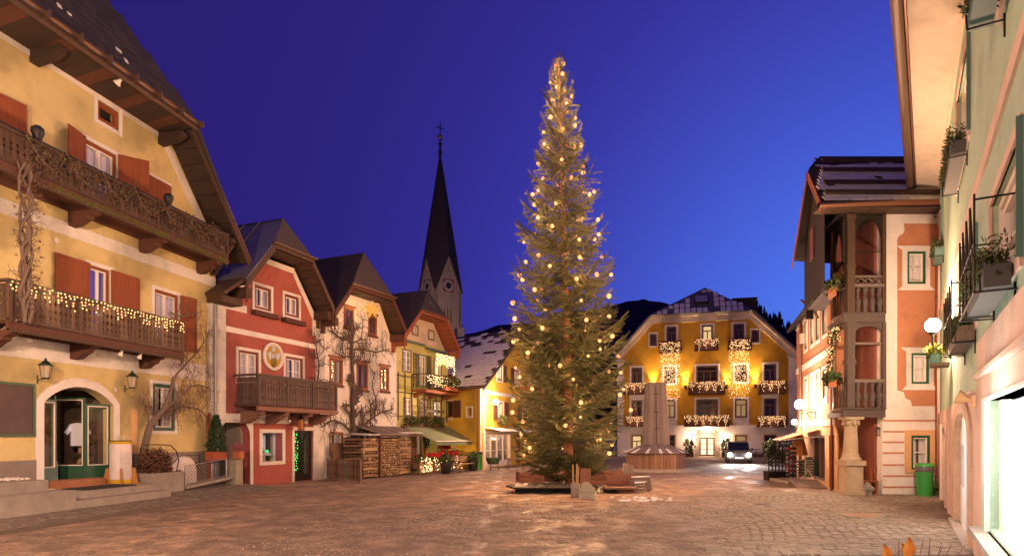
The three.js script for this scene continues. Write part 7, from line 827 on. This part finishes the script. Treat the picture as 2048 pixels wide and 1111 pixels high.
  // its string of bulbs, each with its own lamp
  const ls = thing('christmas_lights', 'string of warm bulbs spread over the christmas spruce', 'christmas lights', TB), N = 128, bg = fin(Sp(0.08, 0, 0, 0, 8, 6)), wire = [];
  for (let i = 0; i < N; i++) { const f = Math.pow((i + 0.5) / N, 0.85), yy = 16.0 - f * 14.9, a = i * 2.39996 + rr(-0.4, 0.4), r = rad(yy) * rr(0.66, 1.04) + 0.03, p = V(lean(yy) + Math.cos(a) * r, yy + (yy > 12 ? 0.3 : 0.05), Math.sin(a) * r); const b = part(ls, 'bulb', bg, M.treeBulb); b.position.copy(p); b.scale.setScalar(rr(0.6, 1.1)); const l = new THREE.PointLight(C(1, 0.48, 0.2), 5); l.shadow.radius = 1.5; l.castShadow = true; b.add(l); if (i % 2) wire.push(limb([p.clone().add(V(0, 0.05, 0)), V(p.x * 0.85, p.y + 0.25, p.z * 0.85), V(p.x * 0.45 + lean(yy) * 0.5, p.y + 0.1, p.z * 0.45)], 0.008, 0.008, 3)); }
  wire.push(limb([V(0.12, 0.4, 0.3), V(0.13, 3, 0.25), V(0.1, 6, 0.22), V(0.02, 9, 0.2)], 0.01, 0.01, 4)); part(ls, 'cable', wire, M.black).userData.kind = 'stuff';
}
// what surrounds its foot
{
  reseed(161);
  const rg = thing('board_enclosure', 'low ring of reddish boards round the foot of the christmas spruce', 'enclosure', TB), tn = [timber([0.24, 0.085, 0.05]), timber([0.19, 0.07, 0.042]), timber([0.29, 0.115, 0.068])];
  for (let k = 0; k < 10; k++) { const a0 = (k / 10) * 6.283 + 0.1, a1 = ((k + 1) / 10) * 6.283 + 0.1 - 0.02, R = 2.1, h = 0.5 + rr(-0.06, 0.1), p = (a, y) => [Math.sin(a) * R, y, Math.cos(a) * R]; if (k === 9) continue; for (let r = 0; r < 3; r++) part(rg, 'board', slab([p(a0, 0.06 + (r * h) / 3), p(a1, 0.06 + (r * h) / 3), p(a1, 0.05 + ((r + 1) * h) / 3 - 0.012), p(a0, 0.05 + ((r + 1) * h) / 3 - 0.012)], 0.035), pick(tn)); }
  part(rg, 'leaning_board', slab([[0.15, 0.1, 2.2], [0.5, 0.1, 2.2], [0.55, 0.8, 2.1], [0.2, 0.8, 2.1]], 0.03), tn[2]); part(rg, 'leaning_board', [slab([[1.1, 0.1, 2.15], [2.1, 0.1, 1.9], [2.1, 0.6, 1.85], [1.1, 0.55, 2.1]], 0.03)], tn[2]); part(rg, 'cross_board', [Bx(0.6, 2.5, 0.24, 0.34, 2.15, 2.2)], tn[0]);
  const g = thing('grey_board', 'upright grey weathered board right of the spruce', 'board', [4.25, 0, -22.9]); for (let i = 0; i < 4; i++) part(g, 'plank', Bx(-0.18 + i * 0.1, -0.09 + i * 0.1, 0, 0.95 - 0.03 * i, -0.02 + rr(0, 0.02), 0.03), M.greyWood);
  const pl = thing('plank_platform', 'low platform of planks and beams under a black tarpaulin by the spruce', 'platform', [2.2, 0, -21.5]); for (let i = 0; i < 5; i++) part(pl, 'plank', Bx(-2.3 + rr(-0.1, 0.1), 0.2, 0.16, 0.21, -0.75 + i * 0.28, -0.5 + i * 0.28).rotateY(0.05), M.blackWood); for (let i = 0; i < 4; i++) part(pl, 'plank', Bx(0.95, 2.05 + rr(-0.1, 0.2), 0.14, 0.2, -0.7 + i * 0.3, -0.43 + i * 0.3).rotateY(-0.08), M.brownWood); part(pl, 'beam', [Bx(-2.0, -0.9, 0.01, 0.15, -0.6, -0.45), Bx(1.2, 1.95, 0, 0.14, 0.1, 0.3), Bx(1.2, 2.0, 0, 0.13, -0.7, -0.5)], tn[1]);
  { const N = 34, K = 8, pos = [], idx = []; for (let j = 0; j <= K; j++) for (let i = 0; i <= N; i++) { const x = -2.1 + (i / N) * 3.5, w = j / K; pos.push(x, Math.max(0.015, (0.24 - 0.02 * x) * (1 - w * w) + 0.06 * Math.sin(i * 1.3 + j) * Math.sin(j * 0.9) + rr(-0.012, 0.012)), -0.7 + w * (1.3 + 0.15 * Math.sin(i * 0.8)) - 0.08 * x); } for (let j = 0; j < K; j++) for (let i = 0; i < N; i++) { const a = j * (N + 1) + i, b = a + N + 1; idx.push(a, b, a + 1, a + 1, b, b + 1); } const q = new THREE.BufferGeometry(); q.setAttribute('position', new THREE.Float32BufferAttribute(pos, 3)); q.setIndex(idx); q.computeVertexNormals(); part(pl, 'tarpaulin', q, M.tarp); }
  const st = thing('stakes', 'three pale wooden stakes set in a concrete pipe before the spruce', 'stakes', [2.02, 0, -19.9]); part(st, 'pipe', Lathe([[0.14, 0], [0.15, 0.42], [0.11, 0.42], [0.1, 0.1]], 16), M.concrete); part(st, 'stake', [[-0.06, 0.02], [0.03, 0.05], [0.07, -0.04]].map(([x, z]) => limb([V(x, 0.1, z), V(x * 1.4, 1.0 + z, z)], 0.032, 0.028, 6)), M.stake);
  const bl = thing('stone_block', 'small stone block with a rounded top before the spruce', 'stone', [2.32, 0, -19.45]); part(bl, 'block', [ext((() => { const s = new THREE.Shape(); s.moveTo(-0.24, 0.2); s.lineTo(0.24, 0.2); s.lineTo(0.24, 0.31); s.lineTo(0.17, 0.31); s.absarc(0, 0.31, 0.17, 0, Math.PI, false); s.lineTo(-0.24, 0.31); s.closePath(); return s; })(), -0.13, 0.13, { bevelEnabled: true, bevelSize: 0.012, bevelThickness: 0.012, bevelSegments: 2 }), Bx(-0.26, 0.26, 0, 0.185, -0.16, 0.15)], rock([0.4, 0.36, 0.27]));
  const pa = thing('pallet', 'snow-dusted wooden pallet tipped at the right of the spruce foot', 'pallet', [4.55, 0, -21.6], 0.5); for (let i = 0; i < 5; i++) part(pa, 'slat', Bx(-0.4, 0.4, 0.05 + i * 0.09, 0.12 + i * 0.09, -0.02 - i * 0.03, 0.01 - i * 0.03), M.greyWood); part(pa, 'snow', [Bx(-0.38, 0.36, 0.5, 0.53, -0.2, -0.08), Bx(-0.35, 0.2, 0.3, 0.36, -0.06, -0.05)], M.snow); part(pa, 'block', [Bx(-0.4, -0.3, 0, 0.42, -0.22, -0.12), Bx(0.3, 0.4, 0, 0.42, -0.22, -0.12)], M.greyWood);
  const sn = thing('snow_heap', 'scattered lumps of old snow on the ground right of the spruce', 'snow', [3.9, 0, -18.9]); const lump = []; for (let i = 0; i < 34; i++) { const r = rr(0.02, 0.075); lump.push(new THREE.IcosahedronGeometry(r, 1).scale(1.4, 0.55, 1).translate(rr(-0.9, 1.1) * rr(0.3, 1), r * 0.3, rr(-0.7, 0.5))); } part(sn, 'lumps', lump, M.snow); tag(sn, null, null, null, 'stuff');
}
// ---------------------------------------------------------------- espaliers, climbers
function twigs(stems, o) {                                // grows crooked side twigs from stems, keeping close to the wall plane (x, y), z is depth
  const out = [], grow = (p, d, l, r, depth) => { const n = Math.max(3, Math.round(l / 0.13)), pts = [p.clone()]; let q = p.clone(), v = d.clone(); for (let i = 0; i < n; i++) { v.add(V(rr(-0.55, 0.55), rr(-0.5, 0.58), rr(-0.12, 0.12))).normalize(); v.z *= 0.5; q = q.clone().addScaledVector(v, l / n); q.z = Math.max(0.04, Math.min(o.zmax ?? 0.3, q.z)); pts.push(q); } out.push(limb(pts, r, r * 0.45, depth > 1 ? 3 : 4)); if (depth < o.levels) { const m = Math.round(l * (o.density ?? 6)); for (let i = 0; i < m; i++) { const k = 1 + Math.floor(rnd() * (pts.length - 1)), s = rnd() < 0.5 ? -1 : 1, b = pts[k].clone().sub(pts[k - 1]).normalize(); grow(pts[k], V(-b.y * s + b.x * 0.5, b.x * s + b.y * 0.4 + 0.25, rr(-0.1, 0.2)), l * rr(0.22, 0.5), r * 0.55, depth + 1); } } };
  for (const [pts, r] of stems) { const c = new THREE.CatmullRomCurve3(pts.map((p) => V(...p))), L = c.getLength(), P = c.getPoints(Math.ceil(L * 5)); for (const q of P) { q.x += rr(-0.02, 0.02); q.y += rr(-0.02, 0.02); } out.push(limb(P, r, r * 0.4, 6)); const m = Math.round(L * (o.main ?? 7)); for (let i = 0; i < m; i++) { const t = 0.12 + 0.88 * rnd(), p = c.getPoint(t), b = c.getTangent(t), s = rnd() < 0.5 ? -1 : 1; grow(p, V(-b.y * s + b.x * 0.4, b.x * s + b.y * 0.4 + 0.3, 0.1), rr(0.25, o.len ?? 0.8), r * 0.32 * (o.thick ?? 1) * (1.15 - t * 0.6), 1); } }
  return out;
}
{
  reseed(171);
  const e = thing('espalier_tree', 'big bare espalier tree trained over the white house front', 'espalier', WP.pos, WP.turn), T0 = [1.75, 0, 0.2];
  const stems = [[[[1.75, 1.6, 0.2], [1.72, 3, 0.15], [1.75, 4.6, 0.12], [1.72, 6.5, 0.12], [1.9, 7.0, 0.12]], 0.13], [[[1.75, 1.95, 0.2], [0.9, 2.5, 0.2], [0.2, 2.6, 0.2], [-0.5, 2.3, 0.2]], 0.06], [[[1.78, 1.9, 0.2], [2.6, 2.5, 0.2], [3.6, 3.0, 0.2], [4.9, 3.3, 0.2]], 0.07], [[[1.8, 1.9, 0.2], [2.9, 2.2, 0.2], [3.0, 3.2, 0.2], [2.95, 3.7, 0.2]], 0.05], [[[1.72, 6.4, 0.14], [0.9, 6.4, 0.14], [0.3, 6.7, 0.14], [0.1, 7.4, 0.14], [0.2, 7.7, 0.14]], 0.05], [[[1.72, 6.0, 0.14], [2.6, 6.1, 0.14], [3.6, 6.1, 0.14], [4.6, 6.4, 0.14]], 0.055], [[[1.72, 6.3, 0.14], [2.3, 6.6, 0.14], [2.5, 7.6, 0.14]], 0.04], [[[1.72, 5.7, 0.14], [1.0, 5.6, 0.14], [0.3, 5.8, 0.14]], 0.04], [[[1.72, 5.3, 0.14], [2.3, 5.6, 0.14], [2.7, 6.2, 0.14]], 0.035], [[[3.3, 2.9, 0.2], [3.5, 3.6, 0.16], [3.2, 4.4, 0.16], [3.4, 5.1, 0.16]], 0.04], [[[-0.5, 2.4, 0.2], [-0.75, 3.6, 0.18], [-0.6, 5.0, 0.18], [-0.75, 6.0, 0.18], [-0.3, 6.2, 0.18]], 0.045]];
  part(e, 'trunk', limb([V(1.78, 0, 0.22), V(1.75, 0.9, 0.2), V(1.75, 1.7, 0.2)], 0.16, 0.13, 8), M.bark); part(e, 'branches', twigs(stems, { levels: 2, main: 7, len: 1.0, density: 5.5, zmax: 0.35, thick: 1.7 }), rock([0.1, 0.068, 0.055])).userData.kind = 'stuff';
  const s = thing('small_espalier', 'gnarled bare tree leaning over the ground-floor window of the yellow house', 'espalier', LP.pos, LP.turn);
  part(s, 'trunk', limb([V(4.85, 0.85, 0.25), V(4.95, 1.5, 0.25), V(5.15, 2.3, 0.3), V(5.7, 2.9, 0.4), V(6.0, 3.4, 0.4), V(6.25, 4.15, 0.4)], 0.15, 0.06, 7), M.bark); part(s, 'branches', twigs([[[[5.1, 2.1, 0.3], [5.5, 2.7, 0.3], [6.5, 3.0, 0.3], [7.6, 3.0, 0.35], [8.3, 2.7, 0.3]], 0.07], [[[5.7, 2.9, 0.4], [6.4, 3.3, 0.4], [7.3, 3.9, 0.4], [8.4, 3.9, 0.3]], 0.06], [[[6.2, 4.1, 0.4], [7.0, 4.8, 0.4], [7.9, 5.6, 0.35], [8.4, 6.3, 0.3]], 0.04], [[[5.1, 2.3, 0.3], [5.0, 3.0, 0.3], [4.7, 3.4, 0.25]], 0.03], [[[6.3, 6.6, 0.2], [6.6, 6.5, 0.4], [7.2, 6.7, 0.4], [8.1, 7.0, 0.3]], 0.035]], { levels: 3, main: 12, len: 1.0, density: 8, zmax: 0.8 }), M.twig).userData.kind = 'stuff';
  const v = thing('climbing_vine', 'knotty climbing vine up the left edge of the yellow house', 'climber', LP.pos, LP.turn); part(v, 'stem', [...[0, 1, 2, 3].map((k) => limb(new THREE.CatmullRomCurve3(Array.from({ length: 16 }, (_, i) => V(-0.3 + 0.12 * Math.sin(i * 0.9 + k * 1.7) + rr(-0.06, 0.06), 5.0 + i * 0.29, 1.2 + 0.08 * Math.cos(i * 0.8 + k * 2)))).getPoints(50), 0.055, 0.03, 5)), limb([V(-0.55, 0, 0.2), V(-0.5, 3, 0.15), V(-0.45, 4.6, 0.2), V(-0.4, 5.1, 1.1)], 0.07, 0.05, 6)], M.bark); part(v, 'twigs', twigs([[[[-0.3, 5.0, 1.2], [-0.35, 6.4, 1.2], [-0.25, 8.0, 1.25], [-0.2, 9.4, 1.25]], 0.05]], { levels: 2, main: 22, len: 0.5, zmax: 1.7 }), M.twig).userData.kind = 'stuff'; part(v, 'leaves', leaves(300, () => V(rr(-0.55, 0.05), rr(5, 9.4), rr(1.1, 1.5)), 0.08), M.dry).userData.kind = 'stuff';
  const c = thing('creeper', 'dry leafy creeper hanging in swags along the upper balcony', 'climber', LP.pos, LP.turn), st = []; for (let i = 0; i < 7; i++) { const x = -0.3 + i * 1.25; st.push([[[x, 10.15, 1.2], [x + 0.3, 9.75, 1.25], [x + 0.75, 9.5, 1.25], [x + 1.25, 10.0, 1.2]], 0.03]); } part(c, 'stem', twigs(st, { levels: 2, main: 18, len: 0.5, zmax: 1.45 }), M.twig).userData.kind = 'stuff'; part(c, 'leaves', leaves(900, () => { const k = rnd() * 8.4, f = (k / 1.25) % 1; return V(-0.3 + k, 10.1 - 0.55 * Math.sin(f * 3.14) + rr(-0.22, 0.2), rr(1.14, 1.36)); }, 0.11), mat([0.1, 0.055, 0.025])).userData.kind = 'stuff'; part(c, 'green_leaves', leaves(130, () => { const k = rnd() * 8.4, f = (k / 1.25) % 1; return V(-0.3 + k, 10.1 - 0.5 * Math.sin(f * 3.14) + rr(-0.2, 0.16), rr(1.14, 1.38)); }, 0.1), M.leaf2).userData.kind = 'stuff';
  const mo = []; for (let i = 0; i < 500; i++) { const x = rr(0.4, 8.4); mo.push(Sp(rr(0.012, 0.03), x, 9.02 + rr(-0.05, 0.1), 1.16, 4, 3)); } part(c, 'moss', mo, mat([0.12, 0.14, 0.02])).userData.kind = 'stuff';
}
// ---------------------------------------------------------------- terrace, fence and plants before the yellow house
{
  reseed(181);
  const st = structure('terrace', ext(poly([[0.301, 0], [0.301, -1.5], [4.3, -1.5], [4.3, 0]]), -0.34, 0.3).rotateX(-Math.PI / 2), M.concrete, 'low concrete terrace before the arched shop door'); onL(st, 0, 0, 0);
  const s2 = structure('steps', [Bx(-7, 0.3, -0.34, 0.7, 0.041, 1.28), Bx(-7, 0.55, -0.34, 0.4, 1.281, 1.95), Bx(0.551, 4.2, -0.34, 0.09, 1.501, 1.97)], M.concrete, 'worn concrete steps at the left edge'); onL(s2, 0, 0, 0);
  const pvm = rock([0.17, 0.135, 0.11], { bumpScale: 0.03 }); const s3 = structure('pavement', [slab([[-7, 0, 0], [-7, -0.24, 3.3], [9.6, -0.24, 2.9], [9.3, 0, 0]], 0.12)], pvm, 'sloping sett pavement before the yellow house'); onL(s3, 0, 0, 0); { const g = fin(new THREE.CylinderGeometry(0.5, 0.54, 1, 4, 1).rotateY(Math.PI / 4).scale(0.16 * 1.38, 0.03, 0.12 * 1.38)), im = new THREE.InstancedMesh(g, rock([1, 1, 1]), 1700), q = new THREE.Object3D(); let n = 0; for (let r = 0; r < 12; r++) for (let i = 0; i < 140 && n < 1700; i++) { const z = 1.45 + r * 0.133, x = -3 + i * 0.175 + (r % 2) * 0.085; if (x > 9.3 || z > 3.2 - (x + 7) * 0.025) continue; q.position.set(x, -0.0735 * z - 0.004 + rr(-0.006, 0.006), z); q.rotation.set(0.07, rr(-0.08, 0.08), 0); q.updateMatrix(); im.setMatrixAt(n, q.matrix); const k = rr(0.13, 0.24); im.setColorAt(n++, C(k * 1.1, k * 0.88, k * 0.7)); } im.count = n; im.name = 'setts'; im.userData.kind = 'stuff'; im.castShadow = im.receiveShadow = true; s3.add(im); }
  const L = (n, l, c, g) => thing(n, l, c, LP.pos, LP.turn, g);
  const pb = L('pebble_bed', 'bed of pale pebbles below the notice board', 'pebbles'); const peb = []; for (let i = 0; i < 420; i++) peb.push(new THREE.IcosahedronGeometry(rr(0.022, 0.045), 0).scale(1.2, 0.7, 1).translate(rr(-1.8, 0.25), 0.715 + rr(0, 0.03), rr(0.1, 0.8))); part(pb, 'pebbles', peb, mat([0.66, 0.62, 0.56])); tag(pb, null, null, null, 'stuff');
  const mt = L('door_mat', 'black rubber honeycomb mat on the terrace before the shop door', 'door mat'); part(mt, 'mat', Bx(1.5, 3.35, 0.3, 0.322, 0.45, 1.4), M.rubber); const bars = []; for (let i = 0; i < 22; i++) bars.push(Bx(1.5 + i * 0.085, 1.52 + i * 0.085, 0.323, 0.337, 0.45, 1.4)); for (let i = 0; i < 12; i++) bars.push(Bx(1.5, 3.35, 0.323, 0.335, 0.45 + i * 0.082, 0.47 + i * 0.082)); part(mt, 'ribs', bars, M.rubber).userData.kind = 'stuff';
  const pf = L('parasol_stand', 'round stone parasol foot with a short pole in the shop doorway', 'parasol stand'); part(pf, 'foot', Lathe([[0.001, 0.32], [0.3, 0.32], [0.32, 0.38], [0.27, 0.46], [0.06, 0.5], [0.001, 0.5]], 20).translate(2.2, 0, -0.5), M.stone); part(pf, 'pole', Cy(0.025, 0.025, 0.65, 2.2, 0.48, -0.5, 10), M.steel);
  const col = L('display_drum', 'white and yellow display drum on an orange wooden stand by the shop door', 'display'); part(col, 'drum', Cy(0.33, 0.33, 1.28, 3.75, 0.42, 0.4, 28), mat([0.78, 0.7, 0.68], { map: T.plaster })); part(col, 'band', [Cy(0.337, 0.337, 0.13, 3.75, 0.34, 0.4, 28), Cy(0.337, 0.337, 0.09, 3.75, 1.66, 0.4, 28)], mat([0.55, 0.35, 0.02])); part(col, 'top', Cy(0.35, 0.35, 0.025, 3.75, 1.752, 0.4, 28), M.black); const ft = []; for (let i = 0; i < 4; i++) { const a = i * 1.571 + 0.78; ft.push(ext(poly([[0.3, 0], [0.52, 0], [0.42, 0.55], [0.34, 0.55]]), -0.03, 0.03).rotateY(a)); } part(col, 'stand', fin(ft).clone().translate(3.75, 0.3, 0.4), timber([0.5, 0.22, 0.05])); part(col, 'stand', Bx(3.3, 4.2, 0.302, 0.34, 0.0, 0.8), timber([0.45, 0.2, 0.05]));
  const fg = L('figurines', 'two tiny figurines standing on the display drum', 'figurines'); part(fg, 'figurine', [Lathe([[0.001, 0], [0.04, 0], [0.03, 0.08], [0.015, 0.1], [0.03, 0.14], [0.001, 0.17]], 8).translate(3.62, 1.78, 0.45), Lathe([[0.001, 0], [0.04, 0], [0.035, 0.06], [0.02, 0.1], [0.03, 0.13], [0.001, 0.16]], 8).translate(3.88, 1.78, 0.4)], mat([0.6, 0.5, 0.45]));
  const pl = L('planter', 'low concrete planter with a brown leafless shrub at the end of the terrace', 'planter'); part(pl, 'wall', [Bx(4.32, 5.9, -0.3, 0.62, 0.95, 1.12), Bx(4.32, 4.5, -0.3, 0.62, 0.05, 0.949), Bx(5.72, 5.9, -0.3, 0.62, 0.05, 0.949)], M.concrete); part(pl, 'soil', Bx(4.5, 5.72, 0.4, 0.5, 0.05, 0.949), M.dry); part(pl, 'shrub', leaves(1300, inBall(5.1, 0.95, 0.6, 0.62, 0.55, 0.4), 0.13, 0.7), M.dry).userData.kind = 'stuff'; part(pl, 'twigs', Array.from({ length: 60 }, () => limb([V(5.1 + rr(-0.3, 0.3), 0.5, 0.6), V(5.1 + rr(-0.5, 0.5), 0.95, 0.6 + rr(-0.2, 0.2)), V(5.1 + rr(-0.75, 0.75), rr(1.1, 1.6), 0.6 + rr(-0.35, 0.35))], 0.012, 0.004, 3)), M.twig).userData.kind = 'stuff';
  const hr = L('handrail', 'bent iron handrail arching over the brown shrub', 'handrail'); part(hr, 'rail', limb([V(4.3, 1.62, 0.8), V(5.0, 1.62, 0.8), V(5.6, 1.58, 0.8), V(5.9, 1.35, 0.8), V(6.0, 1.0, 0.8), V(5.9, 0.7, 0.8), V(5.85, 0.6, 0.8)], 0.02, 0.02, 6), M.iron);
  const hb = L('cellar_hatch', 'white arched hood with a dark red hatch at the foot of the yellow wall', 'cellar hatch'); { const s = new THREE.Shape(); s.moveTo(-0.72, 0); s.lineTo(0.72, 0); s.lineTo(0.72, 0.45); s.absellipse(0, 0.45, 0.72, 0.68, 0, Math.PI, false); s.closePath(); part(hb, 'hood', ext(s, 0.05, 0.3).translate(6.9, 0.02, 0), M.white); const q = new THREE.Shape(); q.moveTo(-0.4, 0); q.lineTo(0.3, 0); q.lineTo(0.3, 0.3); q.absellipse(-0.05, 0.3, 0.35, 0.3, 0, Math.PI, false); q.closePath(); part(hb, 'hatch', ext(q, 0.3, 0.36).translate(6.62, 0.02, 0), M.maroon); part(hb, 'brick_edge', [Bx(6.13, 6.22, 0.0, 0.75, 0.305, 0.4)], M.sandstone); }
  const fe = L('chain_fence', 'wire mesh fence in a steel tube frame before the cellar hatch', 'fence'); { const a = V(6.1, 0.12, 1.0), b = V(8.5, 0.3, 1.0), wires = []; for (let i = -6; i < 18; i++) for (const s of [-1, 1]) { const x0 = 6.1 + i * 0.155, y0 = s > 0 ? 0 : 0.62; const p = [], n = 8; for (let k = 0; k <= n; k++) { const x = x0 + k * 0.0775, y = y0 + s * k * 0.0775; if (x >= 6.12 && x <= 8.48) p.push(V(x, 0.14 + y + 0.075 * (x - 6.1), 1.0 + 0.004 * s)); } if (p.length > 1) wires.push(limb([p[0], p.at(-1)], 0.006, 0.006, 3)); } part(fe, 'wire_mesh', wires, M.iron); part(fe, 'frame', [rod(V(6.1, 0.02, 1.0), V(6.1, 0.82, 1.0), 0.026, 8), rod(V(8.5, 0.2, 1.0), V(8.5, 1.0, 1.0), 0.026, 8), rod(V(6.1, 0.8, 1.0), V(8.5, 0.98, 1.0), 0.018, 8), rod(V(6.1, 0.12, 1.0), V(8.5, 0.3, 1.0), 0.014, 8)], M.steel); part(fe, 'kerb', slab([[6.0, 0.06, 0.86], [6.0, 0.06, 1.16], [8.7, 0.26, 1.16], [8.7, 0.26, 0.86]], 0.1), M.concrete); }
  const f2 = L('wire_hoop', 'second wire mesh panel close to the yellow wall', 'fence'); part(f2, 'frame', [limb([V(6.2, 0.9, 0.42), V(6.5, 1.15, 0.42), V(7.6, 1.18, 0.42), V(7.65, 0.85, 0.42)], 0.014, 0.014)], M.iron);
  const pr = L('stone_pillar', 'rough stone pillar at the passage of the red house', 'pillar'); part(pr, 'pillar', [ext(poly([[8.75, -0.3], [9.25, -0.3], [9.22, 0.95], [8.78, 0.92]]), 0.75, 1.25)], rock([0.36, 0.33, 0.25], { bumpScale: 0.05 }));
  const cp = L('potted_conifer', 'dark green conifer in a red clay trough on the stone pillar', 'potted conifer'); part(cp, 'trough', Bx(8.05, 8.95, 0.92, 1.28, 0.35, 0.75), mat([0.34, 0.085, 0.045])); part(cp, 'stem', Cy(0.04, 0.05, 1.0, 8.45, 1.2, 0.55, 7), M.bark); part(cp, 'foliage', leaves(2600, () => { const y = rnd(), r = 0.36 * Math.pow(1 - y, 0.6) * (y < 0.12 ? 0.8 : 1) + 0.03, a = rr(0, 6.28), q = Math.sqrt(rr(0.25, 1)); return V(8.45 + Math.cos(a) * r * q, 1.3 + y * 1.45, 0.55 + Math.sin(a) * r * q); }, 0.11, 0.7), M.conifer).userData.kind = 'stuff';
  const he = L('heather_pot', 'pink heather in a square pot beside the potted conifer', 'flower pot'); part(he, 'pot', [Bx(8.98, 9.3, 0.96, 1.26, 0.95, 1.27), Bx(8.96, 9.32, 1.24, 1.28, 0.93, 1.29)], M.clay); part(he, 'blooms', leaves(420, inBall(9.12, 1.42, 1.1, 0.24, 0.2, 0.24), 0.1, 0.5), M.heather).userData.kind = 'stuff';
}
// ---------------------------------------------------------------- small things on the ground
{
  const mh = thing('manhole_cover', 'round rusty manhole cover in the pavement', 'manhole cover', [8.35, 0.03, -14.9]); part(mh, 'cover', [Cy(0.42, 0.42, 0.02, 0, 0, 0, 28)], mat([0.3, 0.17, 0.09], { map: T.stone, roughness: 0.7, metalness: 0.2 })); part(mh, 'ring', new THREE.TorusGeometry(0.46, 0.03, 6, 32).rotateX(Math.PI / 2).scale(1, 0.5, 1).translate(0, 0.012, 0), M.concrete);
  const gr = thing('drain_grate', 'rectangular iron drain grate in the road right of the tree', 'drain grate', [7.3, 0.012, -17.3], 0.1); for (let i = 0; i < 8; i++) part(gr, 'bar', Bx(-0.32 + i * 0.085, -0.28 + i * 0.085, 0, 0.022, -0.2, 0.2), M.iron); part(gr, 'frame', [Bx(-0.37, 0.37, 0, 0.025, -0.25, -0.205), Bx(-0.37, 0.37, 0, 0.025, 0.205, 0.25)], M.iron);
  reseed(191); const sh = thing('foreground_shrub', 'bare twigs with a few orange leaves at the bottom right edge', 'shrub', [3.55, 0, -5.7]); part(sh, 'twigs', Array.from({ length: 16 }, (_, i) => { const x = -0.12 + i * 0.028 + rr(-0.02, 0.02), f = rr(-0.12, 0.2) + (i > 8 ? 0.12 : 0); return limb([V(x * 0.4, 0, 0), V(x * 0.7 + f * 0.3, 0.5, rr(-0.08, 0.08)), V(x + f, rr(0.88, 1.03), rr(-0.1, 0.1))], 0.008, 0.003, 4); }), M.twig);
  const leafG = (w, l) => { const pos = [], N = 8; for (let i = 0; i < N; i++) for (const s of [-1, 1]) { const y0 = (i / N) * l, y1 = ((i + 1) / N) * l, w0 = w * Math.sin(Math.pow(i / N, 0.8) * 3.14), w1 = w * Math.sin(Math.pow((i + 1) / N, 0.8) * 3.14), c = (y) => 0.02 * Math.sin((y / l) * 3); pos.push(0, y0, c(y0), s * w0, y0, c(y0) + 0.025, s * w1, y1, c(y1) + 0.025, 0, y0, c(y0), s * w1, y1, c(y1) + 0.025, 0, y1, c(y1)); } const g = new THREE.BufferGeometry(); g.setAttribute('position', new THREE.Float32BufferAttribute(pos, 3)); g.computeVertexNormals(); return g; };
  for (const [x, y, z, s, rz] of [[0.0, 0.84, 0.05, 1.15, -0.15], [-0.17, 0.82, 0.06, 0.9, 0.2], [0.03, 0.85, 0.02, 0.8, 0.35]]) part(sh, 'leaf', leafG(0.05, 0.17).scale(s, s, s).rotateZ(rz).translate(x, y, z), mat([0.38, 0.14, 0.015], { roughness: 0.8 }));
  part(sh, 'grass', leaves(60, () => V(rr(-0.5, -0.2), rr(0.62, 0.78), rr(-0.1, 0.1)), 0.12, 0.25), mat([0.22, 0.25, 0.04])).userData.kind = 'stuff';
  { // crumbs of ice and grit left on the ground, thick in patches
    const nz = fbm(6, 6, 4, 611), g = fin(new THREE.IcosahedronGeometry(1, 0)), N = 9000, im = new THREE.InstancedMesh(g, mat([0.55, 0.47, 0.41], { roughness: 0.6 }), N), q = new THREE.Object3D(); reseed(613); let n = 0;
    for (let k = 0; k < 400000 && n < N; k++) { const z = -8.4 - 28 * Math.pow(rnd(), 1.4), x = rr(-0.72, 0.6) * -z, near = Math.exp(-(((x - 6) / 2.6) ** 2) - ((z + 18) / 5) ** 2) + 0.7 * Math.exp(-(((x - 1) / 3) ** 2) - ((z + 14) / 3) ** 2) + 0.8 * Math.exp(-(((x + 7.4) / 1) ** 2) - ((z + 24.5) / 2) ** 2); if (x > 10.2 || Math.hypot(x - 2.2, z + 23.9) < 2.4 || (x < -8.3 && z > -23) || rnd() > (0.05 + near) * sm(0.42, 0.66, nz((x + 30) / 9, (z + 50) / 9))) continue; const s = rr(0.004, 0.012); q.position.set(x, 0.008 + s * 0.2, z); q.scale.set(s * rr(1, 2), s * 0.6, s * rr(1, 1.6)); q.rotation.y = rr(0, 3); q.updateMatrix(); im.setMatrixAt(n++, q.matrix); }
    im.count = n; im.name = 'ice_crumbs'; tag(im, 'crumbs of ice and grit scattered over the square', 'ice', null, 'stuff'); im.receiveShadow = true; scene.add(im); }
  // unseen lamps: two placed to light the square and its fronts, one the church tower
  for (const [x, y, z, I, l] of [[-8.4, 5.2, -5.6, 350, 'unseen globe lamp on a post left of the viewer, lighting the near house fronts'], [0.6, 7.0, 4.5, 700, 'unseen globe lamp on a post behind the viewer, lighting the square'], [-13.5, 9, -84, 900, 'unseen globe lamp behind the houses, placed to light the church tower']]) { const t = thing('street_lamp', l, 'street lamp', [x, 0, z]); part(t, 'post', [Cy(0.05, 0.09, y - 0.3, 0, 0, 0, 10), Cy(0.12, 0.08, 0.1, 0, y - 0.32, 0, 10)], M.iron); part(t, 'globe', Sp(0.22, 0, y, 0, 16, 12), glow([1, 0.84, 0.66], 30)); lampLight(t, 0, y, 0, I, LAMP, 11); }
}
renderer.render(scene, camera);
